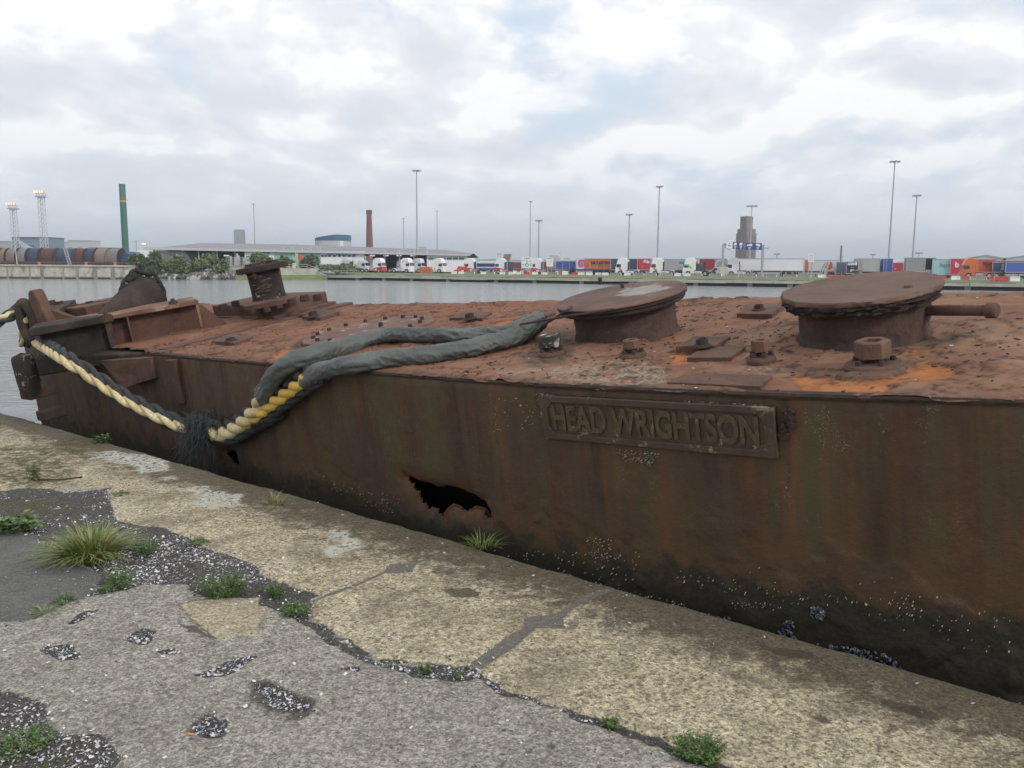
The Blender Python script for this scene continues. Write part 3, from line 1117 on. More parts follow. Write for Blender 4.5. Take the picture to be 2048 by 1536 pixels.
# far side, ends, bottom
M_R1 = rust('rust_plain', (.050, .028, .021), (.105, .055, .040), (.165, .085, .058), 5, .6)
M_R2 = rust('rust_dark', (.022, .015, .013), (.048, .029, .024), (.085, .048, .037), 6, .6, bump=.9)
M_R3 = rust('rust_light', (.075, .042, .028), (.135, .075, .050), (.20, .115, .080), 5, .5)
M_R4 = rust('rust_pale_paint', (.085, .045, .033), (.155, .085, .062), (.22, .125, .095), 5, .5, pale=(.33, .31, .29), pale_at=.57)
M_TAR = rust('tarred_iron', (.012, .011, .011), (.028, .023, .020), (.090, .052, .036), 3.5, .4, bump=.9)
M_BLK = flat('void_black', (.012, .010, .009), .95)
b = MB()
xs = [x for x in CX if x <= 7.4] + [7.4]
for x0, x1 in zip(xs[:-1], xs[1:]):
    b.add([(x0, far_(x0), -.002), (x1, far_(x1), -.002), (x1, far_(x1) + .1, -3.1), (x0, far_(x0) + .1, -3.1)], [(0, 1, 2, 3)])
    b.add([(x0, near(x0) - .15, -3.1), (x1, near(x1) - .15, -3.1), (x1, far_(x1) + .1, -3.1), (x0, far_(x0) + .1, -3.1)], [(0, 1, 2, 3)])
for x in (-9.17, 7.4):
    b.add([(x, near(x), -.002), (x, far_(x), -.002), (x, far_(x) + .1, -3.1), (x, near(x) - .15, -3.1)], [(0, 1, 2, 3)])
b.build('hull_shell', M_R2, barge, smooth=0)
# black sheet painting in the darkness behind the torn hole, and its bent raw tongue
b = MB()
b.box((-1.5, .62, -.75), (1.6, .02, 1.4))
b.build('hull_shade_sheet', M_BLK, barge)
tg = MB()
q0 = [SD(*p, .03) for p in [(880, 1038), (893, 1018), (905, 1008), (918, 1012), (932, 1024), (950, 1012), (972, 1018), (984, 1042), (960, 1052), (900, 1052)]]
tg.add([tuple(p) for p in q0] + [(p.x, p.y + .012, p.z) for p in q0], [tuple(range(10)), tuple(range(19, 9, -1))] + [(k, (k + 1) % 10, 10 + (k + 1) % 10, 10 + k) for k in range(10)])
tg.build('torn_tongue', rust('rust_raw', (.07, .032, .016), (.12, .055, .025), (.20, .09, .03), 14, .5), barge, smooth=0)

# the rough lip where deck and side meet
b = MB()
lp = []
for x in np.arange(-9.1, 5.0, .018):
    y = float(near(x))
    r1, r2, r3 = [mnoise.noise((x * f_, s_, 0)) for f_, s_ in ((7, 1), (19, 4), (26, 8))]
    lp.append([(x, y + .05, .003), (x, y + .004 + .005 * r1, .004 + .002 * r3), (x, y - .004 + .004 * r2, -.006), (x, y - .002 + .003 * r1, -.017 + .005 * r2), (x, y + .03, -.020)])
vs = [p for row in lp for p in row]
b.add(vs, [(i * 5 + k, (i + 1) * 5 + k, (i + 1) * 5 + k + 1, i * 5 + k + 1) for i in range(len(lp) - 1) for k in range(4)])
b.build('deck_lip', rust('rust_lip', (.018, .011, .008), (.038, .022, .015), (.075, .040, .027), 9, .6, bump=1.0), barge, smooth=25)

# ---- raised maker's plate
M_PL = rust('plate_iron', (.036, .024, .017), (.062, .044, .026), (.085, .055, .032), 7, .4, pale=(.26, .215, .14), pale_at=.60, rough=.75)
pc = [SD(*p) for p in ((1084, 789), (1554, 816), (1561, 914), (1094, 870))]
px0, px1 = pc[0].x, pc[1].x
pz0, pz1 = -.052, -.285
pw, ph = px1 - px0, pz0 - pz1
pmx, pmz = (px0 + px1) / 2, (pz0 + pz1) / 2
npl = bpy.data.objects.new('maker_plate', None)
b = MB()


def sy(z):
    return .05 * z - .004


def plate_bar(b, poly, t):
    """polygon in (x, z) proud of the side by t"""
    b.prism([(x, z) for x, z in poly], (0, t + .02, 0), (0, sy(pmz) - t, 0))


plate_bar(b, [(px0, pz1), (px1, pz1), (px1, pz0), (px0, pz0)], .010)
npl = b.build('maker_plate', M_PL, barge, bevel=.004)
fr = MB()
w_ = .032
ix0, ix1, iz0, iz1 = px0 + w_ + .015, px1 - w_ - .02, pz0 - w_, pz1 + w_
c_ = .035
for poly in ([(px0, pz0), (px1, pz0), (ix1 - c_, iz0), (ix0 + c_, iz0)], [(px0, pz1), (ix0 + c_, iz1), (ix1 - c_, iz1), (px1, pz1)],
             [(px0, pz0), (ix0 + c_, iz0), (ix0, iz0 - c_), (ix0, iz1 + c_), (ix0 + c_, iz1), (px0, pz1)],
             [(px1, pz0), (px1, pz1), (ix1 - c_, iz1), (ix1, iz1 + c_), (ix1, iz0 - c_), (ix1 - c_, iz0)]):
    plate_bar(fr, poly, .021)
fr.build('plate_border', M_PL, npl, bevel=.003)
tx = text('HEAD WRIGHTSON', .195, .007, rust('letter_iron', (.040, .027, .017), (.088, .060, .030), (.130, .086, .042), 18, .5, pale=(.27, .22, .13), pale_at=.61, rough=.75), 'raised_lettering', npl,
          ((ix0 + ix1) / 2, sy(pmz) - .012, pmz - .004), (R_(90), 0, 0), 1.0, bold=.006)
bpy.context.view_layer.update()
tx.scale.x = (ix1 - ix0 - .05) / max(tx.dimensions.x, .01)
tx.scale.y = (ph - 2 * w_ - .028) / max(tx.dimensions.y, .01) * 1.0
# scabby lump of weld beside the plate
b = MB()
for k in range(26):
    c = SD(1576 + rnd.uniform(-12, 10), 845 + rnd.uniform(-26, 26))
    b.box((c.x, sy(c.z) - .004, c.z), (rnd.uniform(.01, .03), rnd.uniform(.008, .02), rnd.uniform(.01, .03)), rnd.random(), Matrix.Rotation(rnd.random(), 3, 'Y'))
b.build('weld_scar', M_R2, barge, smooth=0)


# ---- bolts, pads and plates on the deck
def xy(u, v, h=0.0):
    p = DK(u, v, h)
    return Vector((p.x, p.y, dz(p.x, p.y)))


def ragged(r, n, amp, seed, e=(1, 1)):
    return [(r * e[0] * (1 + amp * mnoise.noise((math.cos(2 * math.pi * k / n) * 3, math.sin(2 * math.pi * k / n) * 3, seed))) * math.cos(2 * math.pi * k / n),
             r * e[1] * (1 + amp * mnoise.noise((math.cos(2 * math.pi * k / n) * 3, math.sin(2 * math.pi * k / n) * 3, seed))) * math.sin(2 * math.pi * k / n)) for k in range(n)]


def big_nut(u, v, wpx, hpx, label, rot=.2, square=False):
    p = xy(u, v)
    s = (BM @ p - CAM_P).length / FPX
    r = wpx * s / 2 / (1.06 if not square else 1.2)
    h = hpx * s
    base = MB().lathe([(0, -.01), (r * 1.55, -.01), (r * 1.62, .006), (r * 1.50, .020), (r * .8, .024), (0, .024)], 36)
    o = base.build('bolt_base', M_R1, barge, smooth=30, loc=p)
    if label:
        o['label'] = label
    MB().cyl((0, 0, .0235), (0, 0, .055), r * .52, r * .50, 18).build('collar', M_R2, o)
    z0 = .046
    hh = h - z0
    if square:
        b = MB().box((0, 0, z0 + hh / 2), (r * 2.2, r * 1.7, hh), .35)
        k = b.build('square_cap', rust('cap_worn_white', (.020, .020, .018), (.045, .042, .035), (.075, .065, .05), 8, .6, pale=(.50, .50, .46), pale_at=.50), o, bevel=.008)
    else:
        b = MB()
        n = 6
        ri = r * .58
        vs = []
        for z_, rr, nn in ((z0, r, 6), (z0 + hh * .93, r, 6), (z0 + hh, r * .90, 6)):
            vs += [(rr * math.cos(t * math.pi / 3 + rot), rr * math.sin(t * math.pi / 3 + rot), z_) for t in range(6)]
        for z_ in (z0 + hh, z0 + hh * .6):
            vs += [(ri * math.cos(t * math.pi / 3 + rot), ri * math.sin(t * math.pi / 3 + rot), z_) for t in range(6)]
        fs = [tuple(range(5, -1, -1))]
        for j in range(4):
            fs += [(j * 6 + k, j * 6 + (k + 1) % 6, (j + 1) * 6 + (k + 1) % 6, (j + 1) * 6 + k) for k in range(6)]
        fs.append(tuple(range(24, 30)))
        b.add(vs, fs)
        b.build('hex_nut', M_R3, o, smooth=25, bevel=.003)
    for t in (0.5, 1.7, 2.9, 4.2, 5.4):
        c = Vector((math.cos(t) * r * 1.08, math.sin(t) * r * 1.08, .02))
        MB().cyl(c, c + Vector((0, 0, .022)), .015, .012, 7).build('stud', M_R2, o, smooth=0)
    return o


big_nut(1747, 737, 68, 50, 'largest hollow hex bolt on a round base, in front of the right hatch', .25)
big_nut(1523, 725, 37, 40, 'hollow hex bolt between the two hatches nearest the larger bolt', .3)
big_nut(1266, 718, 36, 34, 'hollow hex bolt in front of the left hatch', .35)
big_nut(1104, 714, 44, 40, 'square capped bolt with worn white paint beside the grey rope sleeve', square=True)


def pad(corners, h, mat=None, label=None, name='doubler_plate', stub=None):
    ps = [xy(*c) for c in corners]
    z = max(p.z for p in ps)
    b = MB()
    b.prism([(p.x, p.y) for p in ps], (0, 0, h + .02), (0, 0, z - .02), (1, 0, 0), (0, 1, 0))
    o = b.build(name, mat or M_R1, barge, smooth=20, bevel=.003)
    if label:
        o['label'] = label
    if stub:
        u, v, r, sh_ = stub
        p = DK(u, v, h + z)
        MB().lathe([(0, -.002), (r * 1.5, -.002), (r * 1.35, .008), (r * 1.0, .012), (r * .95, sh_), (r * .72, sh_ - .001), (r * .66, sh_ * .5), (0, sh_ * .45)], 18).build('pipe_stub', M_R2, o, smooth=35, loc=(p.x, p.y, z + h))
    return o


pad([(1474, 637), (1545, 639), (1568, 617), (1502, 614)], .026, stub=(1518, 620, .030, .034), label='thick square pad with short pipe stub between the hatches')
pad([(1352, 706), (1432, 704), (1462, 686), (1392, 684)], .020, stub=(1405, 692, .034, .042), label='square pad with broken pipe stub')
pad([(1374, 723), (1460, 723), (1492, 701), (1410, 699)], .010, M_R1, 'thin flat plate lying below the broken pipe stub')
pad([(1334, 771), (1522, 779), (1545, 757), (1375, 752)], .008, M_R1, 'long flat plate close to the deck edge above the maker plate')
pad([(605, 641), (641, 643), (680, 631), (645, 626)], .030, stub=(627, 633, .045, .05))
pad([(424, 689), (470, 692), (508, 679), (462, 674)], .022, stub=(462, 682, .042, .03))
pad([(900, 644), (965, 645), (985, 633), (925, 631)], .020, stub=(940, 637, .038, .04))
pad([(1058, 637), (1095, 637), (1112, 630), (1078, 629)], .016)

# round bolted cover half under the sleeve
cc = (xy(590, 690) + xy(850, 648)) / 2 + Vector((.02, .08, 0))
rc = .56
b = MB()
pr = ragged(rc, 64, .05, 3.3)
b.prism(pr, (0, 0, .03), (0, 0, .0), (1, 0, 0), (0, 1, 0))
cov = b.build('round_cover', M_R4, barge, smooth=20, bevel=.004, loc=(cc.x, cc.y, dz(cc.x, cc.y)))
cov['label'] = 'low round bolted cover half hidden by the grey rope sleeve'
for k in range(16):
    t = 2 * math.pi * k / 16 + .1
    MB().cyl((.46 * math.cos(t), .46 * math.sin(t), .029), (.46 * math.cos(t), .46 * math.sin(t), .055), .020, .017, 6, ph=t).build('cover_bolt', M_R2, cov, smooth=0)
MB().cyl((.05, .1, .029), (.05, .1, .065), .022, .018, 6).build('cover_bolt', M_R2, cov, smooth=0)


# ---- the two hatches
def make_hatch(ub, vb, rad, hh, lid_r, tilt, mats, seed, label, lid_label, thick, rag):
    """ub, vb: photo position of the centre of the lid top"""
    c = DK(ub, vb, hh)
    z0 = dz(c.x, c.y) - .01
    # coaming drum with a rusted foot
    b = MB()
    n = 150
    vs = []
    levels = [(-.006, 1.07), (.006, 1.055), (.016, 1.035), (.028, 1.012), (.042, 1.004)] + [(.042 + (hh - thick - .087) * k / 13, 1.0) for k in range(1, 14)]
    for z, k_ in levels:
        for k in range(n):
            t = 2 * math.pi * k / n
            a = mnoise.noise((math.cos(t) * 4, math.sin(t) * 4, z * 9 + seed))
            a2 = mnoise.noise((math.cos(t) * 15, math.sin(t) * 15, z * 40 + seed))
            a3 = mnoise.noise((math.cos(t) * 9, math.sin(t) * 9, z * 14 + seed * 3))
            a4 = max(0.0, a3 - .12)
            rr = rad * (k_ + (.026 * a2 * (1 if z < .05 else .22)) + .008 * a + .030 * a4)
            vs.append((rr * math.cos(t), rr * math.sin(t), z))
    fs = [(j * n + k, j * n + (k + 1) % n, (j + 1) * n + (k + 1) % n, (j + 1) * n + k) for j in range(len(levels) - 1) for k in range(n)]
    b.add(vs, fs)
    dr = b.build('hatch', mats[0], barge, smooth=50, loc=(c.x, c.y, z0))
    dr['label'] = label
    Mt = Matrix.Rotation(tilt[0], 3, 'X') @ Matrix.Rotation(tilt[1], 3, 'Y')

    def slab(r_, z_a, z_b, amp, sd, nm, mt, lab=None, cut=None):
        nn = 110
        b = MB()
        rings = []
        for z, kk in ((z_a, .2), (z_a, .985), (z_a + (z_b - z_a) * .3, 1.0), (z_a + (z_b - z_a) * .75, .995), (z_b, .98), (z_b, .2)):
            for k in range(nn):
                t = 2 * math.pi * k / nn
                a = mnoise.noise((math.cos(t) * 5, math.sin(t) * 5, sd))
                a2 = mnoise.noise((math.cos(t) * 22, math.sin(t) * 22, sd + z * 60))
                rr = r_ * (kk if kk < .5 else kk + amp * (a * .6 + a2 * .7))
                if cut and kk > .5:
                    rr *= 1 - cut(t)
                rings.append(Mt @ Vector((rr * math.cos(t), rr * math.sin(t), z)))
        fs = [(j * nn + k, j * nn + (k + 1) % nn, (j + 1) * nn + (k + 1) % nn, (j + 1) * nn + k) for j in range(5) for k in range(nn)]
        fs += [tuple(range(nn - 1, -1, -1)), tuple(range(5 * nn, 6 * nn))]
        b.add(rings, fs)
        o = b.build(nm, mt, dr, smooth=30)
        if lab:
            o['label'] = lab
        return o
    zt = hh
    slab(lid_r * .985, zt - thick - .022, zt - thick * 1.05, rag * 1.9, seed + 1, 'flange', mats[1])
    slab(lid_r * .955, zt - thick - .050, zt - thick - .020, rag * 2.4, seed + 9, 'flange', mats[1])
    lid = slab(lid_r, zt - thick, zt, rag, seed + 5, 'lid', mats[2], lid_label)
    return dr, Mt, lid, c, z0


M_DRUM = rust('drum_rust', (.026, .018, .016), (.055, .034, .028), (.105, .056, .042), 5, .6, bump=1.0, pale=(.15, .12, .10), pale_at=.66)
M_FLA = rust('flange_rust', (.018, .014, .013), (.040, .027, .023), (.085, .050, .038), 12, .6, bump=1.2)
M_LID = rust('lid_rust', (.085, .050, .038), (.128, .078, .060), (.165, .105, .082), 3, .35, bump=.35)
m = MT('lid_painted')
_g2, _g3 = m.noise(9, 7, .68), m.noise(50, 5, .7)
_c = m.ramp(m.noise(3.2, 6, .62), [(.32, (.075, .043, .032)), (.5, (.120, .070, .052)), (.68, (.165, .100, .076))])
_c = m.mix(m.ramp(_g3, [(.56, 0.0), (.66, .4)]), _c, (.05, .03, .022))
_d = m.n('ShaderNodeVectorMath', {0: m.oc, 1: (.10, .09, .258)}, operation='DISTANCE').outputs['Value']
_f = m.ramp(m.ma('ADD', m.ma('MULTIPLY_ADD', _d, -3.2, .66), m.ma('MULTIPLY_ADD', m.noise(7, 8, .72), 1.6, -.8)), [(.10, 0.0), (.22, .9)])
_c = m.mix(_f, _c, m.ramp(_g2, [(.3, (.20, .19, .175)), (.7, (.33, .32, .30))]))
m.set(Base_Color=_c, Roughness=.85)
m.bump(m.ma('ADD', _g2, m.ma('MULTIPLY', _g3, .5)), .5, .010)
M_LID2 = m.m
h2, Mt2, lid2, c2, z2 = make_hatch(1721, 574, .315, .262, .392, (R_(1.6), R_(-.6)), (M_DRUM, M_FLA, M_LID), 2.0,
                                   'right hatch coaming, the larger one, with a capped pipe sticking out', 'plain brown lid with crumbling layered rim', .028, .050)
h1, Mt1, lid1, c1, z1 = make_hatch(1244, 585, .322, .272, .416, (R_(2.2), R_(-.9)), (M_DRUM, M_FLA, M_LID2), 7.0,
                                   'left hatch coaming with a wire looped round its neck', 'thin tilted lid with worn grey paint', .014, .006)
# studs and bumps on the lids
for (u, v, r, h_), hd_, mt_, cz in (((1201, 566, .016, .045), h1, Mt1, c1), ((1245, 575, .013, .035), h1, Mt1, c1), ((1716, 548, .02, .012), h2, Mt2, c2), ((1817, 574, .024, .010), h2, Mt2, c2)):
    p = DK(u, v, .264 + .005) - Vector((cz.x, cz.y, 0))
    q_ = Vector((p.x, p.y, 0))
    zz = (mt_ @ Vector((q_.x, q_.y, .264))).z
    MB().cyl((q_.x, q_.y, zz - .004), (q_.x, q_.y, zz + h_), r, r * .85, 7).build('lid_stud', M_R2 if h_ > .02 else M_R4, hd_, smooth=0)
# pipe on the right hatch
pa = LB(1846, 621, (BM @ Vector((c2.x + .30, c2.y, .16))).y)
pb = DK(1985, 621, pa.z + .012)
dirp = (pb - pa)
pa = Vector(pa)
pb = Vector(pb)
pip = MB().cyl(pa - dirp.normalized() * .10, pb, .026, n=24)
pip = pip.build('side_pipe', M_R1, barge)
pd = dirp.normalized()
MB().lathe([(0, -.030), (.031, -.030), (.037, -.024), (.037, .014), (.031, .022), (0, .024)], 24, pb, M=pd.to_track_quat('Z', 'Y').to_matrix()).build('end_cap', M_R1, pip, smooth=35)
MB().lathe([(0, -.04), (.075, -.04), (.078, -.03), (.07, .0), (.038, .012), (0, .012)], 20, pa + pd * .01, M=pd.to_track_quat('Z', 'Y').to_matrix()).build('pipe_flange', M_R2, pip, smooth=35)

# ---- mooring bollard on its plinth
bl = [DK(430, 640), DK(545, 641), DK(658, 612)]
v1 = bl[0] - bl[1]
v2 = bl[2] - bl[1]
bp = [bl[1], bl[1] + v2, bl[1] + v2 + v1, bl[1] + v1]
b = MB()
b.prism([(p.x, p.y) for p in bp], (0, 0, .17), (0, 0, .0), (1, 0, 0), (0, 1, 0))
pl = b.build('plinth', M_R1, barge, bevel=.012)
pl['label'] = 'raised iron plinth carrying the bollard'
b = MB()
ctr = sum((Vector((p.x, p.y, 0)) for p in bp), Vector()) / 4
b.prism([((p.x - ctr.x) * 1.10 + ctr.x + .06, (p.y - ctr.y) * 1.10 + ctr.y - .02) for p in bp], (0, 0, .05), (0, 0, 0), (1, 0, 0), (0, 1, 0))
b.build('plinth_foot', M_R1, barge, bevel=.006)
bc = DK(542, 608, .17)
ds = (BM @ bc - CAM_P).length / FPX
R0 = 31 * ds
Mb = Matrix.Rotation(R_(-2.5), 3, 'Y')
b = MB()
b.lathe([(0, .04), (R0 * 1.10, .04), (R0 * 1.04, .06), (R0 * 1.0, .10), (R0 * .99, .20), (R0 * 1.0, .30), (R0 * 1.02, .36), (0, .36)], 40, bc, M=Mb)
bo = b.build('bollard', rust('bollard_tar', (.010, .009, .009), (.022, .017, .015), (.070, .040, .030), 4.5, .4, bump=1.0, pale=(.36, .30, .20), pale_at=.585), barge, smooth=35)
bo['label'] = 'tarred bollard with a flat rusty top and peeling cream paint'
b = MB()
b.lathe([(0, -.01), (R0 * 1.62, -.01), (R0 * 1.66, .035), (R0 * 1.40, .055), (R0 * 1.1, .06), (0, .06)], 30, bc, M=Mb)
b.build('bollard_foot', M_R1, bo, smooth=35)
tp_ = bc + Mb @ Vector((0, 0, .36))
b = MB()
b.prism(ragged(R0 * 1.55, 48, .06, 9.1), Mb @ Vector((0, 0, .06)), tp_, Mb @ Vector((1, 0, 0)), Mb @ Vector((0, 1, 0)))
b.build('bollard_top', M_FLA, bo, smooth=25, bevel=.008)
for k in range(7):
    a_ = rnd.random() * 6.28
    q_ = tp_ + Mb @ Vector((math.cos(a_) * R0 * .9, math.sin(a_) * R0 * .7, .06))
    MB().cyl(q_ - Vector((0, 0, .01)), q_ + Vector((0, 0, .03)), .05, .04, 7).build('top_lump', M_R2, bo, smooth=0)
# torn paint flakes sticking off the bollard
b = MB()
for k in range(16):
    t = rnd.uniform(4.6, 6.2)
    z = rnd.uniform(.04, .36)
    r_ = R0 * 1.01
    c = Vector((math.cos(t) * r_, math.sin(t) * r_, z))
    o_ = Vector((math.cos(t), math.sin(t), 0))
    s_ = Vector((-o_.y, o_.x, 0))
    w = rnd.uniform(.03, .08)
    b.add([bc + Mb @ (c - s_ * w), bc + Mb @ (c + s_ * w), bc + Mb @ (c + o_ * .03 + s_ * w * .4 + Vector((0, 0, .02)))], [(0, 1, 2)])
b.build('paint_flakes', flat('cream_flake', (.33, .30, .23), .8, var=.4, scale=20), bo, smooth=0)
for (u, v, r) in ((448, 616, .05), (472, 609, .05), (610, 598, .055), (636, 597, .055), (505, 622, .03), (535, 620, .04), (560, 612, .035), (585, 606, .05), (465, 617, .028)):
    p = DK(u, v + 4, .17)
    MB().cyl((p.x, p.y, .168), (p.x, p.y, .235 if r > .045 else .21), r, r * .85, 6, ph=rnd.random()).build('plinth_bolt', M_R2, pl, smooth=0, bevel=.006)

# ---- doubler strip across the deck by the plinth
b = MB()
q0, q1 = DK(318, 703), DK(688, 609)
b.prism([(q0.x, q0.y), (q0.x + .16, q0.y), (q1.x + .16, q1.y), (q1.x, q1.y)], (0, 0, .03), (0, 0, -.004), (1, 0, 0), (0, 1, 0))
b.build('deck_strap', M_R1, barge, bevel=.006)

# ---- raised girder at the left end
A0, A1 = DK(90, 700), DK(400, 645)
th_ = .36


def gl(u, v, h=0):
    p = DK(u, v, h)
    return Vector((p.x, p.y, h))


# web foot line (on the deck) and the top plate
f0, f1 = gl(95, 724), gl(403, 664)
ax_g = (f1 - f0).normalized()
nx_g = Vector((-ax_g.y, ax_g.x, 0))
if nx_g.y < 0:
    nx_g = -nx_g
LG = (f1 - f0).length
# height of the top plate so that its near edge passes (402, 613) and (75, 668)
s1 = (BM @ f1 - CAM_P).length / FPX
hg1 = 53 * s1
s0 = (BM @ f0 - CAM_P).length / FPX
hg0 = 55 * s0
b = MB()
b.add([f0, f1, f1 + Vector((0, 0, hg1)), f0 + Vector((0, 0, hg0))] + [p + nx_g * .03 for p in (f0, f1, f1 + Vector((0, 0, hg1)), f0 + Vector((0, 0, hg0)))],
      [(0, 1, 2, 3), (7, 6, 5, 4), (0, 4, 5, 1), (1, 5, 6, 2), (2, 6, 7, 3), (3, 7, 4, 0)])
gd = b.build('girder', rust('girder_web', (.030, .017, .013), (.085, .042, .030), (.15, .072, .050), 4, .4), barge, smooth=0)
gd['label'] = 'raised riveted girder across the left end with a flat top plate'
tv = Vector((0, 0, 1))
e0 = f0 + tv * hg0 - ax_g * .02
e1 = f1 + tv * hg1 + ax_g * .03
b = MB()
wd = nx_g * .52
fo = -nx_g * .10
P_ = [e0 + fo, e1 + fo, e1 + wd, e0 + wd]
b.add(P_ + [p + tv * .045 for p in P_], [(3, 2, 1, 0), (4, 5, 6, 7), (0, 1, 5, 4), (1, 2, 6, 5), (2, 3, 7, 6), (3, 0, 4, 7)])
b.build('top_plate', rust('top_plate_worn', (.045, .028, .020), (.17, .085, .055), (.29, .165, .11), 2.6, .5, pale=(.34, .23, .17), pale_at=.60), gd, bevel=.006)
b = MB()
P_ = [e0 + fo * 1.3 - ax_g * .06, e0 + fo * 1.3 + ax_g * LG * .48, e0 + wd * .30 + ax_g * LG * .36, e0 + wd * .9 - ax_g * .03]
b.add([p - tv * .03 for p in P_] + [p + tv * .050 for p in P_], [(3, 2, 1, 0), (4, 5, 6, 7), (0, 1, 5, 4), (1, 2, 6, 5), (2, 3, 7, 6), (3, 0, 4, 7)])
b.build('tarred_end', M_TAR, gd, bevel=.015)
b = MB()
t_ = .44
hm_ = hg0 + (hg1 - hg0) * t_
q_ = [f0 - nx_g * .02, f0 + ax_g * LG * t_ - nx_g * .02, f0 + ax_g * LG * t_ - nx_g * .02 + tv * hm_, f0 - nx_g * .02 + tv * hg0]
b.add(q_ + [p + nx_g * .018 for p in q_], [(0, 1, 2, 3), (7, 6, 5, 4), (0, 4, 5, 1), (1, 5, 6, 2), (2, 6, 7, 3), (3, 7, 4, 0)])
b.build('tarred_web', M_TAR, gd, smooth=0)
b = MB()
b.add([f1 + wd + ax_g * .0, f0 + wd, f0 + wd + tv * hg0, f1 + wd + tv * hg1], [(0, 1, 2, 3)])
b.add([f1 + ax_g * .004, f1 + wd + ax_g * .004, f1 + wd + tv * hg1 + ax_g * .004, f1 + tv * hg1 + ax_g * .004], [(0, 1, 2, 3)])
b.build('girder_back', M_R1, gd, smooth=0)
for t, w, mt in ((.54, .018, M_R1), (.40, .06, M_TAR)):
    c = f0 + ax_g * LG * t
    hh = hg0 + (hg1 - hg0) * t
    MB().prism([(0, 0), (.11, 0), (.11, hh), (0, hh)], ax_g * w, c, -nx_g, tv).build('stiffener', mt, gd, smooth=0)
# gusset at the right end
b = MB()
b.prism([(0, 0), (.24, 0), (.23, .05), (.03, hg1 * .95), (0, hg1 * .95)], nx_g * .03, f1 + ax_g * .03 - nx_g * .03, ax_g, tv)
b.build('end_gusset', M_R1, gd, smooth=0)
# lower flange
b = MB()
P_ = [f0 - nx_g * .13 + ax_g * LG * .42, f1 - nx_g * .10 + ax_g * .0, f1 + nx_g * .1, f0 + nx_g * .1 + ax_g * LG * .42]
b.add([p + tv * .0 for p in P_] + [p + tv * .045 for p in P_], [(3, 2, 1, 0), (4, 5, 6, 7), (0, 1, 5, 4), (1, 2, 6, 5), (2, 3, 7, 6), (3, 0, 4, 7)])
b.build('lower_flange', M_R1, gd, bevel=.006)
for (u, v) in ((213, 636), (347, 608)):
    p = DK(u, v, .5 * (hg0 + hg1) + .04)
    tt = (Vector((p.x, p.y, 0)) - f0).dot(ax_g) / LG
    zz = hg0 + (hg1 - hg0) * tt + .045
    b = MB()
    b.cyl((p.x, p.y, zz - .004), (p.x, p.y, zz + .03), .05, .04, 6)
    b.cyl((p.x, p.y, zz + .03), (p.x, p.y, zz + .055), .022, .02, 8)
    b.build('plate_bolt', M_R2, gd, smooth=0)

# ---- tarred rubbing beam overhanging the side, with its gusset
def gl2(u, v, h):
    p = DK(u, v, h)
    return Vector((p.x, p.y, h))


r0, r1 = gl2(66, 716, -.0), gl2(318, 703, -.0)
r1 = Vector((r1.x, r1.y - .03, .0))
b = MB()
P_ = [r0, r1, Vector((r1.x, r1.y + .5, 0)), Vector((r0.x, r0.y + .6, 0))]
dn = Vector((0, 0, -.20))
b.add([p + tv * .004 for p in P_] + [P_[0] + dn, P_[1] + dn * .25, P_[2] + dn * .25, P_[3] + dn], [(0, 1, 2, 3), (7, 6, 5, 4), (0, 4, 5, 1), (1, 5, 6, 2), (2, 6, 7, 3), (3, 7, 4, 0)])
b.build('rubbing_beam', M_TAR, barge, bevel=.02)
b = MB()
g0_, g1_ = gl2(200, 722, -.05), gl2(300, 716, -.03)
b.add([g0_, g1_, g1_ + Vector((.0, 0, -.19)), g0_ + Vector((.33, 0, -.26)), g0_ + Vector((.12, 0, -.10))] + [p + Vector((0, .3, 0)) for p in (g0_, g1_, g1_ + Vector((0, 0, -.19)), g0_ + Vector((.33, 0, -.26)), g0_ + Vector((.12, 0, -.10)))],
      [(0, 1, 2, 3, 4), (9, 8, 7, 6, 5)] + [(k, 5 + k, 5 + (k + 1) % 5, (k + 1) % 5) for k in range(5)])
b.build('beam_gusset', M_R1, barge, smooth=0)
qa_, qb_ = SD(318, 712, .33), SD(358, 790, .33)
b = MB()
x0_, x1_ = qa_.x, qb_.x
b.box(((x0_ + x1_) / 2, float(near((x0_ + x1_) / 2)) - .03, -.23), (abs(x1_ - x0_), .05, .40))
b.build('side_patch', rust('patch_rust', (.040, .022, .015), (.065, .036, .024), (.10, .05, .032), 6, .5), barge, bevel=.006)

# ---- worn rubbing post at the stem
pc_ = DK(47, 716, .05)
b = MB()
pr_ = []
Rp = .105
for z, k in ((.10, .85), (.07, .97), (0.0, 1.0), (-.2, 1.02), (-.36, .98), (-.42, .8)):
    pr_.append((Rp * k, z))
b.lathe([(0, .11)] + [(r_q, z_q * .8) for r_q, z_q in pr_] + [(0, -.35)], 28, (pc_.x + .02, pc_.y - .02, .0))
b.build('rubbing_post', rust('post_worn', (.012, .011, .011), (.026, .023, .021), (.060, .042, .034), 5, .4, pale=(.36, .34, .32), pale_at=.56, bump=.9), barge)
b = MB()
b.box((pc_.x - .02, pc_.y + .05, -.33), (.24, .26, .08))
b.box((pc_.x + .05, pc_.y + .10, -.56), (.18, .24, .10))
b.build('stem_bracket', M_R2, barge, bevel=.012)

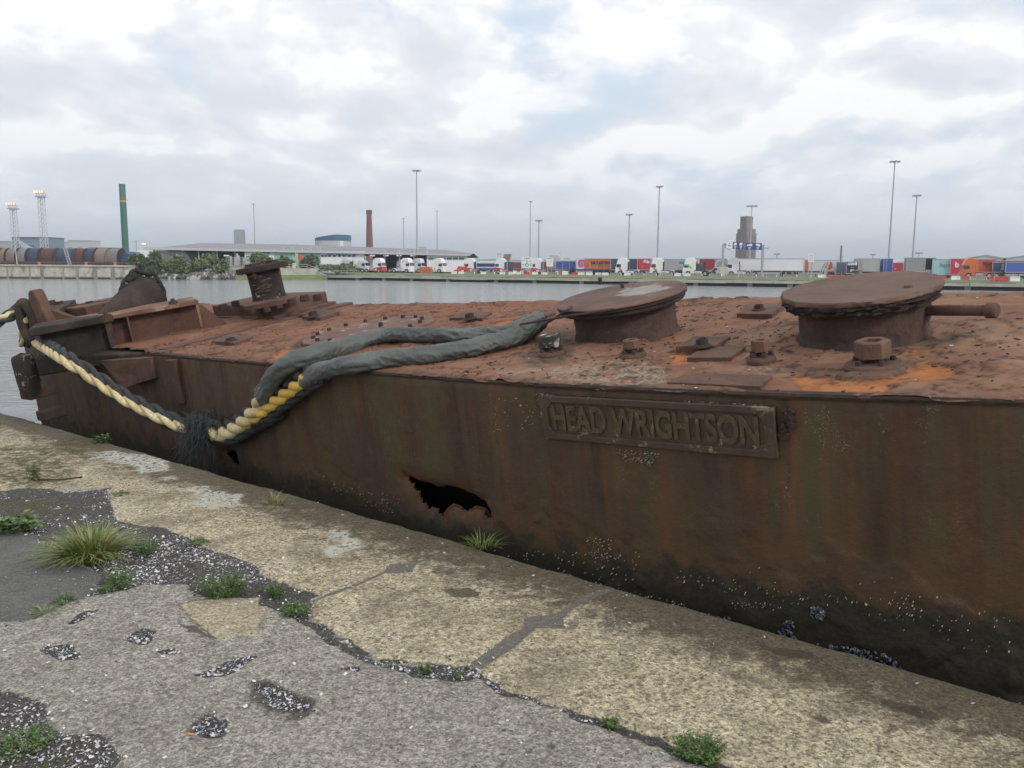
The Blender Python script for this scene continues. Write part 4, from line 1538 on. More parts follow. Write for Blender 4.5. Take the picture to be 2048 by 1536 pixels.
# ---- fairlead plate with its oval eye
fc = LB(82, 660, (BM @ pc_).y + .35)
fx_, fy_ = fc.x, fc.y
b = MB()
out = [(-.22, -.20), (-.20, .02), (-.14, .16), (-.06, .37), (-.03, .40), (.04, .40), (.07, .36), (.15, .10), (.22, -.02), (.28, -.20)]
b.prism(out, (-.02, .11, 0), (fx_ + .05, fy_ - .02, fc.z + .02), Vector((.99, .14, 0)), (0, 0, 1))
fl = b.build('fairlead', M_R1, barge, bevel=.015)
fl['label'] = 'upright fairlead plate the rope passes through'
ring = []
for k in range(32):
    t = 2 * math.pi * k / 32
    ring.append(Vector((fx_ - .10, fy_ - .06, fc.z + .10)) + Vector((.90, .43, 0)) * (.075 * math.cos(t)) + Vector((0, 0, .20 * math.sin(t))))
MB().tube(ring, .055, 12, closed=True).build('oval_eye', M_TAR, fl)
b = MB()
b.prism([(0, -.18), (.75, -.16), (.72, -.10), (.1, .18), (0, .2)], (.02, .04, 0), (fx_ + .10, fy_ + .05, fc.z), (.9, .43, 0), (0, 0, 1))
b.build('fairlead_gusset', M_R1, fl, smooth=0)

# ---- raised bolted plate and studs at the far left corner
dF = (BM @ pc_).y + 1.6
b = MB()
w0, w1 = LB(95, 632, dF - .4), LB(235, 622, dF + .3)
b.box(((w0.x + w1.x) / 2, (w0.y + w1.y) / 2 + .25, (w0.z + w1.z) / 2 + .02), ((w1 - w0).length, .75, .16), math.atan2(w1.y - w0.y, w1.x - w0.x))
cp = b.build('corner_plate', M_R1, barge, bevel=.015)
for (u, v) in ((150, 612), (168, 611), (180, 606), (196, 606), (212, 604), (140, 616), (163, 619), (188, 614), (104, 604), (120, 606), (206, 612)):
    p = LB(u, v + 4, dF + .1 - .1 * ((v - 604) / 8))
    MB().cyl((p.x, p.y, p.z - .05), (p.x, p.y, p.z + .045), .05, .045, 6, ph=rnd.random()).build('stud', M_R2, cp, smooth=0)
b = MB()
p0_, p1_ = LB(38, 640, dF - .8), LB(100, 606, dF + .3)
b.add([p0_ + Vector((0, 0, -.3)), p1_ + Vector((0, 0, -.3)), p1_, p0_] + [p + Vector((.25, .2, 0)) for p in (p0_ + Vector((0, 0, -.3)), p1_ + Vector((0, 0, -.3)), p1_, p0_)],
      [(0, 1, 2, 3), (7, 6, 5, 4), (0, 4, 5, 1), (1, 5, 6, 2), (2, 6, 7, 3), (3, 7, 4, 0)])
b.build('stem_plate', M_TAR, barge, bevel=.01)

# ---- inclined sheave horn with a chain lying over it
dH = (BM @ f1).y + .6
H1 = LB(293, 588, dH)
H0 = LB(205, 655, dH - .75)
hd_ = (H1 - H0).normalized()
Mh = hd_.to_track_quat('Z', 'Y').to_matrix()
hl = (H1 - H0).length
rh = 37 / FPX * dH
b = MB()
b.lathe([(0, -.1), (rh * .55, -.1), (rh * .9, hl * .55), (rh * 1.02, hl * .93), (rh * 1.04, hl), (rh * .92, hl + .005), (rh * .88, hl - .07), (rh * .5, hl - .075), (rh * .46, hl - .03), (0, hl - .03)], 40, H0, M=Mh)
hn = b.build('horn', rust('horn_dark', (.014, .011, .010), (.034, .023, .019), (.075, .042, .031), 4, .4), barge, smooth=35)
hn['label'] = 'inclined dark tube with a chain hung over its open end'
b = MB()
for s_, k in ((-.33, 0), (.30, 1)):
    o_ = H0 + Mh @ Vector((0, 0, 0))
    side_v = Vector((ax_g.x, ax_g.y, 0))
    a_ = H0 + side_v * s_ * 1.3 + Vector((0, 0, -.18))
    b.add([a_, H0 + hd_ * hl * .92 + side_v * s_ * .55 + Vector((0, 0, -.02)), H0 + hd_ * hl * .92 + side_v * s_ * .7 + Vector((0, 0, -.42)), a_ + Vector((0, 0, -.1))] +
          [p + Vector((-.03, .03, 0)) for p in (a_, H0 + hd_ * hl * .92 + side_v * s_ * .55 + Vector((0, 0, -.02)), H0 + hd_ * hl * .92 + side_v * s_ * .7 + Vector((0, 0, -.42)), a_ + Vector((0, 0, -.1)))],
          [(0, 1, 2, 3), (7, 6, 5, 4), (0, 4, 5, 1), (1, 5, 6, 2), (2, 6, 7, 3), (3, 7, 4, 0)])
b.build('horn_bracket', M_R1, hn, smooth=0)

chain = thing('chain', 'heavy black chain draped over the inclined tube at the left end of the caisson', 'chain', BM @ H1)
M_CH = rust('chain_black', (.010, .010, .010), (.022, .019, .018), (.045, .034, .028), 14, .3)
cpath = [(246, 596, -.30), (250, 575, -.22), (262, 553, -.1), (280, 545, .02), (300, 551, .06), (314, 565, .05), (321, 583, .02), (323, 600, 0)]
cpts, cl = smooth_path([FP(u, v, dH + d_ - .03) for u, v, d_ in cpath], 40)
nl = 10
for k in range(nl):
    t = k / (nl - 1) * 39
    i = min(int(t), 38)
    p = cpts[i].lerp(cpts[i + 1], t - i)
    d_ = (cpts[min(i + 2, 39)] - cpts[max(i - 1, 0)]).normalized()
    up = Vector((0, 0, 1)) if k % 2 else Vector((0.3, -1, .2))
    s_ = d_.cross(up).normalized()
    lk = []
    hl_, wl = cl / nl * .78, cl / nl * .42
    for j in range(20):
        a_ = 2 * math.pi * j / 20
        lk.append(p - (BM @ H1) + d_ * (hl_ * math.cos(a_)) + s_ * (wl * math.sin(a_)))
    MB().tube(lk, cl / nl * .27, 8, closed=True).build('link', M_CH, chain)

# ---- mussels and barnacles along the wet foot of the side
def side_pts(n, poly):
    out = []
    us = [p[0] for p in poly]
    vs = [p[1] for p in poly]
    while len(out) < n:
        u, v = rnd.uniform(min(us), max(us)), rnd.uniform(min(vs), max(vs))
        ins = False
        for (x0, y0), (x1, y1) in zip(poly, poly[1:] + poly[:1]):
            if (y0 <= v) != (y1 <= v) and u < x0 + (v - y0) / (y1 - y0) * (x1 - x0):
                ins = not ins
        if ins:
            out.append(SD(u, v))
    return out


def shellfish(b, p, L, w, th, el=.5):
    y0 = float(near(p.x)) - .05 * (-p.z)
    c = Vector((p.x, y0 - .012, p.z))
    M_ = Matrix.Rotation(rnd.uniform(-.9, .9), 3, 'Y') @ Matrix.Rotation(rnd.uniform(-.8, .8), 3, 'X') @ Matrix.Rotation(rnd.uniform(-.6, .6), 3, 'Z')
    vs = []
    for z, r in ((-1, .12), (-.6, .62), (0, 1), (.6, .82), (1, .25)):
        for k in range(6):
            a = k * math.pi / 3
            vs.append(c + M_ @ Vector((r * w * math.cos(a), r * th * math.sin(a), z * L)))
    fs = [(j * 6 + k, j * 6 + (k + 1) % 6, (j + 1) * 6 + (k + 1) % 6, (j + 1) * 6 + k) for j in range(4) for k in range(6)] + [(5, 4, 3, 2, 1, 0), tuple(range(24, 30))]
    b.add(vs, fs)


b = MB()
for n_, poly in ((230, [(1640, 1262), (1700, 1268), (1790, 1285), (1840, 1330), (1850, 1350), (1760, 1328), (1640, 1296)]), (90, [(1575, 1240), (1600, 1210), (1615, 1255), (1640, 1290), (1580, 1276)]), (40, [(1635, 1190), (1670, 1200), (1660, 1215), (1640, 1212)]),
                 (60, [(1410, 1200), (1490, 1215), (1480, 1240), (1400, 1222)]), (50, [(1300, 1180), (1375, 1190), (1370, 1212), (1300, 1196)])):
    for p in side_pts(n_, poly):
        shellfish(b, p, rnd.uniform(.009, .016), .0065, .0055)
mt = MT('mussel_shell')
mt.set(Base_Color=mt.ramp(mt.noise(60, 3), [(.32, (.014, .015, .021)), (.52, (.06, .068, .088)), (.70, (.26, .275, .31))]), Roughness=.3)
o = b.build('mussels', mt.m, barge, smooth=60, fix=False)
o['kind'] = 'stuff'
b = MB()
bz = [(60, [(1072, 785), (1110, 790), (1112, 860), (1090, 850)]), (100, [(1235, 893), (1330, 900), (1310, 925), (1260, 918)]), (60, [(1370, 800), (1530, 808), (1528, 814), (1370, 806)]), (36, [(985, 790), (1075, 800), (1075, 850), (990, 870)]), (50, [(1190, 1060), (1240, 1065), (1250, 1110), (1195, 1100)]), (30, [(1470, 1180), (1560, 1185), (1600, 1200), (1480, 1195)]), (26, [(1660, 1165), (1850, 1180), (1840, 1200), (1660, 1190)]), (40, [(1360, 1120), (1460, 1140), (1640, 1170), (1620, 1190), (1380, 1150)]),
      (70, [(1000, 1080), (1300, 1090), (1300, 1170), (1010, 1110)]), (130, [(1100, 1120), (1400, 1190), (1300, 1190), (1120, 1140)]), (40, [(1700, 1190), (2040, 1210), (2040, 1300), (1850, 1260)]), (60, [(620, 960), (800, 1000), (800, 1040), (640, 990)]), (16, [(1450, 1100), (1900, 1150), (1900, 1200), (1480, 1170)])]
for n_, poly in bz:
    for p in side_pts(n_, poly):
        y0 = float(near(p.x)) + .05 * p.z
        r = rnd.choice([.0012, .0015, .002, .0032]) * rnd.uniform(.8, 1.2)
        c = Vector((p.x, y0 - .010, p.z))
        vs = [c + Vector((r * math.cos(k * 1.047), 0.006, r * math.sin(k * 1.047))) for k in range(6)] + [c + Vector((r * .45 * math.cos(k * 1.047), -.006, r * .45 * math.sin(k * 1.047))) for k in range(6)]
        b.add(vs, [(k, (k + 1) % 6, 6 + (k + 1) % 6, 6 + k) for k in range(6)] + [tuple(range(6, 12))])
o = b.build('barnacles', flat('barnacle_white', (.30, .28, .23), .8, var=.6, scale=40), barge, smooth=0, fix=False)
o['kind'] = 'stuff'

# ---- loose rust chips on the deck
N = 9000
cx_ = NR.uniform(-5.4, 1.7, N)
cy_ = near(cx_) + NR.uniform(.02, 1, N) ** 1.1 * (far_(cx_) - near(cx_) - .05)
pd_ = .12 + .7 * sstep(.5, .62, fbm(cx_ * 1.7, cy_ * 1.7, 3, 300))
pd_ *= np.where(cx_ > -1.9, 1.0, .45)
kp = NR.rand(N) < pd_ * .30
b = MB()
for x_, y_ in zip(cx_[kp], cy_[kp]):
    r = .0035 + .011 * rnd.random() ** 2.6
    z_ = dz(x_, y_) + .002
    t0 = rnd.random() * 6
    nn = rnd.choice([4, 5, 6])
    tz = rnd.uniform(-.35, .35)
    tp = [(x_ + r * rnd.uniform(.7, 2.0) * math.cos(t0 + 6.283 * k / nn), y_ + r * rnd.uniform(.4, .9) * math.sin(t0 + 6.283 * k / nn)) for k in range(nn)]
    top = [Vector((a_, c_, z_ + .004 + (a_ - x_) * tz)) for a_, c_ in tp]
    b.add(top + [p - Vector((0, 0, .0045)) for p in top], [tuple(range(nn))] + [(k, nn + k, nn + (k + 1) % nn, (k + 1) % nn) for k in range(nn)])
o = b.build('rust_chips', rust('chip_rust', (.040, .022, .016), (.095, .050, .033), (.15, .080, .052), 25, .4), barge, smooth=0, fix=False)
o['kind'] = 'stuff'
# a few pale droppings and flecks
b = MB()
for k in range(90):
    x_ = rnd.uniform(-5.6, 1.4)
    y_ = float(near(x_)) + rnd.random() * 2.1
    r = rnd.uniform(.003, .010)
    z_ = dz(x_, y_) + .004
    b.add([(x_ + r * rnd.uniform(.6, 1.3) * math.cos(k2), y_ + r * rnd.uniform(.6, 1.3) * math.sin(k2), z_) for k2 in (0, 1.2, 2.5, 3.8, 5)], [(0, 1, 2, 3, 4)])
o = b.build('pale_flecks', flat('fleck_white', (.55, .53, .48), .8), barge, smooth=0)
o['kind'] = 'stuff'
# ================================================================ the mooring rope with its grey sleeve
def bw(x, y, z):
    return BM @ Vector((x, y, z))


def on_side(u, v, off):
    """in front of the near side by off, following its curve"""
    lo, hi = 2.0, 14.0
    p = None
    r = ray(u, v)
    for _ in range(40):
        d = (lo + hi) / 2
        q_ = BI @ (CAM_P + r * (d / r.y))
        if q_.y > float(near(q_.x)) + .05 * q_.z - off:
            hi = d
        else:
            lo = d
    return CAM_P + r * (lo / r.y)


def on_deck(u, v, h):
    return BM @ DK(u, v, h)


rope = thing('mooring_rope', 'thick twisted yellow and black mooring rope ending in a loop with a grey canvas sleeve', 'rope', on_side(405, 865, .1))
RO = rope.location.copy()

M_YEL = MT('rope_cream')
_f = M_YEL.n('ShaderNodeTexWave', {'Vector': M_YEL.mp(rot=(.5, .3, .8)), 'Scale': 75.0, 'Distortion': 3.0, 'Detail': 2.0}).outputs[1]
_g = M_YEL.noise(7, 5, .6)
M_YEL.set(Base_Color=M_YEL.mix(M_YEL.ramp(M_YEL.noise(40, 5, .7), [(.5, 0.0), (.68, .6)]), M_YEL.ramp(_g, [(.3, (.48, .39, .19)), (.5, (.62, .52, .28)), (.7, (.70, .63, .42))]), (.22, .17, .09)), Roughness=.75)
M_YEL.bump(_f, .35, .004)
M_YEL = M_YEL.m
M_YL2 = flat('rope_yellow', (.62, .40, .07), .7, var=.25, scale=12, bump=.4, bscale=120)
M_BK = MT('rope_black')
_f = M_BK.n('ShaderNodeTexWave', {'Vector': M_BK.mp(rot=(.5, .3, .8)), 'Scale': 75.0, 'Distortion': 3.0, 'Detail': 2.0}).outputs[1]
M_BK.set(Base_Color=M_BK.ramp(M_BK.noise(30, 5, .7), [(.35, (.016, .017, .019)), (.7, (.055, .056, .062))]), Roughness=.7)
M_BK.bump(_f, .5, .005)
M_BK = M_BK.m


def twist(path, ro, rs, pitch, parent, mats=('y', 'y', 'b', 'b'), ph=0.0, ycol=None, n_per=26, spread=(0, 1.25, 3.14, 4.39), taper=None):
    pts0, L = smooth_path(path, 60)
    n = max(int(L / pitch * n_per), 30)
    pts, L = smooth_path(path, n)
    pts = [p - RO for p in pts]
    up = None
    fr = []
    for i in range(n):
        t = (pts[min(i + 1, n - 1)] - pts[max(i - 1, 0)]).normalized()
        if up is None:
            up = t.orthogonal().normalized()
        up = (up - t * up.dot(t)).normalized()
        fr.append((up.copy(), t.cross(up)))
    for k, mk in enumerate(mats):
        sp = []
        for i in range(n):
            a = ph + spread[k] + 2 * math.pi * (L * i / (n - 1)) / pitch
            tp = taper(i / (n - 1)) if taper else 1
            sp.append(pts[i] + fr[i][0] * (ro * tp * math.cos(a)) + fr[i][1] * (ro * tp * math.sin(a)))
        MB().tube(sp, [rs * (taper(i / (n - 1)) if taper else 1) for i in range(n)], 9, rf=lambda i, j: 1 + .05 * mnoise.noise((i * .21, j * 1.3, k * 5 + ph))).build('yellow_strand' if mk == 'y' else 'black_strand', (ycol or M_YEL) if mk == 'y' else M_BK, parent, smooth=80)


# long span from the fairlead down to the splice
fw = BM @ Vector((fx_ - .10, fy_ - .06, fc.z + .10))
span = [fw + Vector((.0, 0, .03)), FP(50, 648, 9.5), FP(62, 676, 9.25), on_side(120, 714, .62), on_side(185, 757, .50), on_side(250, 800, .36), on_side(310, 831, .25), on_side(360, 853, .15), on_side(395, 866, .12), on_side(430, 868, .10)]


def flank(path, o, back):
    """the same path moved sideways (o) and away from us (back)"""
    ow = BM.to_3x3() @ Vector((0, -1, 0))
    r = []
    for i, p in enumerate(path):
        t = (path[min(i + 1, len(path) - 1)] - path[max(i - 1, 0)]).normalized()
        s_ = t.cross(ow).normalized()
        r.append(p + s_ * o - ow * back)
    return r


def plait(path, k=1.0, ph=0.0, ycol=None, pitch=.34):
    """cream pair on the face, tarred pairs either side of it"""
    twist(path, .024 * k, .034 * k, pitch, rope, ph=ph, mats=('y', 'y'), spread=(0, 3.14), ycol=ycol)
    twist(flank(path, .052 * k, .030 * k), .022 * k, .030 * k, pitch, rope, ph=ph + 1.2, mats=('b', 'b'), spread=(0, 3.14))
    twist(flank(path, -.048 * k, .032 * k), .022 * k, .028 * k, pitch, rope, ph=ph + 2.1, mats=('b', 'b'), spread=(0, 3.14))


plait(span, .92, pitch=.40)
# outboard end leading away to the left, and the tail hanging at the post
plait([fw + Vector((.03, 0, .02)), FP(40, 620, 10.3), FP(12, 634, 10.2), FP(-40, 660, 10.0)], .95, ph=1.0)
plait([fw + Vector((-.05, 0, .10)), FP(56, 640, 9.85), FP(49, 650, 9.75), FP(46, 672, 9.75), FP(45, 690, 9.8)], .85, ph=2.2)
twist([FP(88, 598, 10.35), FP(92, 608, 10.3), FP(92, 618, 10.3)], .030, .036, .36, rope, ph=.2, mats=('y', 'y'))
twist([FP(52, 758, 9.55), FP(54, 772, 9.55), FP(58, 790, 9.6)], .034, .040, .30, rope, ph=.6)
# splice: two legs run up to the sleeve
plait([on_side(425, 868, .12), on_side(455, 866, .12), on_side(490, 844, .12), on_side(516, 814, .12), on_side(530, 785, .12), on_side(548, 757, .11)], 1.12, ph=.9, pitch=.36)
plait([on_side(492, 850, .10), on_side(522, 826, .11), on_side(556, 801, .11), on_side(585, 780, .10), on_side(612, 760, .10), on_side(640, 746, .09)], .92, ph=2.4, ycol=M_YL2, pitch=.32)
twist([on_side(420, 862, .05), on_side(470, 868, .05), on_side(520, 846, .05), on_side(560, 822, .05)], .030, .034, .34, rope, ph=.2, mats=('b', 'b', 'b', 'b'))

# sleeve
M_SLV = MT('sleeve_canvas')
_w = M_SLV.noise(3.2, 5, .6)
c_ = M_SLV.ramp(_w, [(.3, (.064, .074, .070)), (.55, (.098, .110, .104)), (.75, (.135, .148, .140))])
c_ = M_SLV.mix(M_SLV.ramp(M_SLV.noise(2.0, 6, .7), [(.66, 0.0), (.74, .5)]), c_, (.13, .105, .06))
c_ = M_SLV.mix(M_SLV.ramp(M_SLV.noise(14, 6, .75), [(.60, 0.0), (.72, .5)]), c_, (.045, .047, .046))
M_SLV.set(Base_Color=c_, Roughness=.62)
M_SLV.bump(M_SLV.ma('ADD', M_SLV.noise(22, 6, .62, 1.2), M_SLV.ma('MULTIPLY', M_SLV.noise(420, 2), .15)), .55, .016)
M_SLV = M_SLV.m
RS = .058
leg1 = [on_side(528, 792, .12), on_side(548, 757, .12), on_side(578, 728, .10), on_deck(622, 712, RS + .02), on_deck(672, 699, RS), on_deck(735, 679, RS), on_deck(780, 671, RS), on_deck(850, 671, RS), on_deck(920, 672, RS), on_deck(990, 671, RS), on_deck(1035, 660, RS + .02), on_deck(1066, 644, RS + .05), on_deck(1080, 632, RS + .08)]
leg2 = [on_side(612, 764, .10), on_side(632, 746, .10), on_side(660, 738, .08), on_deck(705, 729, RS + .01), on_deck(760, 721, RS), on_deck(830, 713, RS), on_deck(900, 704, RS), on_deck(965, 691, RS), on_deck(1020, 676, RS + .01), on_deck(1058, 658, RS + .04), on_deck(1082, 638, RS + .08)]


def sleeve(path, rads, seed, flare):
    N_ = 420
    nk = 56
    pts, L = smooth_path(path, N_)
    pts = [p - RO for p in pts]
    b = MB()
    vs = []
    up = Vector((0, 0, 1))
    for i in range(N_):
        t = (pts[min(i + 1, N_ - 1)] - pts[max(i - 1, 0)]).normalized()
        up = Vector((0, 0, 1)) - t * t.z
        up.normalize()
        sd_ = t.cross(up)
        s = i / (N_ - 1)
        r = float(np.interp(s, [x[0] for x in rads], [x[1] for x in rads]))
        bunch = float(np.interp(s, [0, .12, .62, .78, 1], [.55, .7, .8, 1.5, 1.7]))
        for k in range(nk):
            a = 2 * math.pi * k / nk
            x_ = s * L
            # gathers that run round the tube, diagonal creases and a lazy sag
            f1_ = mnoise.noise((x_ * 11 + .9 * math.sin(a + seed + x_ * 3), math.cos(a) * 1.3, math.sin(a) * .9 + seed))
            f2_ = mnoise.noise((x_ * 26 - 1.4 * math.cos(a + 2 * seed), math.cos(a) * 1.6 + 3, math.sin(a) * 1.6 + seed * 2))
            f3_ = mnoise.noise((x_ * 5, math.cos(a) * 1.4 + 9, math.sin(a) * 1.4))
            f1_ = 1 - 2 * abs(f1_) ** .75
            f2_ = 1 - 2 * abs(f2_) ** .8
            rr = r * (1 + bunch * (.13 * f1_ + .05 * f2_) + .20 * f3_)
            if s < .05:
                rr *= 1 + flare * (1 - s / .05) * (.5 + .9 * mnoise.noise((math.cos(a) * 2, math.sin(a) * 2, seed)))
            e = .90 if math.cos(a) < 0 else 1.0
            vs.append(pts[i] + up * (rr * math.cos(a) * e) + sd_ * (rr * math.sin(a)) + (t * (.05 * (mnoise.noise((a * 1.3, seed, 2)))) if i == 0 else Vector()))
    b.add(vs, [(i * nk + k, i * nk + (k + 1) % nk, (i + 1) * nk + (k + 1) % nk, (i + 1) * nk + k) for i in range(N_ - 1) for k in range(nk)])
    b.add([pts[-1] + (pts[-1] - pts[-2]).normalized() * .035] + vs[-nk:], [(0, 1 + (k + 1) % nk, 1 + k) for k in range(nk)])
    o = b.build('canvas_sleeve', M_SLV, rope, smooth=180)
    return o


s1_ = sleeve(leg1, [(0, .066), (.06, .070), (.2, .070), (.5, .060), (.8, .054), (.9, .054), (.97, .062), (1, .045)], 1.0, .25)
s1_['label'] = 'rear leg of the grey canvas sleeve'
s2_ = sleeve(leg2, [(0, .050), (.06, .056), (.25, .060), (.55, .060), (.8, .056), (.92, .064), (.97, .066), (1, .05)], 5.0, .2)
s2_['label'] = 'front leg of the grey canvas sleeve, with a hole showing yellow rope'
# hole in the sleeve showing the yellow rope
p = on_deck(868, 701, RS) - RO
b = MB()
tv_ = (CAM_P - (p + RO)).normalized()
M_ = tv_.to_track_quat('Z', 'Y').to_matrix()
b.lathe([(0, .006), (.016, .004), (.022, -.01)], 12, p + tv_ * .072, M=M_ @ Matrix.Diagonal((1, .8, 1)))
b.build('yellow_strand', M_YL2, s2_)
b = MB()
b.prism([(.05 * math.cos(t) * (1 + .3 * math.sin(3 * t)), .05 * math.sin(t)) for t in [k * .5236 for k in range(12)]], M_ @ Vector((0, 0, .002)), p + tv_ * .066 + Vector((0, 0, .006)), M_ @ Vector((1, 0, 0)), M_ @ Vector((0, 1, 0)))

# frayed black tassel at the splice
b = MB()
kc = on_side(408, 852, .13) - RO
for k in range(430):
    a = rnd.uniform(-1.25, 1.35)
    p = kc + Vector((rnd.gauss(.01, .036), rnd.gauss(0, .03), rnd.gauss(0, .03)))
    L = rnd.uniform(.05, .36) if k % 3 else rnd.uniform(.02, .12)
    side_ = BM.to_3x3() @ Vector((1, 0, 0))
    outw = BM.to_3x3() @ Vector((0, -1, 0))
    d = side_ * rnd.gauss(-.12, .46) + outw * rnd.uniform(.15, .6)
    q1_ = p + d * rnd.uniform(.06, .16) + Vector((0, 0, .045 + rnd.uniform(-.04, .08)))
    q2_ = p + d * .19 + Vector((rnd.gauss(0, .018), 0, -.35 * L))
    q3_ = p + d * .22 + Vector((rnd.gauss(0, .055), rnd.gauss(0, .02), -L))
    b.tube([p, q1_, (q1_ + q2_) / 2 + d * .03, q2_, q3_], .0016, 3, cap=False)
M_FR = flat('fray_black', (.040, .043, .050), .7, var=.5, scale=20)
o = b.build('frayed_end', M_FR, rope, smooth=0, fix=False)
o['label'] = 'shaggy black tassel of unlaid fibres'
b = MB()
for k in range(90):
    p = on_side(rnd.uniform(385, 440), rnd.uniform(838, 868), .14) - RO
    d = Vector((rnd.gauss(0, .08), rnd.gauss(-.05, .05), rnd.gauss(.02, .06)))
    b.tube([p, p + d * .6 + Vector((0, 0, .01)), p + d + Vector((0, 0, -.02))], .002, 3, cap=False)
b.build('stray_fibre', M_FR, rope, smooth=0, fix=False)

# wire that holds the eye back to the hatch
M_WIRE = rust('wire_rust', (.030, .023, .020), (.060, .042, .034), (.10, .065, .050), 20, .4)
w_th = thing('wire', 'thin rusty wire looped from the rope sleeve to the neck of the left hatch', 'wire', on_deck(1085, 650, .1))
WO = w_th.location.copy()
b = MB()
n1_ = BM @ Vector((c1.x, c1.y, z1 + .30))


d0_ = n1_.y
pth, _ = smooth_path([on_deck(1040, 649, .150), on_deck(1085, 641, .170), FP(1137, 632, d0_ - .30), FP(1172, 627, d0_ - .40), FP(1206, 621, d0_ - .42), FP(1250, 615, d0_ - .36)], 60)
b.tube([p - WO for p in pth], .0075, 6)
b.build('strand', M_WIRE, w_th)
b = MB()
pth, _ = smooth_path([on_deck(1083, 652, .13), on_deck(1100, 642, .15), FP(1128, 624, d0_ - .26), FP(1143, 614, d0_ - .20)], 30)
b.tube([p - WO for p in pth], .008, 6)
b.build('strand', M_WIRE, w_th)
# ================================================================ dock water
m = MT('dock_water')
s_ = m.sep(m.tc.outputs['Object'])
dist = m.ma('SQRT', m.ma('ADD', m.ma('MULTIPLY', s_[0], s_[0]), m.ma('MULTIPLY', s_[1], s_[1])))
w1 = m.noise(1.0, 4, .6, .4, vec=m.mp(sc=(.55, .85, 1), rot=(0, 0, .35)))
w2 = m.noise(1.0, 4, .6, .6, vec=m.mp(sc=(2.0, 3.2, 1), rot=(0, 0, .2)))
w3 = m.noise(1.0, 3, .6, .3, vec=m.mp(sc=(6.5, 9, 1), rot=(0, 0, -.2)))
hw = m.ma('ADD', m.ma('MULTIPLY', w1, 1.0), m.ma('ADD', m.ma('MULTIPLY', w2, .38), m.ma('MULTIPLY', w3, .11)))
m.set(Base_Color=(.20, .22, .232), Roughness=.08, IOR=1.33)
m.bump(hw, 1.0, .20)
WZ = -1.6
b = MB()
b.add([(-900, -30, WZ), (500, -30, WZ), (500, 420, WZ), (-900, 420, WZ)], [(0, 1, 2, 3)])
tag(b.build('dock_water', m.m, smooth=0), kind='structure')

# ================================================================ the land across the dock
E0 = Vector((-38.5, 202))
E1 = Vector((69.9, 139))
EDIR = (E1 - E0).normalized()
EN = Vector((-EDIR.y, EDIR.x))
if EN.y < 0:
    EN = -EN


def EP(s, n, z):
    p = E0 + EDIR * s + EN * n
    return Vector((p.x, p.y, z))


M_ASPH = flat('yard_asphalt', (.11, .11, .11), .9, var=.25, scale=.2)
M_CON = rust('dock_concrete', (.10, .095, .08), (.25, .235, .20), (.38, .36, .31), .35, .3, bump=.5)
M_CON2 = rust('pale_concrete', (.26, .25, .20), (.44, .43, .37), (.58, .56, .50), .30, .3, bump=.5)
M_TIDE = flat('tide_black', (.020, .021, .016), .85, var=.5, scale=.6)
M_GRS = rust('verge_grass', (.085, .105, .035), (.14, .165, .060), (.20, .205, .09), .5, .25, bump=.6)
b = MB()
b.add([EP(-12, 9, -.02), EP(420, 9, -.02), EP(420, 900, -.02), (5000, 9000, -.02), (-5000, 9000, -.02), (-1400, 215, -.02), (-60, 215, -.02)], [(0, 1, 2, 3, 4, 5, 6)])
tag(b.build('ground', M_ASPH, smooth=0), kind='structure')
b = MB()
n_ = 260
vs = []
for i in range(n_):
    s = -11 + 337 * i / (n_ - 1)
    for j, (nn, z) in enumerate(((.9, -.46), (2.5, -.36), (5, -.16), (7.5, .02), (9.6, .06))):
        vs.append(EP(s, nn, z + rnd.uniform(-.05, .08)))
b.add(vs, [(i * 5 + j, (i + 1) * 5 + j, (i + 1) * 5 + j + 1, i * 5 + j + 1) for i in range(n_ - 1) for j in range(4)])
tag(b.build('verge', M_GRS, smooth=60), kind='structure')

qw = thing('quay_wall', 'long low concrete quay wall across the dock below the parked lorries', 'quay wall', EP(100, 0, -.5))
qwo = qw.location.copy()


def wallstrip(b, s0, s1, n0, n1, z0, z1):
    P_ = [EP(s0, n0, z0), EP(s1, n0, z0), EP(s1, n1, z0), EP(s0, n1, z0)]
    P2 = [Vector((p.x, p.y, z1)) for p in P_]
    b.add([p - qwo for p in P_ + P2], [(3, 2, 1, 0), (4, 5, 6, 7), (0, 1, 5, 4), (1, 2, 6, 5), (2, 3, 7, 6), (3, 0, 4, 7)])


b = MB()
s = -11.5
while s < 320:
    L = rnd.uniform(6, 11)
    wallstrip(b, s, s + L - .06, .0 + rnd.uniform(-.05, .05), 1.5, -1.05 + rnd.uniform(-.08, .08), -.50)
    s += L
b.build('coping', M_CON2, qw, smooth=0)
b = MB()
wallstrip(b, -11.5, 320, .55, 1.6, -3, -1.0)
b.build('dark_face', M_TIDE, qw, smooth=0)
b = MB()
s = -11.0
while s < 320:
    wallstrip(b, s, s + .9, .30, 1.4, -3, -1.02)
    s += rnd.uniform(7, 13)
b.build('buttress', M_CON, qw, smooth=0)

# ---- left pier (higher), its wall and the curved steel hoods on it
DL = 195.0
M_PW = MT('pier_wall_concrete')
_v = M_PW.noise(1.0, 6, .65, .2, vec=M_PW.mp(sc=(.35, .3, .10)))
_w = M_PW.noise(.8, 6, .7)
_c = M_PW.ramp(_v, [(.36, (.17, .15, .115)), (.44, (.40, .375, .31)), (.62, (.52, .495, .43))])
_c = M_PW.mix(M_PW.ramp(_w, [(.52, 0.0), (.66, .8)]), _c, (.15, .125, .085))
_z = M_PW.sep()[2]
_c = M_PW.mix(M_PW.mr(_z, -2.5, -2.9), _c, (.035, .036, .026))
M_PW.set(Base_Color=_c, Roughness=.9)
pier = thing('pier_wall', 'tall stained concrete pier wall at the left with a pale cap, below the rusty hoods', 'quay wall', (FX(130, DL), DL, 1.5))
xl, xr = FX(-220, DL), FX(262, DL)
b = MB()
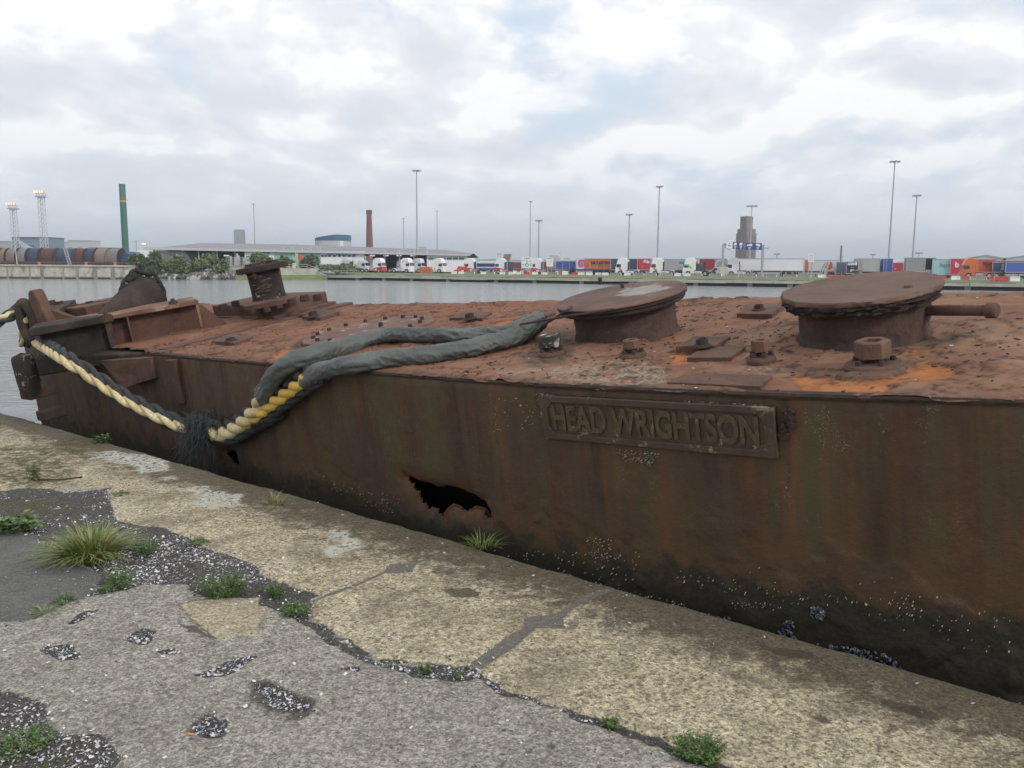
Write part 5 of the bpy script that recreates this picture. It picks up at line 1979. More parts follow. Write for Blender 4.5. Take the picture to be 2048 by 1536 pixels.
b.box(((xl + xr) / 2 - pier.location.x, 1.0, -2.1), (xr - xl, 2.0, 3.6))
b.build('face', M_PW.m, pier)
b = MB()
b.box(((xl + xr) / 2 - pier.location.x, .8, -.14), (xr - xl + .3, 2.2, .32))
b.build('cap', M_CON2, pier)
b = MB()
for k in range(13):
    b.box((FX(-200 + 36 * k + rnd.uniform(-9, 9), DL) - pier.location.x, -.04, -2.0), (rnd.uniform(.3, 1.0), .1, 3.3))
b.build('fender_ribs', M_CON, pier)
b = MB()
b.box(((xl + xr) / 2 - .0, DL + 40.6, .75), (xr - xl, 77, 1.5))
tag(b.build('pier', M_ASPH), kind='structure')
for u in (76, 170, 228):
    p = Vector((FX(u, DL), DL + .6, 1.52))
    t = thing('mooring_bollard', 'small orange bollard on the pier cap at the left, ' + {76: 'under the blue hood', 170: 'right of the pale ladder', 228: 'nearest the pier end'}[u], 'bollard', p, 0, 'orange bollards on the left pier')
    mo = flat('bollard_orange', (.50, .20, .08), .7)
    MB().lathe([(0, 0), (.45, 0), (.45, .08), (.26, .12), (.24, .45), (0, .45)], 14).build('post', mo, t)
    MB().lathe([(0, .45), (.36, .45), (.38, .55), (.28, .62), (0, .64)], 14).build('head', mo, t)

HOODS = [(-60, -30, 'grey', (.30, .30, .30)), (-30, 0, 'rust', (.16, .075, .05)), (0, 14, 'tan', (.33, .26, .20)), (14, 36, 'grey tan', (.28, .26, .24)), (36, 56, 'grey', (.20, .22, .26)), (56, 80, 'blue', (.055, .085, .17)), (80, 112, 'rust brown', (.135, .065, .048)),
         (112, 150, 'wide blue', (.065, .095, .18)), (150, 170, 'rust', (.15, .07, .05)), (170, 190, 'dark blue', (.055, .08, .16)), (190, 216, 'tan', (.25, .20, .165)), (216, 240, 'pale grey', (.27, .27, .27))]
for i, (u0, u1, cn, c) in enumerate(HOODS):
    d = DL + 6
    x0, x1 = FX(u0, d), FX(u1, d)
    t = thing('steel_hood', f'{cn} curved steel hood on the left pier, ' + ['outermost', 'second from the outer end', 'beside the leaning pale pole', 'behind the left lattice mast foot', 'left of the blue hood', 'between grey and rust brown hoods', 'widest brown one in the row', 'behind the pale ladder', 'between the two blue hoods', 'left of the tan hood', 'with a pale green mark near its foot', 'rightmost of the rounded ones'][i],
              'wagon hood', ((x0 + x1) / 2, d, 1.6), R_(-14), 'curved steel hoods along the left pier')
    w = (x1 - x0) * 1.05
    b = MB()
    prof = [(math.cos(a) * 1.8, 1.5 + math.sin(a) * 2.3) for a in [k * math.pi / 14 for k in range(15)]]
    prof = [(1.8, .35)] + prof + [(-1.8, .35)]
    b.prism(prof, (w, 0, 0), (-w / 2, 1.2, 0), (0, 1, 0), (0, 0, 1))
    b.build('hood', rust('hood_' + cn.replace(' ', '_'), tuple(x * .45 for x in c), tuple(x * .65 for x in c), tuple(x * .85 for x in c), 1.2, .2, rough=.7), t, smooth=30)
    b = MB()
    for k in (-.48, .48):
        b.prism([(x * 1.02, z * 1.01) for x, z in prof], (.12, 0, 0), (k * w - .06, 1.2, 0), (0, 1, 0), (0, 0, 1))
    b.build('rib', M_R2, t, smooth=30)
    MB().box((0, 1.2, .18), (w * .98, 3.2, .36)).build('underframe', M_R2, t)
    if cn == 'tan' and u0 > 100:
        b = MB()
        b.prism([(-.3, 0), (.3, .1), (.5, .5), (.0, .35), (-.1, .9), (-.35, .5)], (0, .03, 0), (.3, -.55, 1.0), (1, 0, 0), (0, 0, 1))
        b.build('painted_mark', flat('mark_green', (.30, .52, .42), .7), t)
# the gabled blue box at the pier end
d = DL + 6
x0, x1 = FX(240, d), FX(263, d)
t = thing('covered_wagon', 'dark blue gable roofed covered wagon at the pier end beneath the green chimney', 'wagon', ((x0 + x1) / 2, d, 1.6), R_(-14))
b = MB()
w = x1 - x0
b.prism([(-w / 2, .4), (w / 2, .4), (w / 2, 2.2), (0, 3.1), (-w / 2, 2.2)], (0, 5, 0), (0, 0, 0))
b.build('body', flat('wagon_blue', (.035, .075, .17), .6, var=.3), t, smooth=0)
MB().box((0, 2.5, .2), (w * .98, 4.8, .4)).build('underframe', M_R2, t)
b = MB()
for k in range(5):
    b.box((0, -.03, .7 + .32 * k), (w * .96, .06, .05))
b.build('side_rail', flat('rail_pale_blue', (.16, .24, .36), .6), t)
t = thing('low_fence', 'low rusty barrier running along the foot of the steel hoods', 'fence', (xl, DL + 3, 1.5))
b = MB()
b.box(((xr - xl) / 2, 0, .55), (xr - xl, .08, .5))
b.build('rail', flat('fence_rust', (.13, .055, .045), .85, var=.4), t)
for k in range(60):
    MB().box(((xr - xl) * k / 59, 0, .4), (.12, .12, .85)).build('post', M_R2, t)
for u0, v0, u1, v1, lab in ((130, 496, 140, 530, 'pale ladder leaning on the wide blue hood'), (29, 478, 34, 528, 'thin pale pole leaning beside the tan hood')):
    a_, b_ = FP(u0, v0, DL + 3), FP(u1, v1, DL + 1.2)
    t = thing('ladder' if u0 > 100 else 'pole', lab, 'ladder' if u0 > 100 else 'pole', b_)
    mm = flat('galv_pale', (.45, .45, .45), .5)
    a_ = a_ - b_
    if u0 > 100:
        for s in (-.32, .32):
            MB().cyl((s, 0, 0), a_ + Vector((s, 0, 0)), .06, n=6).build('stile', mm, t)
        b = MB()
        for k in range(1, 10):
            p = a_ * (k / 10)
            b.cyl(p + Vector((-.32, 0, 0)), p + Vector((.32, 0, 0)), .04, n=5)
        b.build('rungs', mm, t)
    else:
        MB().cyl((0, 0, 0), a_, .09, .07, 8).build('shaft', mm, t)
        MB().box((0, 0, .05), (.4, .4, .1)).build('foot', mm, t)

# ---- lattice masts with lit floodlights
M_GALV = flat('galvanised', (.42, .43, .44), .5, var=.1)
M_MAST = flat('mast_grey', (.36, .37, .39), .5, var=.1)
M_LAMP = flat('lamp_lit', (.9, .8, .6), .5, emit=((1.0, .64, .20), .9))
M_LAMP2 = flat('lamp_orange', (.9, .5, .4), .5, emit=((1.0, .46, .20), 1.2))
for (u, vt, d, lab, lm) in ((26, 414, 300, 'shorter lattice floodlight mast at the left edge with orange lit lamps', M_LAMP2), (82, 390, 290, 'taller lattice floodlight mast at the left with yellow lit lamps', M_LAMP)):
    top = FP(u, vt, d)
    t = thing('lattice_mast', lab, 'light mast', (top.x, d, 0), 0, 'lattice floodlight masts')
    Hm = top.z
    b = MB()
    w = .95
    for sx_, sy_ in ((-1, -1), (1, -1), (1, 1), (-1, 1)):
        b.cyl((sx_ * w, sy_ * w, 0), (sx_ * w * .75, sy_ * w * .75, Hm), .11, n=5)
    nb = 16
    for k in range(nb):
        z0_, z1_ = Hm * k / nb, Hm * (k + 1) / nb
        for s in (-1, 1):
            b.cyl((-w * .9, s * w * .9, z0_), (w * .85, s * w * .85, z1_), .055, n=4)
            b.cyl((s * w * .9, -w * .9, z0_), (s * w * .85, w * .85, z1_), .055, n=4)
            b.cyl((-w * .9, s * w * .9, z0_), (w * .9, s * w * .9, z0_), .055, n=4)
    b.build('lattice', flat('lattice_pale', (.50, .51, .53), .5), t, smooth=0)
    MB().box((0, 0, Hm - .6), (2.9, 2.9, .25)).build('platform', M_MAST, t)
    b = MB()
    for a in range(8):
        c_, s_ = math.cos(a * .785), math.sin(a * .785)
        b.cyl((1.45 * c_, 1.45 * s_, Hm - .5), (1.45 * c_, 1.45 * s_, Hm + .6), .06, n=4)
        b.cyl((1.45 * c_, 1.45 * s_, Hm + .55), (1.45 * math.cos(a * .785 + .785), 1.45 * math.sin(a * .785 + .785), Hm + .55), .05, n=4)
    b.build('railing', M_MAST, t)
    for k in range(4):
        h_ = MB().box((-1.25 + .83 * k, -1.3, Hm + .95), (.66, .4, .7)).build('floodlight', M_MAST, t, bevel=.03)
        MB().box((-1.25 + .83 * k, -1.52, Hm + .95), (.58, .03, .62)).build('lens', lm, h_)

# ---- tall tubular light masts
MASTS = [(507, 408, 3.2, 345, 'slim light mast between the cathedral tower and the terminal roof', 0), (833, 341, 7, 238, 'tallest central light mast rising among the parked lorry cabs', 1), (807, 437, 2.5, 445, 'faint thin light mast just left of the tallest central mast', 0),
         (874, 422, 2.8, 390, 'thin light mast just right of the tallest central mast', 0), (1061, 403, 4, 335, 'taller of the close pair of light masts behind the roundabout sign', 0), (1078, 441, 5, 300, 'shorter of the close pair of light masts behind the roundabout sign', 1),
         (1259, 429, 5, 330, 'light mast above the dark blue trailer', 1), (1319, 373, 5, 275, 'light mast above the red trailer', 1), (1504, 412, 9, 330, 'light mast with a broad lamp head in front of the stepped tower', 2), (1790, 323, 8, 205, 'tallest light mast at the right above the blue container', 1), (1834, 391, 6, 255, 'light mast above the open grey box trailer', 1),
         (1554, 508, 4, 420, 'short distant lamp post right of the overhead gantry', 2), (1838, 506, 5, 420, 'short distant lamp post behind the open grey box trailer', 2), (1746, 509, 3, 400, 'short distant lamp post by the white trailer roof', 2), (272, 482, 3, 300, 'short lamp post right of the green chimney', 0)]
for u, vt, hw, d, lab, kd in MASTS:
    tp = FP(u, vt, d)
    t = thing('light_mast', lab, 'light mast', (tp.x, d, 0), 0, 'tall light masts')
    r = max(.0012 * d * .55, .14) if kd != 1 else .21 * d / 220
    ns = 14
    MB().cyl((0, 0, 0), (0, 0, tp.z), r * 1.25, r * .62, ns).build('shaft', M_MAST, t)
    MB().lathe([(0, 0), (r * 2, 0), (r * 2, .3), (r * 1.4, 1.2), (0, 1.2)], ns).build('base', M_MAST, t)
    hw_m = hw / FPX * d
    b = MB()
    ring = [Vector((math.cos(a * .5236) * hw_m * .8, math.sin(a * .5236) * hw_m * .8, tp.z)) for a in range(12)]
    b.tube(ring, .10 * d / 220, 5, closed=True)
    for a in range(3):
        b.cyl((-math.cos(a * 1.047) * hw_m * .8, -math.sin(a * 1.047) * hw_m * .8, tp.z), (math.cos(a * 1.047) * hw_m * .8, math.sin(a * 1.047) * hw_m * .8, tp.z), .07 * d / 220, n=4)
    b.build('head_ring', M_MAST, t)
    if kd:
        for a in range(6):
            c_, s_ = math.cos(a * 1.047 + .3), math.sin(a * 1.047 + .3)
            MB().box((c_ * hw_m, s_ * hw_m, tp.z - .05), (.6 * d / 240, .45 * d / 240, .38 * d / 240), a * 1.047 + .3, None).build('floodlight', M_MAST, t)

# ---- green chimney with an orange band, brick chimney, little flue
d = 320
tp, bt = FP(244, 368, d), FP(244, 503, d)
t = thing('chimney', 'tall green steel chimney with an orange band at the left', 'chimney', (tp.x, d, 0))
r = 6.0 / FPX * d
M_GR = flat('chimney_green', (.035, .135, .095), .6, var=.15, scale=.15)
zb, zt_ = FP(244, 404, d).z, FP(244, 400, d).z
MB().cyl((0, 0, 0), (0, 0, zb), r * 1.04, r, 20).build('lower_shaft', M_GR, t)
MB().cyl((0, 0, zb), (0, 0, zt_), r * 1.02, n=20).build('band', flat('band_orange', (.62, .24, .11), .6), t)
MB().cyl((0, 0, zt_), (0, 0, tp.z), r, r * .98, 20).build('upper_shaft', flat('chimney_green_pale', (.06, .17, .125), .6, var=.15, scale=.15), t)
for k in range(18):
    MB().lathe([(r * 1.0, 1.5 * k * 1.2), (r * 1.06, 1.5 * k * 1.2 + .05), (r * 1.06, 1.5 * k * 1.2 + .2), (r, 1.5 * k * 1.2 + .25)], 16).build('flange', M_GR, t)
d = 420
tp = FP(738, 420, d)
t = thing('brick_chimney', 'old round brick chimney standing behind the terminal roof', 'chimney', (tp.x, d, 0))
M_BR = rust('chimney_brick', (.13, .062, .048), (.19, .085, .062), (.24, .115, .085), 1.5, .3, bump=.3)
r0_, r1_ = 7.6 / FPX * d, 5.0 / FPX * d
MB().lathe([(r0_ * 1.06, 0), (r0_, tp.z * .2), (r1_ * 1.02, tp.z * .88), (r1_, tp.z * .93)], 24).build('shaft', M_BR, t)
MB().lathe([(r1_, tp.z * .93), (r1_ * 1.16, tp.z * .945), (r1_ * 1.20, tp.z * .985), (r1_ * 1.12, tp.z), (0, tp.z)], 24).build('crown', M_BR, t)
MB().lathe([(r1_ * 1.04, tp.z * .80), (r1_ * 1.10, tp.z * .805), (r1_ * 1.09, tp.z * .815), (r1_ * 1.03, tp.z * .82)], 24).build('band', M_BR, t)
d = 480
tp = FP(1683, 491, d)
t = thing('flue', 'slim dark flue beside the stacked ramps on the right', 'chimney', (tp.x, d, 0))
MB().cyl((0, 0, 0), (0, 0, tp.z), .55, .5, 14).build('shaft', flat('flue_grey', (.16, .18, .20), .5), t)
b = MB()
for s in (-1, 1):
    b.cyl((s * 1.2, 0, 0), (s * 1.0, 0, tp.z * .62), .12, n=6)
    b.cyl((s * 1.1, 0, tp.z * .6), (0, 0, tp.z * .6), .1, n=6)
b.build('stay_frame', M_MAST, t)

# ---- distant city: cathedral tower, stepped tower, low blocks
M_FARB = flat('far_sandstone', (.115, .085, .090), .9, var=.12, scale=.02)
d = 2600
t = thing('cathedral_tower', 'hazy square cathedral tower far behind the terminal roof', 'tower', (FX(481.5, d), d, 0), R_(8))
zt_ = FP(481, 460, d).z
w = 19 / FPX * d
b = MB().box((0, 0, zt_ * .45), (w, w, zt_ * .9))
b.build('shaft', M_FARB, t)
MB().box((0, 0, zt_ * .95), (w * .86, w * .86, zt_ * .12)).build('upper_stage', M_FARB, t)
b = MB()
for sx_ in (-1, 1):
    for sy_ in (-1, 1):
        b.box((sx_ * w * .43, sy_ * w * .43, zt_ * .5), (w * .14, w * .14, zt_))
b.build('pinnacle', M_FARB, t)
for k in (-.22, .22):
    MB().box((k * w, -w * .505, zt_ * .66), (w * .14, w * .03, zt_ * .3)).build('window', flat('far_dark', (.06, .055, .06), .9), t)

d = 520
t = thing('stepped_tower', 'tall stepped brick ventilation tower behind the white articulated lorry', 'tower', (FX(1490, d), d, 0), R_(32))
M_ST = rust('tower_brick', (.16, .14, .135), (.20, .175, .168), (.235, .205, .195), .25, .15, bump=.2)
k_ = d / FPX
zt_ = FP(1490, 433, d).z
z1_, z2_ = FP(1490, 458, d).z, FP(1490, 467, d).z
W_ = 38 * k_ / 1.38
MB().box((0, 0, z2_ / 2), (W_, W_, z2_)).build('lower_stage', M_ST, t)
MB().box((0, 0, (z1_ + z2_) / 2), (W_ * .90, W_ * .90, z1_ - z2_)).build('middle_stage', M_ST, t)
MB().box((-W_ * .06, -W_ * .02, (z1_ + zt_) / 2), (W_ * .62, W_ * .62, zt_ - z1_)).build('top_stage', M_ST, t)
b = MB()
for k in (-.32, -.1, .14, .34):
    b.box((W_ * .5, k * W_, z2_ * .47), (W_ * .06, W_ * .10, z2_ * .94))
    b.box((k * W_, -W_ * .5, z2_ * .47), (W_ * .10, W_ * .06, z2_ * .94))
b.box((W_ * .26, -W_ * .0, z1_ + (zt_ - z1_) * .3), (W_ * .06, W_ * .3, (zt_ - z1_) * .6))
b.build('pilaster', M_ST, t)
for k in (-.20, .02, .24):
    MB().box((W_ * .497, k * W_, z2_ * .55), (W_ * .02, W_ * .07, z2_ * .72)).build('slit_window', flat('slit_dark', (.09, .075, .07), .8), t)

BLK = [(28, 101, 476, 430, (.16, .22, .27), 'slate blue shed with a sloping conveyor cover behind the hoods'), (0, 24, 484, 480, (.34, .36, .38), 'pale block behind the hoods at the far left edge'), (140, 186, 482, 620, (.44, .45, .45), 'pale grey block behind the wide blue hood'), (112, 141, 485, 700, (.42, .43, .43), 'small light block beside the slate blue shed'),
       (186, 236, 497, 500, (.15, .19, .22), 'long low dark roof just left of the green chimney'), (838, 852, 494, 1500, (.38, .40, .43), 'hazy block behind the terminal roof near the tallest mast'), (994, 1003, 509, 420, (.55, .57, .6), 'small pale block left of the raised ramp'), (1118, 1121, 508, 420, (.70, .66, .5), 'narrow cream pillar beside the blue trailer'),
       (1100, 1118, 512, 900, (.42, .43, .45), 'low hazy block right of the light mast pair'), (1128, 1140, 517, 900, (.46, .48, .5), 'small hazy block above the blue trailer')]
for u0, u1, vt, d, c, lab in BLK:
    t = thing('block_building', lab, 'building', (FX((u0 + u1) / 2, d), d, 0), 0)
    w = (u1 - u0) / FPX * d
    h = FP((u0 + u1) / 2, vt, d).z
    mm = flat('block_%d' % u0, c, .8, var=.08, scale=.05)
    MB().box((0, w * .4, h * .5), (w, w * .8, h)).build('walls', mm, t)
    MB().box((0, w * .4, h + .25), (w * 1.02, w * .84, .5)).build('roof', flat('block_roof_%d' % u0, tuple(x * .7 for x in c), .8), t)
    nwin = min(12, max(3, int(w / 5)))
    for k in range(nwin):
        MB().box((-w * .42 + w * .84 * k / (nwin - 1), -.04, h * .72), (w * .5 / nwin, .1, h * .10)).build('window', flat('block_win_%d' % u0, tuple(x * .55 for x in c), .5), t)
    if u0 == 28:
        b = MB()
        b.prism([(-w * .32, h * .95), (-w * .2, h * .68), (w * .30, h * .45), (w * .36, h * .50), (-w * .02, h * .72)], (0, -1.5, 0), (0, -.1, 0))
        b.build('conveyor_cover', flat('conv_pale', (.40, .46, .50), .6), t)

# hazy skyline ridge
b = MB()
vs = []
n_ = 160
for k in range(n_):
    x = -2600 + 5600 * k / (n_ - 1)
    h = 14 + 26 * float(fbm(np.array([k * .09]), np.array([2.0]), 4, 88)[0]) + rnd.uniform(0, 5)
    vs += [(x, 3000, -1), (x, 3050, h), (x, 3200, -1)]
b.add(vs, [(i * 3 + j, (i + 1) * 3 + j, (i + 1) * 3 + j + 1, i * 3 + j + 1) for i in range(n_ - 1) for j in range(2)])
tag(b.build('hills', flat('far_hill', (.11, .12, .10), .95, var=.3, scale=.01), smooth=0), kind='structure')
# ================================================================ ferry terminal
M_WHITE = flat('panel_white', (.78, .79, .80), .5, var=.04, scale=.3)
M_FASC = flat('fascia_pale', (.50, .51, .54), .5, var=.05)
M_ROOF = flat('roof_grey', (.20, .20, .21), .6, var=.08, scale=.2)
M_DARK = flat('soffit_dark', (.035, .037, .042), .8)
M_TEAL = flat('glass_teal', (.22, .52, .47), .3, var=.25, scale=.25)
M_WIN = flat('window_dark', (.10, .115, .13), .25)
M_BLUE = flat('sign_blue', (.025, .055, .22), .5)
M_SIGNW = flat('sign_white', (.72, .72, .72), .5, var=.03)
M_GLASS = flat('cab_glass', (.03, .036, .045), .12)
M_TYRE = flat('tyre_black', (.022, .022, .023), .85)
M_RIM = flat('rim_grey', (.40, .40, .41), .4)
M_CHAS = flat('chassis_dark', (.055, .057, .062), .7)

DT = 236.0
TA = R_(-7)
tx0, tx1 = FX(300, DT), FX(938, DT)
term = thing('terminal', 'long white ferry terminal with a wide overhanging grey roof and green glazing', 'terminal building', ((tx0 + tx1) / 2, DT, 0))


def tpos(u, v):
    """on the terminal front"""
    p = FP(u, v, DT)
    return p.x - term.location.x, p.z


def tpanel(u0, u1, v0, v1, y, th, name, mat, par=None):
    xa, za = tpos(u0, v0)
    xb, zb_ = tpos(u1, v1)
    return MB().box(((xa + xb) / 2, y, (za + zb_) / 2), (abs(xb - xa), th, abs(za - zb_))).build(name, mat, par or term)


def roof_pt(u, v):
    x, z = tpos(u, v)
    return x, z


b = MB()
fr_l, fr_r = tpos(300, 498.5), tpos(941, 511.5)
rg = [(300, 494), (352, 488.5), (560, 492), (700, 497), (880, 503.5), (941, 511)]
for (u0, v0), (u1, v1) in zip(rg[:-1], rg[1:]):
    xa, za = tpos(u0, v0)
    xb, zb_ = tpos(u1, v1)
    fa = fr_l[1] + (fr_r[1] - fr_l[1]) * (u0 - 300) / 641
    fb = fr_l[1] + (fr_r[1] - fr_l[1]) * (u1 - 300) / 641
    b.add([(xa, -4, fa), (xb, -4, fb), (xb, 20, max(zb_ + .9, fb + .4)), (xa, 20, max(za + .9, fa + .4)), (xa, 60, fa), (xb, 60, fb)], [(0, 1, 2, 3), (3, 2, 5, 4)])
b.build('roof', M_ROOF, term, smooth=0)
b = MB()
b.add([(fr_l[0], -4.1, fr_l[1] - .15), (fr_r[0], -4.1, fr_r[1] - .12), (fr_r[0], -4.1, fr_r[1] + .25), (fr_l[0], -4.1, fr_l[1] + .55),
       (fr_l[0], -3.6, fr_l[1] - .15), (fr_r[0], -3.6, fr_r[1] - .12), (fr_r[0], -3.6, fr_r[1] + .25), (fr_l[0], -3.6, fr_l[1] + .55)], [(0, 1, 2, 3), (7, 6, 5, 4), (0, 4, 5, 1), (1, 5, 6, 2), (2, 6, 7, 3), (3, 7, 4, 0)])
b.build('fascia', M_FASC, term, smooth=0)
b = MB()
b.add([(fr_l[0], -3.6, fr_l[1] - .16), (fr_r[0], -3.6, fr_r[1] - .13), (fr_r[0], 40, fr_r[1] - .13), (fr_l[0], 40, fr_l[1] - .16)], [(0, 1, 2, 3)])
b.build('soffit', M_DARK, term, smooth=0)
o = tpanel(300, 500, 497, 548, 12, .3, 'bay_shade_panel', M_DARK)  # near-black panels paint in the shade deep under the roof
o = tpanel(732, 856, 508, 548, 12, .3, 'bay_shade_panel', M_DARK)
tpanel(496, 556, 500, 544, -2.9, .4, 'wall', M_WHITE)
w = tpanel(556, 646, 502, 544, -2.9, .4, 'glazing', M_TEAL)
b = MB()
for k in range(6):
    xa, za = tpos(556 + 18 * k, 502)
    b.box((xa, -3.15, za / 2 + .2), (.16, .12, za + 1.4))
for v in (511, 521):
    xa, za = tpos(556, v)
    xb, _z = tpos(646, v)
    b.box(((xa + xb) / 2, -3.15, za), (xb - xa, .1, .14))
b.build('mullion', M_FASC, w)
tpanel(646, 732, 503, 544, -2.9, .4, 'wall', M_WHITE)
w = tpanel(856, 936, 509, 544, -2.9, .4, 'wall', M_WHITE)
for u0 in (859, 871, 883, 895, 907, 919):
    tpanel(u0, u0 + 10.3, 515.5, 519.5, -3.14, .1, 'window', M_WIN)
for u0 in (647.5, 654, 661, 671, 681, 690, 700, 709):
    tpanel(u0, u0 + 5.5, 510.5, 514, -3.14, .1, 'window', M_WIN)
for u0 in (499, 508, 517):
    tpanel(u0, u0 + 7, 512, 515, -3.14, .1, 'window', M_WIN)
sg = tpanel(660, 716, 504.4, 511, -3.3, .2, 'name_board', M_BLUE)
xa, za = tpos(688, 507.6)
text('Welcome to Stena Line', 1.05, .02, M_SIGNW, 'lettering', sg, (xa, -3.43, za), (R_(90), 0, 0), .72, bold=.03)
sg = tpanel(533, 546, 504.5, 508.5, -3.3, .2, 'name_board', M_BLUE)
b = MB()
for u in (372, 404, 440, 476, 732, 772, 801, 830, 856):
    xa, za = tpos(u, 508)
    MB().cyl((xa, -2.5, -.1), (xa, -2.5, za + 1.0), .18, n=8).build('column', M_FASC, term)
b = MB()
for u in (742, 770, 796, 824, 448, 420):
    xa, za = tpos(u, 511)
    MB().box((xa, 2, za), (1.4, .3, .35)).build('strip_light', flat('strip_lit', (.6, .62, .65), .5, emit=((.9, .95, 1.0), .5)), term)

# oval ventilation building behind the terminal
d = 330
k_ = d / FPX
t = thing('oval_building', 'pale round sided building with a sloping dark blue band, behind the terminal', 'building', (FX(659, d), d + 8, 0))
hw_ = 34 * k_
zr, zl, zw = FP(690, 469, d).z, FP(626, 477, d).z, FP(659, 481, d).z
n = 48
b, b2 = MB(), MB()
lo, mid, top = [], [], []
for k in range(n):
    a = 2 * math.pi * k / n
    x, y = hw_ * math.copysign(abs(math.cos(a)) ** .7, math.cos(a)), 8 * math.copysign(abs(math.sin(a)) ** .7, math.sin(a))
    f_ = (x / hw_ + 1) / 2
    lo.append((x, y, 0))
    zm = zw + (zw - FP(659, 482.5, d).z) * (f_ - .5)
    mid.append((x, y, zw))
    top.append((x * 1.01, y * 1.01, zl + (zr - zl) * min(1, f_ * 1.45) ** .8))
b.add(lo + mid, [(k, (k + 1) % n, n + (k + 1) % n, n + k) for k in range(n)])
b.build('walls', flat('oval_grey', (.44, .45, .47), .5, var=.05), t, smooth=60)
b2.add([(x * 1.01, y * 1.01, z) for x, y, z in mid] + top, [(k, (k + 1) % n, n + (k + 1) % n, n + k) for k in range(n)] + [tuple(range(n, 2 * n))])
b2.build('roof_band', flat('band_blue', (.045, .13, .20), .5), t, smooth=40)
for u in (642, 648.5, 655):
    p = FP(u, 493, d)
    MB().box((p.x - t.location.x, -7.75, p.z), (3.6 * k_, .5, 4.5 * k_)).build('window', M_WIN, t)
p = FP(681, 489, d)
MB().box((p.x - t.location.x, -6.9, p.z), (7 * k_, .5, 15 * k_)).build('pale_panel', M_WHITE, t)
MB().cyl((-hw_ * .98, 0, zl), (-hw_ * .98, 0, zl + 2), .07, n=5).build('aerial', M_MAST, t)

# ================================================================ bank, rocks, bushes between the pier and the terminal
b = MB()
NB = 70
vs = []
for i in range(NB):
    f_ = i / (NB - 1)
    u = 255 + 390 * f_
    for j, (d, v) in enumerate(((196, 557.5), (199, 553), (203, 546), (208, 539), (216, 533), (230, 531))):
        lift = -6 * math.exp(-((u - 400) / 60) ** 2) if j >= 2 else 0
        if u > 470 and j >= 2:
            v = v + 1
        p = FP(u, v + lift + rnd.uniform(-.6, .6), d + rnd.uniform(-.5, .5))
        vs.append((p.x, p.y, p.z if j else WZ - .8))
b.add(vs, [(i * 6 + j, (i + 1) * 6 + j, (i + 1) * 6 + j + 1, i * 6 + j + 1) for i in range(NB - 1) for j in range(5)])
tag(b.build('bank', M_GRS, smooth=60), kind='structure')
b = MB()
for k in range(420):
    u = rnd.uniform(262, 470)
    v = rnd.uniform(541, 557) + (4 if u < 320 else 0)
    if v > 558:
        continue
    d = 196.5 + (557 - v) * .45
    p = FP(u, v, d)
    r = rnd.uniform(.25, .85) * (1.3 if 335 < u < 420 else .8)
    M_ = Matrix.Rotation(rnd.random() * 6, 3, Vector((rnd.random(), rnd.random(), rnd.random() + .1)).normalized())
    b.box(p, (r * 1.5, r, r * .7), 0, M_, mi=rnd.choice([0, 0, 1, 2]))
o = b.build('rock_armour', [flat('rock_grey', (.20, .19, .17), .9, var=.3), flat('rock_pale', (.36, .35, .32), .9, var=.2), flat('rock_dark', (.07, .068, .06), .9, var=.3)], smooth=0)
tag(o, 'tumbled grey and pale rocks along the waterline below the bushes', 'rocks', kind='stuff')

M_LF = [leafmat('leaf_mid', (.10, .14, .055), (.16, .205, .085)), leafmat('leaf_dark', (.065, .095, .04), (.11, .15, .06)), leafmat('leaf_olive', (.12, .14, .06), (.175, .19, .085)), leafmat('leaf_pale', (.13, .155, .055), (.18, .20, .08))]
M_BARK = rust('bark', (.05, .04, .03), (.09, .075, .055), (.13, .11, .08), 3, .3)


def bush(u0, u1, vt, vb, d, n, label, name='bush', cat='bush', pal=(0, 0, 1, 2), leaf=.30, lobes=9, trunk=False, seed=1):
    r_ = random.Random(seed)
    nr = np.random.RandomState(seed)
    k_ = d / FPX
    base = FP((u0 + u1) / 2, vb, d)
    W, Hh = (u1 - u0) * k_, (vb - vt) * k_
    t = thing(name, label, cat, base, 0, 'bushes and trees on the far bank')
    L = []
    for j in range(lobes):
        a = r_.uniform(-1, 1)
        L.append((a * W * .38, r_.uniform(-.3, .3) * W * .5, Hh * (r_.uniform(.30, .72) * (1 - .45 * a * a)), W * r_.uniform(.13, .24), Hh * r_.uniform(.20, .34)))
    C, U, V, mi = [], [], [], []
    for k in range(n):
        x, y, z, rw_, rh_ = L[k % lobes]
        q_ = nr.normal(size=3)
        q_ /= np.linalg.norm(q_)
        rr = nr.uniform(.55, 1.08)
        c = np.array([x + q_[0] * rw_ * rr, y + q_[1] * rw_ * rr, max(.05, z + q_[2] * rh_ * rr)])
        C.append(c)
        a = nr.normal(size=3)
        a /= np.linalg.norm(a)
        bb = np.cross(a, nr.normal(size=3))
        bb /= np.linalg.norm(bb)
        s = leaf * nr.uniform(.5, 1.2)
        U.append(a * s)
        V.append(bb * s * .6)
        mi.append(pal[(k % lobes) % len(pal)] if nr.rand() < .7 else nr.choice(pal))
    quadcloud('crown', np.array(C), np.array(U), np.array(V), M_LF, t, mi)
    b = MB()
    if trunk:
        b.cyl((0, 0, -.5), (0.1, 0, Hh * .55), .22, .10, 8)
        for x, y, z, rw_, rh_ in L[:6]:
            b.cyl((0.05, 0, Hh * .3), (x, y, z), .10, .04, 6)
        b.build('trunk', M_BARK, t)
    else:
        b.box((0, 0, -.2), (.4, .4, .5))
        for x, y, z, rw_, rh_ in L:
            b.cyl((0, 0, -.3), (x, y, z), .08, .03, 5)
        b.build('stems', M_BARK, t)
    return t


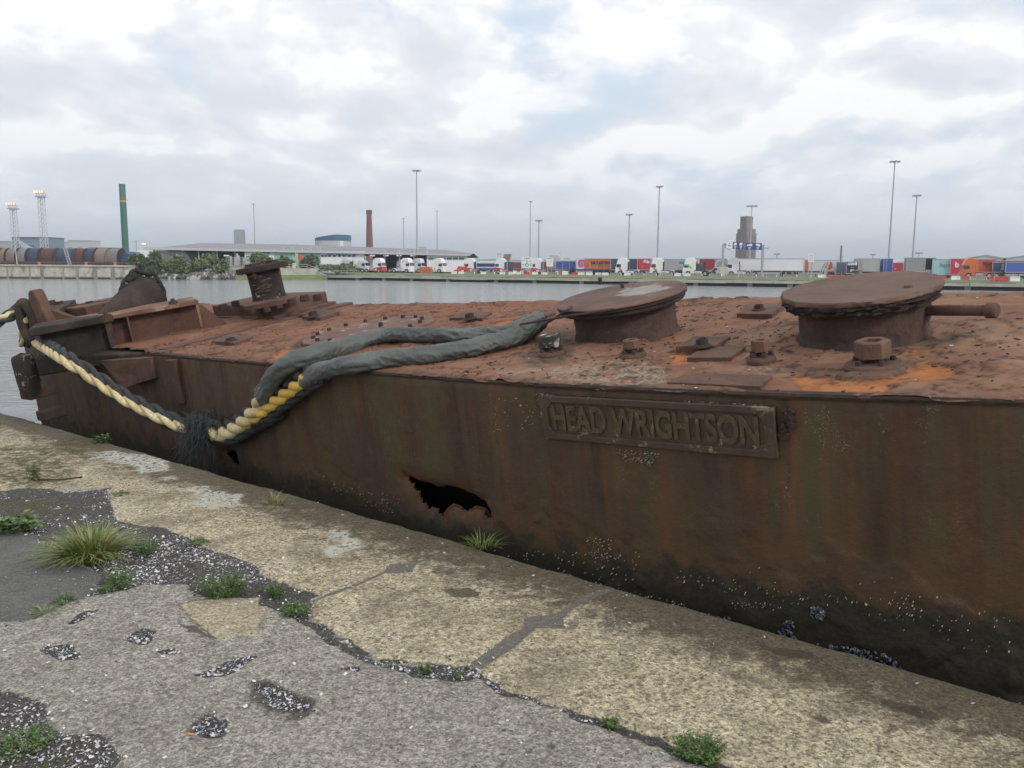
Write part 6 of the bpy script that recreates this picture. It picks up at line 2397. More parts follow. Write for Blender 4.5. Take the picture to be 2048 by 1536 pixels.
bush(258, 300, 499, 548, 199, 1500, 'dark rounded bush at the end of the pier beside the blue covered wagon', pal=(0, 1, 0, 1), seed=3)
bush(288, 345, 500, 552, 199, 1900, 'tall dark green bush, second from the pier end', pal=(1, 0, 1, 0), seed=4)
bush(318, 382, 508, 549, 200, 1600, 'dense bush in the middle of the bank above the dark rocks', pal=(1, 0, 1, 2), seed=5)
bush(352, 428, 515, 546, 202, 1400, 'low pale olive bush above the pale rocks', pal=(2, 2, 3, 0), leaf=.22, seed=6)
bush(398, 456, 501, 548, 205, 1700, 'rounded green bush at the right end of the overgrown bank', pal=(0, 2, 0, 1), seed=7)
bush(425, 470, 520, 550, 201, 700, 'straggling dark bush low over the rocks beside the grey posts', pal=(1, 0), seed=8)
bush(503, 547, 496, 532, 214, 1700, 'young tree with a pointed crown in front of the terminal', name='tree', cat='tree', pal=(0, 2, 0, 1), trunk=True, lobes=10, seed=9)
bush(553, 588, 510, 532, 210, 800, 'bush left of the red and yellow flag', pal=(0, 1), seed=10)
bush(600, 654, 508, 538, 208, 1700, 'wide dark bush right of the red and yellow flag', pal=(1, 0, 1), seed=11)
bush(560, 578, 519, 534, 206, 300, 'small yellow green bush behind the bollard top', pal=(3, 2), leaf=.2, lobes=4, seed=12)
bush(632, 716, 524, 545, 207.5, 1500, 'low hedge of shrubs left of the striped lorry cab', pal=(0, 2, 3), leaf=.22, lobes=14, seed=13)

# ---- pale walls and posts at the mouth of the slip
t = thing('slip_wall', 'pale stepped concrete wall at the mouth of the slip behind the bollard', 'quay wall', (FX(600, 201), 201, -.5))
a_, b_ = FP(558, 537.5, 201), FP(632, 539, 201)
MB().box(((a_.x + b_.x) / 2 - t.location.x, 1.2, a_.z - 1.6 + .5), (b_.x - a_.x, 2.4, 3.4)).build('face', M_CON2, t)
b = MB()
c_, e_ = FP(624, 540, 201), FP(650, 550, 201)
b.prism([(c_.x - t.location.x, c_.z + .5), (e_.x - t.location.x, e_.z + .5), (e_.x - t.location.x, -3), (c_.x - t.location.x, -3)], (0, 2.2, 0), (0, .2, 0))
b.build('sloping_end', M_CON, t)
MB().box(((a_.x + b_.x) / 2 - t.location.x + 3, -.03, -1.8), ((b_.x - a_.x) * .45, .08, 1.9)).build('dark_stain', M_TIDE, t)
t = thing('timber_jetty', 'dark jetty of grey posts in front of the low wall left of the bollard', 'jetty', (FX(490, 200), 200, -.5))
b = MB()
for u in (452, 462, 468, 474, 480, 488, 497):
    p = FP(u, 538, 200)
    b.box((p.x - t.location.x, 0, -.6), (.45, .45, 3.2))
b.build('posts', M_CON, t)
a_, b_ = FP(458, 537, 200), FP(506, 537, 200)
MB().box((0, .4, a_.z + .4), (b_.x - a_.x, 1.2, .5)).build('deck', M_CON2, t)
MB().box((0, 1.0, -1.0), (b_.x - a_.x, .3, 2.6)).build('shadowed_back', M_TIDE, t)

# ---- railings, flag, little cars, lifebelt post
t = thing('railing', 'thin metal railing along the slip wall in front of the wide dark bush', 'railing', (FX(600, 203), 203, 0))
b, b2 = MB(), MB()
rp = [(560, 528, 537), (578, 528.5, 537), (596, 529, 537), (614, 529, 537.5), (628, 534, 542), (642, 540, 547), (668, 541, 547), (695, 541.5, 548), (720, 542, 548)]
pv = None
for u, v0, v1 in rp:
    p0_, p1_ = FP(u, v0, 203) - t.location, FP(u, v1, 203) - t.location
    MB().cyl(p0_, p1_, .05, n=5).build('post', M_GALV, t)
    if pv:
        b2.cyl(pv[0], p0_, .045, n=5)
        b2.cyl((pv[0] + pv[1]) / 2, (p0_ + p1_) / 2, .04, n=5)
    pv = (p0_, p1_)
b2.build('rail', M_GALV, t)
p = FP(600, 532, 207)
t = thing('flag', 'red and yellow flag on a short pole among the bushes', 'flag', p)
MB().cyl((-1.0, 0, -.3), (-1.0, 0, 3.2), .05, n=6).build('pole', M_GALV, t)
vs = []
for i in range(9):
    for j in range(4):
        vs.append((-1.0 + i * .27, .22 * math.sin(i * .9 + j * .4), 3.1 - j * .42 - i * .10 - (.012 * i * i)))
fs = [(i * 4 + j, (i + 1) * 4 + j, (i + 1) * 4 + j + 1, i * 4 + j + 1) for i in range(8) for j in range(3)]
b = MB()
b.add(vs, fs[:6], 1)
b.add(vs, fs[6:], 0)
b.build('cloth', [flat('flag_red', (.60, .08, .07), .7), flat('flag_yellow', (.62, .48, .10), .7)], t, smooth=80)
p = FP(588, 537, 203.5)
t = thing('litter_bin', 'small yellow bin by the railing left of the wide dark bush', 'bin', p)
MB().lathe([(0, 0), (.42, 0), (.46, 1.0), (.36, 1.25), (0, 1.3)], 12).build('body', flat('bin_yellow', (.60, .52, .22), .6), t)
MB().box((0, -.40, .95), (.4, .1, .2)).build('slot', M_CHAS, t)

t = thing('compound', 'grey pumping compound with a small hut and pipes behind the jetty', 'compound', (FX(478, 216), 216, 0))
b = MB()
for u in range(452, 500, 4):
    p = FP(u, 514, 216)
    b.cyl((p.x - t.location.x, 0, -.1), (p.x - t.location.x, 0, p.z), .07, n=5)
for v in (515, 520, 526):
    p = FP(452, v, 216)
    q_ = FP(500, v, 216)
    b.cyl((p.x - t.location.x, 0, p.z), (q_.x - t.location.x, 0, q_.z), .05, n=4)
b.build('fence', M_GALV, t)
p, q_ = FP(484, 516, 215), FP(503, 516, 215)
hut = MB().box(((p.x + q_.x) / 2 - t.location.x, 1, p.z / 2), (q_.x - p.x, 2.4, p.z)).build('hut', flat('hut_grey', (.38, .41, .42), .6), t)
MB().box(((p.x + q_.x) / 2 - t.location.x, -.25, p.z * .66), ((q_.x - p.x) * .5, .1, .7)).build('window', M_SIGNW, hut)
b = MB()
for u, vt in ((474, 507), (477, 511), (461, 512)):
    p = FP(u, vt, 217)
    b.cyl((p.x - t.location.x, 1, 0), (p.x - t.location.x, 1, p.z), .25, n=8)
b.build('pipe', M_GALV, t)


# ================================================================ vehicles
def mat_paint(c, rough=.35):
    return flat('paint_%d_%d_%d' % tuple(int(x * 1000) for x in c), c, rough, var=.05, scale=.5)


def wheel(t, x, y, r=.52, w=.32):
    o = MB().lathe([(0, -w / 2), (r * .55, -w / 2), (r * .95, -w / 2), (r, -w * .35), (r, w * .35), (r * .95, w / 2), (r * .55, w / 2), (0, w / 2)], 16, M=Matrix.Rotation(R_(90), 3, 'X')).build('wheel', M_TYRE, t, loc=(x, y, r))
    b = MB()
    s = -1 if y < 0 else 1
    b.lathe([(0, w * .5 * s), (r * .3, w * .53 * s), (r * .55, w * .51 * s)], 12, M=Matrix.Rotation(R_(90), 3, 'X') @ Matrix.Scale(-1, 3, (0, 0, 1)))
    b.build('rim', M_RIM, o)
    return o


def truck_scale(vt, vb, d):
    return (vb - vt) / FPX * d


VYAW = -18


def tractor(u, d, face, label, cab=(.80, .80, .80), accent=None, kind=0, yaw=VYAW, tall=3.75, vis=None, lower=None, cat='lorry', axles=2, z=0.0):
    """lorry cab unit; face -1 looks left, +1 right; local +x is to the right"""
    t = thing('lorry_cab', label, cat, (FX(u, d), d, z), R_(yaw), 'lorries parked behind the far quay')
    f = face
    mc = mat_paint(cab)
    hw_ = 1.23

    def X(x):
        return f * x
    prof = [(2.9, .42), (3.0, 1.0), (2.95, 1.75), (2.70, 2.62), (2.45, tall - .30), (2.0, tall), (1.1, tall), (.85, tall - .1), (.80, 1.05), (.80, .55), (1.35, .55), (1.5, 1.0), (2.2, 1.05), (2.45, .6), (2.55, .42)]
    cb = MB().prism([(X(x), zz) for x, zz in prof], (0, 2 * hw_, 0), (0, -hw_, 0)).build('cab', mc, t, smooth=30, bevel=.06)
    MB().prism([(X(x), zz) for x, zz in [(2.985, 1.80), (2.745, 2.60), (2.70, 2.60), (2.94, 1.80)]], (0, 2 * hw_ - .24, 0), (0, -hw_ + .12, 0)).build('windscreen', M_GLASS, cb, smooth=0)
    for s in (-1, 1):
        MB().prism([(X(x), zz) for x, zz in [(1.75, 1.75), (2.70, 1.72), (2.58, 2.42), (1.78, 2.42)]], (0, s * .02, 0), (0, s * hw_, 0)).build('side_window', M_GLASS, cb, smooth=0)
        MB().box((X(2.98), s * 1.05, 1.0), (.08, .30, .26)).build('headlight', M_SIGNW, cb)
        MB().box((X(2.75), s * (hw_ + .22), 2.2), (.14, .12, .62)).build('mirror', M_CHAS, cb)
        MB().prism([(X(x), zz) for x, zz in [(.80, 1.2), (.82, tall - .15), (.35, tall - .55), (.30, 1.2)]], (0, s * .05, 0), (0, s * (hw_ - .03), 0)).build('fairing', mc, cb, smooth=0)
        MB().prism([(X(x), zz) for x, zz in [(.78, .5), (.78, .95), (-.9, .95), (-.9, .5)]], (0, s * .04, 0), (0, s * (hw_ - .05), 0)).build('side_skirt', mat_paint(lower) if lower else mc, t, smooth=0)
    if lower:
        MB().prism([(X(x), zz) for x, zz in [(2.97, .44), (3.015, 1.0), (2.97, 1.60), (1.2, 1.35), (.79, 1.25), (.79, 1.06), (1.5, 1.03), (2.2, 1.07), (2.47, .62)]], (0, 2 * hw_ + .05, 0), (0, -hw_ - .025, 0)).build('lower_panel', mat_paint(lower), cb, smooth=0)
    MB().prism([(X(2.96), .30), (X(3.06), .36), (X(3.06), .70), (X(2.90), .74), (X(2.55), .36)], (0, 2 * hw_, 0), (0, -hw_, 0)).build('bumper', M_CHAS if lower is None and cab[0] < .3 else (mat_paint(lower) if lower else mc), t, smooth=0)
    MB().box((X(-.6), 0, .82), (5.2, .85, .28)).build('chassis', M_CHAS, t)
    for s in (-1, 1):
        MB().cyl((X(.62), s * .95, .72), (X(-.55), s * .95, .72), .30, n=12).build('fuel_tank', M_RIM, t)
        wheel(t, X(1.9), s * 1.05)
        wheel(t, X(-1.55), s * 1.0, w=.5)
        if axles > 2:
            wheel(t, X(-2.75), s * 1.0, w=.5)
        MB().prism([(X(-1.55 + .66 * math.cos(a)), .56 + .66 * math.sin(a)) for a in [k * math.pi / 8 for k in range(9)]] + [(X(-1.55 + .58 * math.cos(a)), .56 + .58 * math.sin(a)) for a in [k * math.pi / 8 for k in range(8, -1, -1)]],
                   (0, .55, 0), (0, s * 1.0 - .27, 0)).build('mudguard', M_CHAS if axles == 2 else mc, t, smooth=30)
    MB().lathe([(0, 1.0), (.5, 1.0), (.5, 1.1), (0, 1.12)], 14, (X(-1.5), 0, 0)).build('fifth_wheel', M_CHAS, t)
    b = MB()
    b.box((X(.45), 0, 1.9), (.10, 1.6, 1.9))
    b.cyl((X(.3), .5, 1.0), (X(.3), .5, 3.1), .09, n=8)
    b.build('rear_panel', M_CHAS, t)
    if accent:
        col, polys = accent
        b = MB()
        for poly in polys:
            for s in (-1, 1):
                b.prism([(X(x), zz) for x, zz in poly], (0, s * .02, 0), (0, s * (hw_ + .002), 0))
        b.build('livery', mat_paint(col), cb, smooth=0)
    return t


def arc(cx, cz, r0, r1, a0, a1, n=10):
    A_ = [R_(a0 + (a1 - a0) * k / n) for k in range(n + 1)]
    return [(cx + r1 * math.cos(a), cz + r1 * math.sin(a)) for a in A_] + [(cx + r0 * math.cos(a), cz + r0 * math.sin(a)) for a in A_[::-1]]


def trailer(u0, u1, vt, vb, d, col, label, yaw=VYAW, wheels='right', floor=1.15, texts=(), panels=(), name='trailer', cat='trailer', rear=None, chassis=True, rough=.5, depth=2.55, z=0.0, group='trailers and boxes parked behind the far quay'):
    xa, xb = FX(u0, d), FX(u1, d)
    cyw = math.cos(R_(yaw))
    L = (xb - xa) / cyw
    zt = FP((u0 + u1) / 2, vt, d).z - z
    t = thing(name, label, cat, ((xa + xb) / 2, d, z), R_(yaw), group)
    mc = flat('curtain_%d_%d_%d' % tuple(int(x * 1000) for x in col), col, rough, var=.06, scale=.4)
    zf = floor
    bd = MB().box((0, depth / 2, (zt + zf) / 2), (L, depth, zt - zf)).build('body', mc, t, bevel=.05)
    b = MB()
    for zz in (zt - .05, zf + .06):
        b.box((0, -.015, zz), (L + .03, .06, .13))
    for s in (-1, 1):
        b.box((s * L / 2, -.015, (zt + zf) / 2), (.12, .07, zt - zf))
    b.build('frame', flat('trim_grey', (.40, .41, .42), .5), bd)
    for (x0, x1, z0, z1, pc) in panels:
        MB().box((L * (x0 + x1) / 2 - L / 2, -.03, zf + (zt - zf) * (z0 + z1) / 2), (L * (x1 - x0), .05, (zt - zf) * (z1 - z0))).build('panel', mat_paint(pc, .5), bd)
    for tx_ in texts:
        s_, fx_t, fz_t, hgt, tc = tx_[:5]
        ex = tx_[5] if len(tx_) > 5 else {}
        o_ = text(s_, hgt * (zt - zf), .02, mat_paint(tc, .5), 'lettering', bd, (L * fx_t - L / 2, -.075, zf + (zt - zf) * fz_t), (R_(90), ex.get('rot', 0), 0), ex.get('sx', 1.0), shear=ex.get('shear', 0), bold=ex.get('bold', .02))
    if rear:
        MB().box((L / 2 + .03, depth / 2, (zt + zf) / 2), (.06, depth * .96, (zt - zf) * .96)).build('rear_door', mat_paint(rear, .5), bd)
        b = MB()
        for y_ in (.3, .7, 1.3, 1.9):
            b.cyl((L / 2 + .08, depth * y_ / 2.2, zf + .1), (L / 2 + .08, depth * y_ / 2.2, zt - .1), .03, n=5)
        b.build('lock_bar', M_GALV, bd)
    if chassis:
        MB().box((0, depth / 2, zf - .14), (L * .96, 1.0, .24)).build('chassis', M_CHAS, t)
        xs_ = {'right': L / 2 - 1.6, 'left': -L / 2 + 1.6}.get(wheels)
        if xs_ is not None:
            sg_ = -1 if wheels == 'right' else 1
            for k in range(3 if L > 9 else 2):
                for y_ in (.22, depth - .22):
                    wheel(t, xs_ + sg_ * 1.3 * k, y_, .5, .38)
            b = MB()
            for y_ in (.35, depth - .35):
                b.box((-xs_ * .55, y_, .55), (.14, .14, 1.1))
            b.build('landing_leg', M_CHAS, t)
            b = MB()
            b.box((0, .06, .72), (L * .42, .05, .34))
            b.build('side_guard', M_GALV, t)
    return t, bd, L, zf, zt


RED, DKRED, WHT, ORA, BLU, NAV = (.50, .045, .05), (.30, .035, .045), (.80, .80, .80), (.56, .135, .055), (.045, .075, .30), (.035, .06, .145)
LRED = (.52, .05, .05)
sw_red = [arc(1.4, 1.9, 1.15, 1.3, 40, 150)]
# lorries without trailers, left to right
tractor(706, 226, -1, 'white lorry cab with pale blue stripes, leftmost of the parked cabs', (.60, .63, .66), ((.25, .42, .68), [arc(2.2, 1.9, .9, 1.05, 60, 175), arc(2.2, 1.5, 1.2, 1.32, 90, 170)]))
tractor(716, 232, 1, 'pale lorry unit with a yellow box behind the cab, beside the striped cab', (.62, .64, .66), ((.62, .50, .08), [[(-.8, 1.2), (.2, 1.2), (.2, 2.2), (-.8, 2.2)]]), tall=3.2)
tractor(748, 222, 1, 'white lorry cab with a red lower half facing right, nearest the brick chimney', WHT, None, lower=RED, axles=3)
tractor(740, 236, 1, 'plain white lorry cab half hidden behind the red and white one', (.60, .61, .62), tall=3.5)
tractor(803, 218, 1, 'white lorry with a curved red line on its cab, left of the tallest central mast', WHT, ((.55, .08, .08), [arc(1.5, 1.95, 1.0, 1.12, 20, 140)]), lower=None, axles=3)
tractor(827, 226, 1, 'pale blue and white lorry cab right behind the tallest central mast', (.56, .62, .68), ((.12, .28, .62), [arc(1.6, 2.2, .8, .95, 100, 220), arc(1.6, 1.9, 1.0, 1.1, 110, 210)]))
tractor(868, 217, 1, 'cream white lorry cab facing right beside the orange skip', (.78, .77, .72), ((.35, .34, .30), [[(1.6, 1.3), (2.6, 1.3), (2.6, 1.4), (1.6, 1.4)]]))
tractor(795, 232, 1, 'grey lorry unit partly hidden between two white cabs', (.36, .37, .38), tall=3.3)
tractor(953, 219, -1, 'white topped lorry cab with a bright red lower half beside the coach', WHT, lower=LRED)
tractor(1014, 214, -1, 'white and red lorry cab facing left, between the coach and the roundabout sign', WHT, lower=RED)
tractor(1087, 207, -1, 'white and red lorry cab facing left, just right of the roundabout sign', WHT, lower=RED)
tractor(1260, 186, -1, 'white lorry cab with a small red flash in front of the dark blue trailer', WHT, ((.50, .10, .05), [[(1.3, 1.15), (2.0, 1.5), (2.5, 1.75), (2.1, 1.35), (1.7, 1.05)], [(1.6, 1.55), (2.2, 1.75), (2.0, 1.5)]]), axles=3)
tractor(1330, 181, -1, 'white lorry cab with a small red flash in front of the red trailer', WHT, ((.50, .10, .05), [[(1.3, 1.15), (2.0, 1.5), (2.5, 1.75), (2.1, 1.35), (1.7, 1.05)], [(1.6, 1.55), (2.2, 1.75), (2.0, 1.5)]]), axles=3)
tractor(1396, 178, -1, 'white lorry cab with a bright green arc', WHT, ((.20, .55, .10), [arc(2.3, 1.2, .95, 1.25, 70, 165)]), axles=2)
tractor(1412, 180, -1, 'dark blue grey lorry unit between the green arc cab and the white van', (.10, .11, .14), tall=2.6)
tractor(1958, 160, -1, 'bright orange lorry cab facing left in front of the red trailer', (.62, .15, .035), ((.40, .05, .03), [[(1.2, 1.2), (2.6, 1.2), (2.6, 1.35), (1.2, 1.35)]]), axles=3, lower=(.55, .12, .03))

# trailers
trailer(1008, 1045, 524, 541, 232, (.20, .05, .05), 'small red and navy box trailer behind the roundabout sign', texts=(), panels=((0, .5, 0, 1, (.05, .08, .20)),))
trailer(1086, 1106, 523, 544, 216, DKRED, 'short dark red box behind the white direction board')
trailer(1112, 1155, 522, 545, 210, (.04, .08, .34), 'plain bright blue curtain trailer left of the orange one')
trailer(1098, 1114, 524, 544, 214, (.36, .35, .34), 'plain grey box between the direction board and the blue trailer', floor=.9)
t, bd, L, zf, zt = trailer(1153, 1234, 517, 546, 205, ORA, 'orange curtain trailer with bold dark lettering and a pink circle on a white front panel', panels=((0, .20, 0, 1, (.62, .60, .60)),), texts=(('MULGREW', .60, .60, .33, (.06, .03, .03), {'sx': 1.15, 'bold': .05}), ('logistics & transport', .60, .36, .10, (.45, .12, .08))))
b = MB()
rr_ = (zt - zf) * .36
b.prism([(-L / 2 + L * .135 + rr_ * math.cos(k * .2618), zf + (zt - zf) * .56 + rr_ * math.sin(k * .2618)) for k in range(24)], (0, .03, 0), (0, -.085, 0))
b.build('round_badge', mat_paint((.55, .07, .28)), bd)
b = MB()
for k in range(4):
    b.box((-L / 2 + L * .135, -.10, zf + (zt - zf) * (.40 + .10 * k)), (rr_ * 1.1, .02, (zt - zf) * .03))
b.build('badge_lines', mat_paint((.62, .35, .48)), bd)
# skeletal chassis in front of it
t = thing('skeletal_trailer', 'bare dark blue skeletal trailer parked in front of the orange trailer', 'trailer', (FX(1178, 197), 197, 0), R_(VYAW), 'trailers and boxes parked behind the far quay')
MB().box((0, 1.2, 1.15), (9.5, 1.0, .22)).build('chassis', mat_paint((.03, .045, .14)), t)
b = MB()
for k in range(7):
    b.box((-4.2 + 1.4 * k, 1.2, 1.22), (.16, 2.4, .16))
b.build('cross_member', mat_paint((.03, .045, .14)), t)
for k in range(3):
    for y_ in (.2, 2.2):
        wheel(t, 1.2 + 1.3 * k, y_, .5, .38)
MB().box((-3.4, .5, .6), (.2, .2, 1.1)).build('landing_leg', M_CHAS, t)

t, bd, L, zf, zt = trailer(1222, 1276, 517, 545, 199, (.045, .065, .135), 'plain dark navy trailer behind the white cab with the red flash')
trailer(1275, 1300, 517, 547, 193, (.54, .035, .06), 'red curtain trailer with jagged white lettering, behind the second white cab', texts=(('Aim', .68, .74, .34, (.70, .70, .70), {'sx': .95, 'rot': R_(10), 'shear': .25, 'bold': .07}), ('iCi', .40, .30, .18, (.60, .25, .25))))
trailer(1300, 1382, 518, 546, 192, (.37, .38, .39), 'long silver grey curtain trailer right of the red one', panels=((.02, .16, .05, .95, (.45, .45, .46)), (.70, .90, .55, .78, (.10, .20, .38)), (.70, .92, .38, .5, (.55, .56, .57))), texts=(('&', .13, .58, .30, (.10, .10, .12)),))
trailer(1386, 1398, 517, 547, 187, (.58, .58, .55), 'narrow white trailer front beside the green arc cab', floor=.8)
t, bd, L, zf, zt = trailer(1396, 1450, 517, 546, 186, DKRED, 'dull red curtain trailer with a grey end panel, behind the white van', panels=((.60, 1.0, 0, 1, (.30, .31, .33)),))
b = MB()
b.prism([(L * .28 + x, zf + (zt - zf) * .5 + z_) for x, z_ in arc(0, 0, .75, 1.0, 60, 300, 14)], (0, .03, 0), (0, -.09, 0))
b.build('curved_badge', mat_paint((.55, .56, .57)), bd)

# the big white articulated lorry
DW = 181
tractor(1482, DW - 1.2, -1, 'white lorry cab pulling the long plain white trailer', (.78, .78, .77), None, axles=3, tall=3.85)
trailer(1476, 1600, 517, 543, DW, (.78, .78, .79), 'long plain white trailer coupled to the white cab under the overhead sign', rear=(.80, .79, .73), yaw=-20)
# white van beneath
t = thing('van', 'small white panel van parked left of the gantry post', 'van', (FX(1436, 179), 179, 0), R_(VYAW))
mv = mat_paint((.55, .57, .60))
MB().prism([(-2.1, .35), (-2.15, .95), (-1.35, 1.15), (-.65, 1.85), (2.0, 1.9), (2.15, 1.6), (2.15, .35)], (0, 1.7, 0), (0, -.85, 0)).build('body', mv, t, smooth=30, bevel=.06)
for s in (-1, 1):
    MB().prism([(-1.15, 1.2), (-.6, 1.72), (-.05, 1.72), (-.05, 1.2)], (0, s * .02, 0), (0, s * .85, 0)).build('side_window', M_GLASS, t, smooth=0)
    for x in (-1.35, 1.35):
        wheel(t, x, s * .75, .32, .22)
MB().prism([(-1.37, 1.2), (-.70, 1.84), (-.66, 1.80), (-1.30, 1.16)], (0, 1.4, 0), (0, -.7, 0)).build('windscreen', M_GLASS, t, smooth=0)

# coach
t = thing('coach', 'white coach with a long dark window band left of the red and white cabs', 'coach', (FX(970, 224), 224, 0), R_(-6))
MB().box((0, 1.25, 1.75), (5.3, 2.5, 2.7)).build('body', mat_paint((.60, .61, .63)), t, bevel=.15)
MB().box((.2, -.02, 2.15), (4.7, .06, .85)).build('window_band', flat('coach_glass', (.03, .05, .13), .15), t)
MB().box((0, -.02, 1.15), (5.2, .05, .5)).build('blue_skirt', mat_paint((.08, .12, .28)), t)
for x in (-1.7, 1.6):
    for y_ in (.15, 2.35):
        wheel(t, x, y_, .5, .3)
# raised link-span ramp
p = FP(1012, 516, 330)
t = thing('ramp', 'raised grey loading ramp with yellow edges above the red and white cabs', 'ramp', (p.x, 330, 0), 0)
zr_ = FP(1012, 508, 330).z
b = MB()
b.prism([(-1.9, 2.0), (.9, 2.0), (2.2, zr_), (-.6, zr_)], (0, 5, 0), (0, 0, 0))
b.build('deck', flat('ramp_grey', (.16, .15, .14), .7), t, smooth=0)
b = MB()
b.prism([(.7, 2.0), (1.1, 2.0), (2.4, zr_), (2.0, zr_)], (0, 5.1, 0), (0, -.1, 0))
b.prism([(-2.1, 2.0), (-1.8, 2.0), (-.5, zr_), (-.8, zr_)], (0, 5.1, 0), (0, -.1, 0))
b.build('yellow_edge', flat('edge_yellow', (.55, .42, .10), .6), t, smooth=0)
MB().box((0, 2, 1), (3.4, 4, 2.2)).build('pier', M_GALV, t)

# right hand group
t, bd, L, zf, zt = trailer(1612, 1672, 520, 548, 186, (.58, .58, .58), 'white box trailer with a red disc, behind the tall notice column', panels=((.0, .12, 0, 1, (.50, .14, .09)),))
b = MB()
b.prism([(L * .24 + .85 * math.cos(k * .2618), zf + (zt - zf) * .5 + .85 * math.sin(k * .2618)) for k in range(24)], (0, .03, 0), (0, -.075, 0))
b.build('red_disc', mat_paint((.55, .10, .07)), bd)
t = thing('ramp_stack', 'pair of grey ramps leaning together in an A shape beside the black lettered box', 'ramps', (FX(1661, 178), 178, 0), 0, None)
b = MB()
for s in (-1, 1):
    for k in range(3):
        b.cyl((s * (1.35 + .35 * k) - .1, .5 * k, 0), (s * (.25 + .25 * k), .5 * k, 3.1), .13, n=6)
b.build('ramps', M_GALV, t)
b = MB()
for k in range(6):
    b.box((0, .5, .5 + .45 * k), (2.3 - .35 * k, .1, .08))
b.build('tie_bar', M_CHAS, t)
trailer(1674, 1696, 524, 548, 178, (.10, .13, .18), 'slate blue side of the box left of the bold white lettering', floor=.7)
trailer(1694, 1715, 523, 548, 174, (.022, .028, .045), 'near black box with bold white capital lettering', texts=(('LOANE', .5, .80, .27, (.70, .70, .70), {'sx': .80, 'bold': .06}), ('078', .5, .26, .20, (.60, .60, .60), {'bold': .05}), ('tel no', .5, .53, .08, (.5, .5, .5))), floor=.7)
trailer(1712, 1754, 517, 546, 184, (.48, .48, .46), 'dirty cream trailer between the black lettered box and the blue container', yaw=-30, panels=((.0, .35, 0, 1, (.36, .37, .37)),))
trailer(1752, 1769, 517, 546, 186, (.035, .06, .24), 'dark blue container end left of the brighter open one', floor=.6, chassis=False, name='container', cat='container')
trailer(1768, 1784, 517, 546, 182, (.055, .10, .40), 'bright blue container with two pale corner posts', floor=.6, chassis=False, name='container', cat='container', panels=((.30, .36, 0, 1, (.3, .34, .5)),))
trailer(1784, 1805, 525, 546, 190, (.50, .045, .05), 'small red container between the blue container and the open grey trailer', floor=.6, chassis=False, name='container', cat='container', texts=(('H', .35, .45, .2, (.6, .6, .6)), ('A', .70, .55, .3, (.4, .1, .1))))
trailer(1804, 1815, 526, 546, 192, (.60, .60, .60), 'white panel van back beside the small red container', floor=.6, texts=(('mall', .5, .65, .2, (.2, .2, .3)),))
t, bd, L, zf, zt = trailer(1815, 1848, 515, 548, 178, (.27, .27, .265), 'grey box trailer with its rear open and empty', yaw=-12)
p0_, p1_ = FX(1848, 176), FX(1868, 176)
MB().box((L / 2 + (p1_ - p0_) / 2, .9, (zt + zf) / 2), (p1_ - p0_, 1.8, zt - zf - .3)).build('rear_shade_block', flat('box_inside_shade', (.018, .022, .028), .9), bd)  # solid block, its near-black colour stands in for the unlit interior
b = MB()
W2 = p1_ - p0_
b.box((L / 2 + W2 / 2, .9, zt - .08), (W2 + .1, 2.0, .16))
b.box((L / 2 + W2, .9, (zt + zf) / 2), (.14, 2.0, zt - zf))
b.box((L / 2 + W2 * .55, -.05, zf + .3), (W2 * .9, .1, .35))
b.build('rear_frame', M_GALV, bd)
t, bd, L, zf, zt = trailer(1868, 1912, 518, 552, 176, (.33, .55, .56), 'pale turquoise trailer panel with thin grey lettering', floor=.5, texts=(('home', .60, .62, .42, (.16, .20, .26), {'shear': .2, 'sx': 1.0, 'bold': -.005}),))
t, bd, L, zf, zt = trailer(1907, 1986, 517, 556, 174, (.55, .04, .065), 'large red trailer behind the orange lorry cab', floor=.5, texts=(('b', .14, .62, .42, (.70, .70, .70), {'bold': .09}),))
trailer(1957, 1988, 518, 552, 168, (.50, .085, .045), 'orange red curtain trailer with the start of dark capitals, behind the orange cab', texts=(('MU', .52, .66, .26, (.08, .03, .03), {'sx': 1.2, 'bold': .05}), ('logistics', .55, .45, .08, (.35, .06, .04))))
trailer(1988, 2020, 524, 552, 166, (.045, .065, .14), 'dark blue trailer with large tilted orange lettering', texts=(('Ly', .62, .52, .62, (.66, .60, .52), {'rot': R_(-8), 'bold': .13, 'shear': .2}), ('Ly', .62, .52, .62, (.56, .20, .07), {'rot': R_(-8), 'bold': .04, 'shear': .2})))
bpy.data.objects['lettering'].location.y += 0
trailer(2019, 2100, 524, 552, 163, (.06, .13, .42), 'bright blue trailer at the right edge of the row')
trailer(1984, 2090, 521, 535, 176, (.30, .05, .05), 'long dark red box showing above the two blue trailers', floor=2.0)
t = thing('warehouse', 'pale warehouse with shallow curved roofs behind the lorries at the right edge', 'warehouse', (FX(2000, 300), 300, 0))
for u0, u1 in ((1928, 2010), (2004, 2100)):
    a_, b_ = FX(u0, 300), FX(u1, 300)
    w = b_ - a_
    b = MB()
    b.prism([(a_ - t.location.x, 0), (b_ - t.location.x, 0), (b_ - t.location.x, 5.5), ((a_ + b_) / 2 - t.location.x, FP(1990, 511.5, 300).z), (a_ - t.location.x, 5.5)], (0, 40, 0), (0, 0, 0))
    b.build('shed', flat('warehouse_pale', (.36, .39, .38), .6, var=.06, scale=.1), t, smooth=0)
    b = MB()
    xm, zm = (a_ + b_) / 2 - t.location.x, FP(1990, 511.5, 300).z
    for xx in (a_ - t.location.x, b_ - t.location.x):
        b.add([(xx, -.3, 5.4), (xm, -.3, zm), (xm, -.3, zm + .35), (xx, -.3, 5.75)], [(0, 1, 2, 3)])
    b.build('eave', flat('eave_grey', (.25, .28, .28), .6), t, smooth=0)
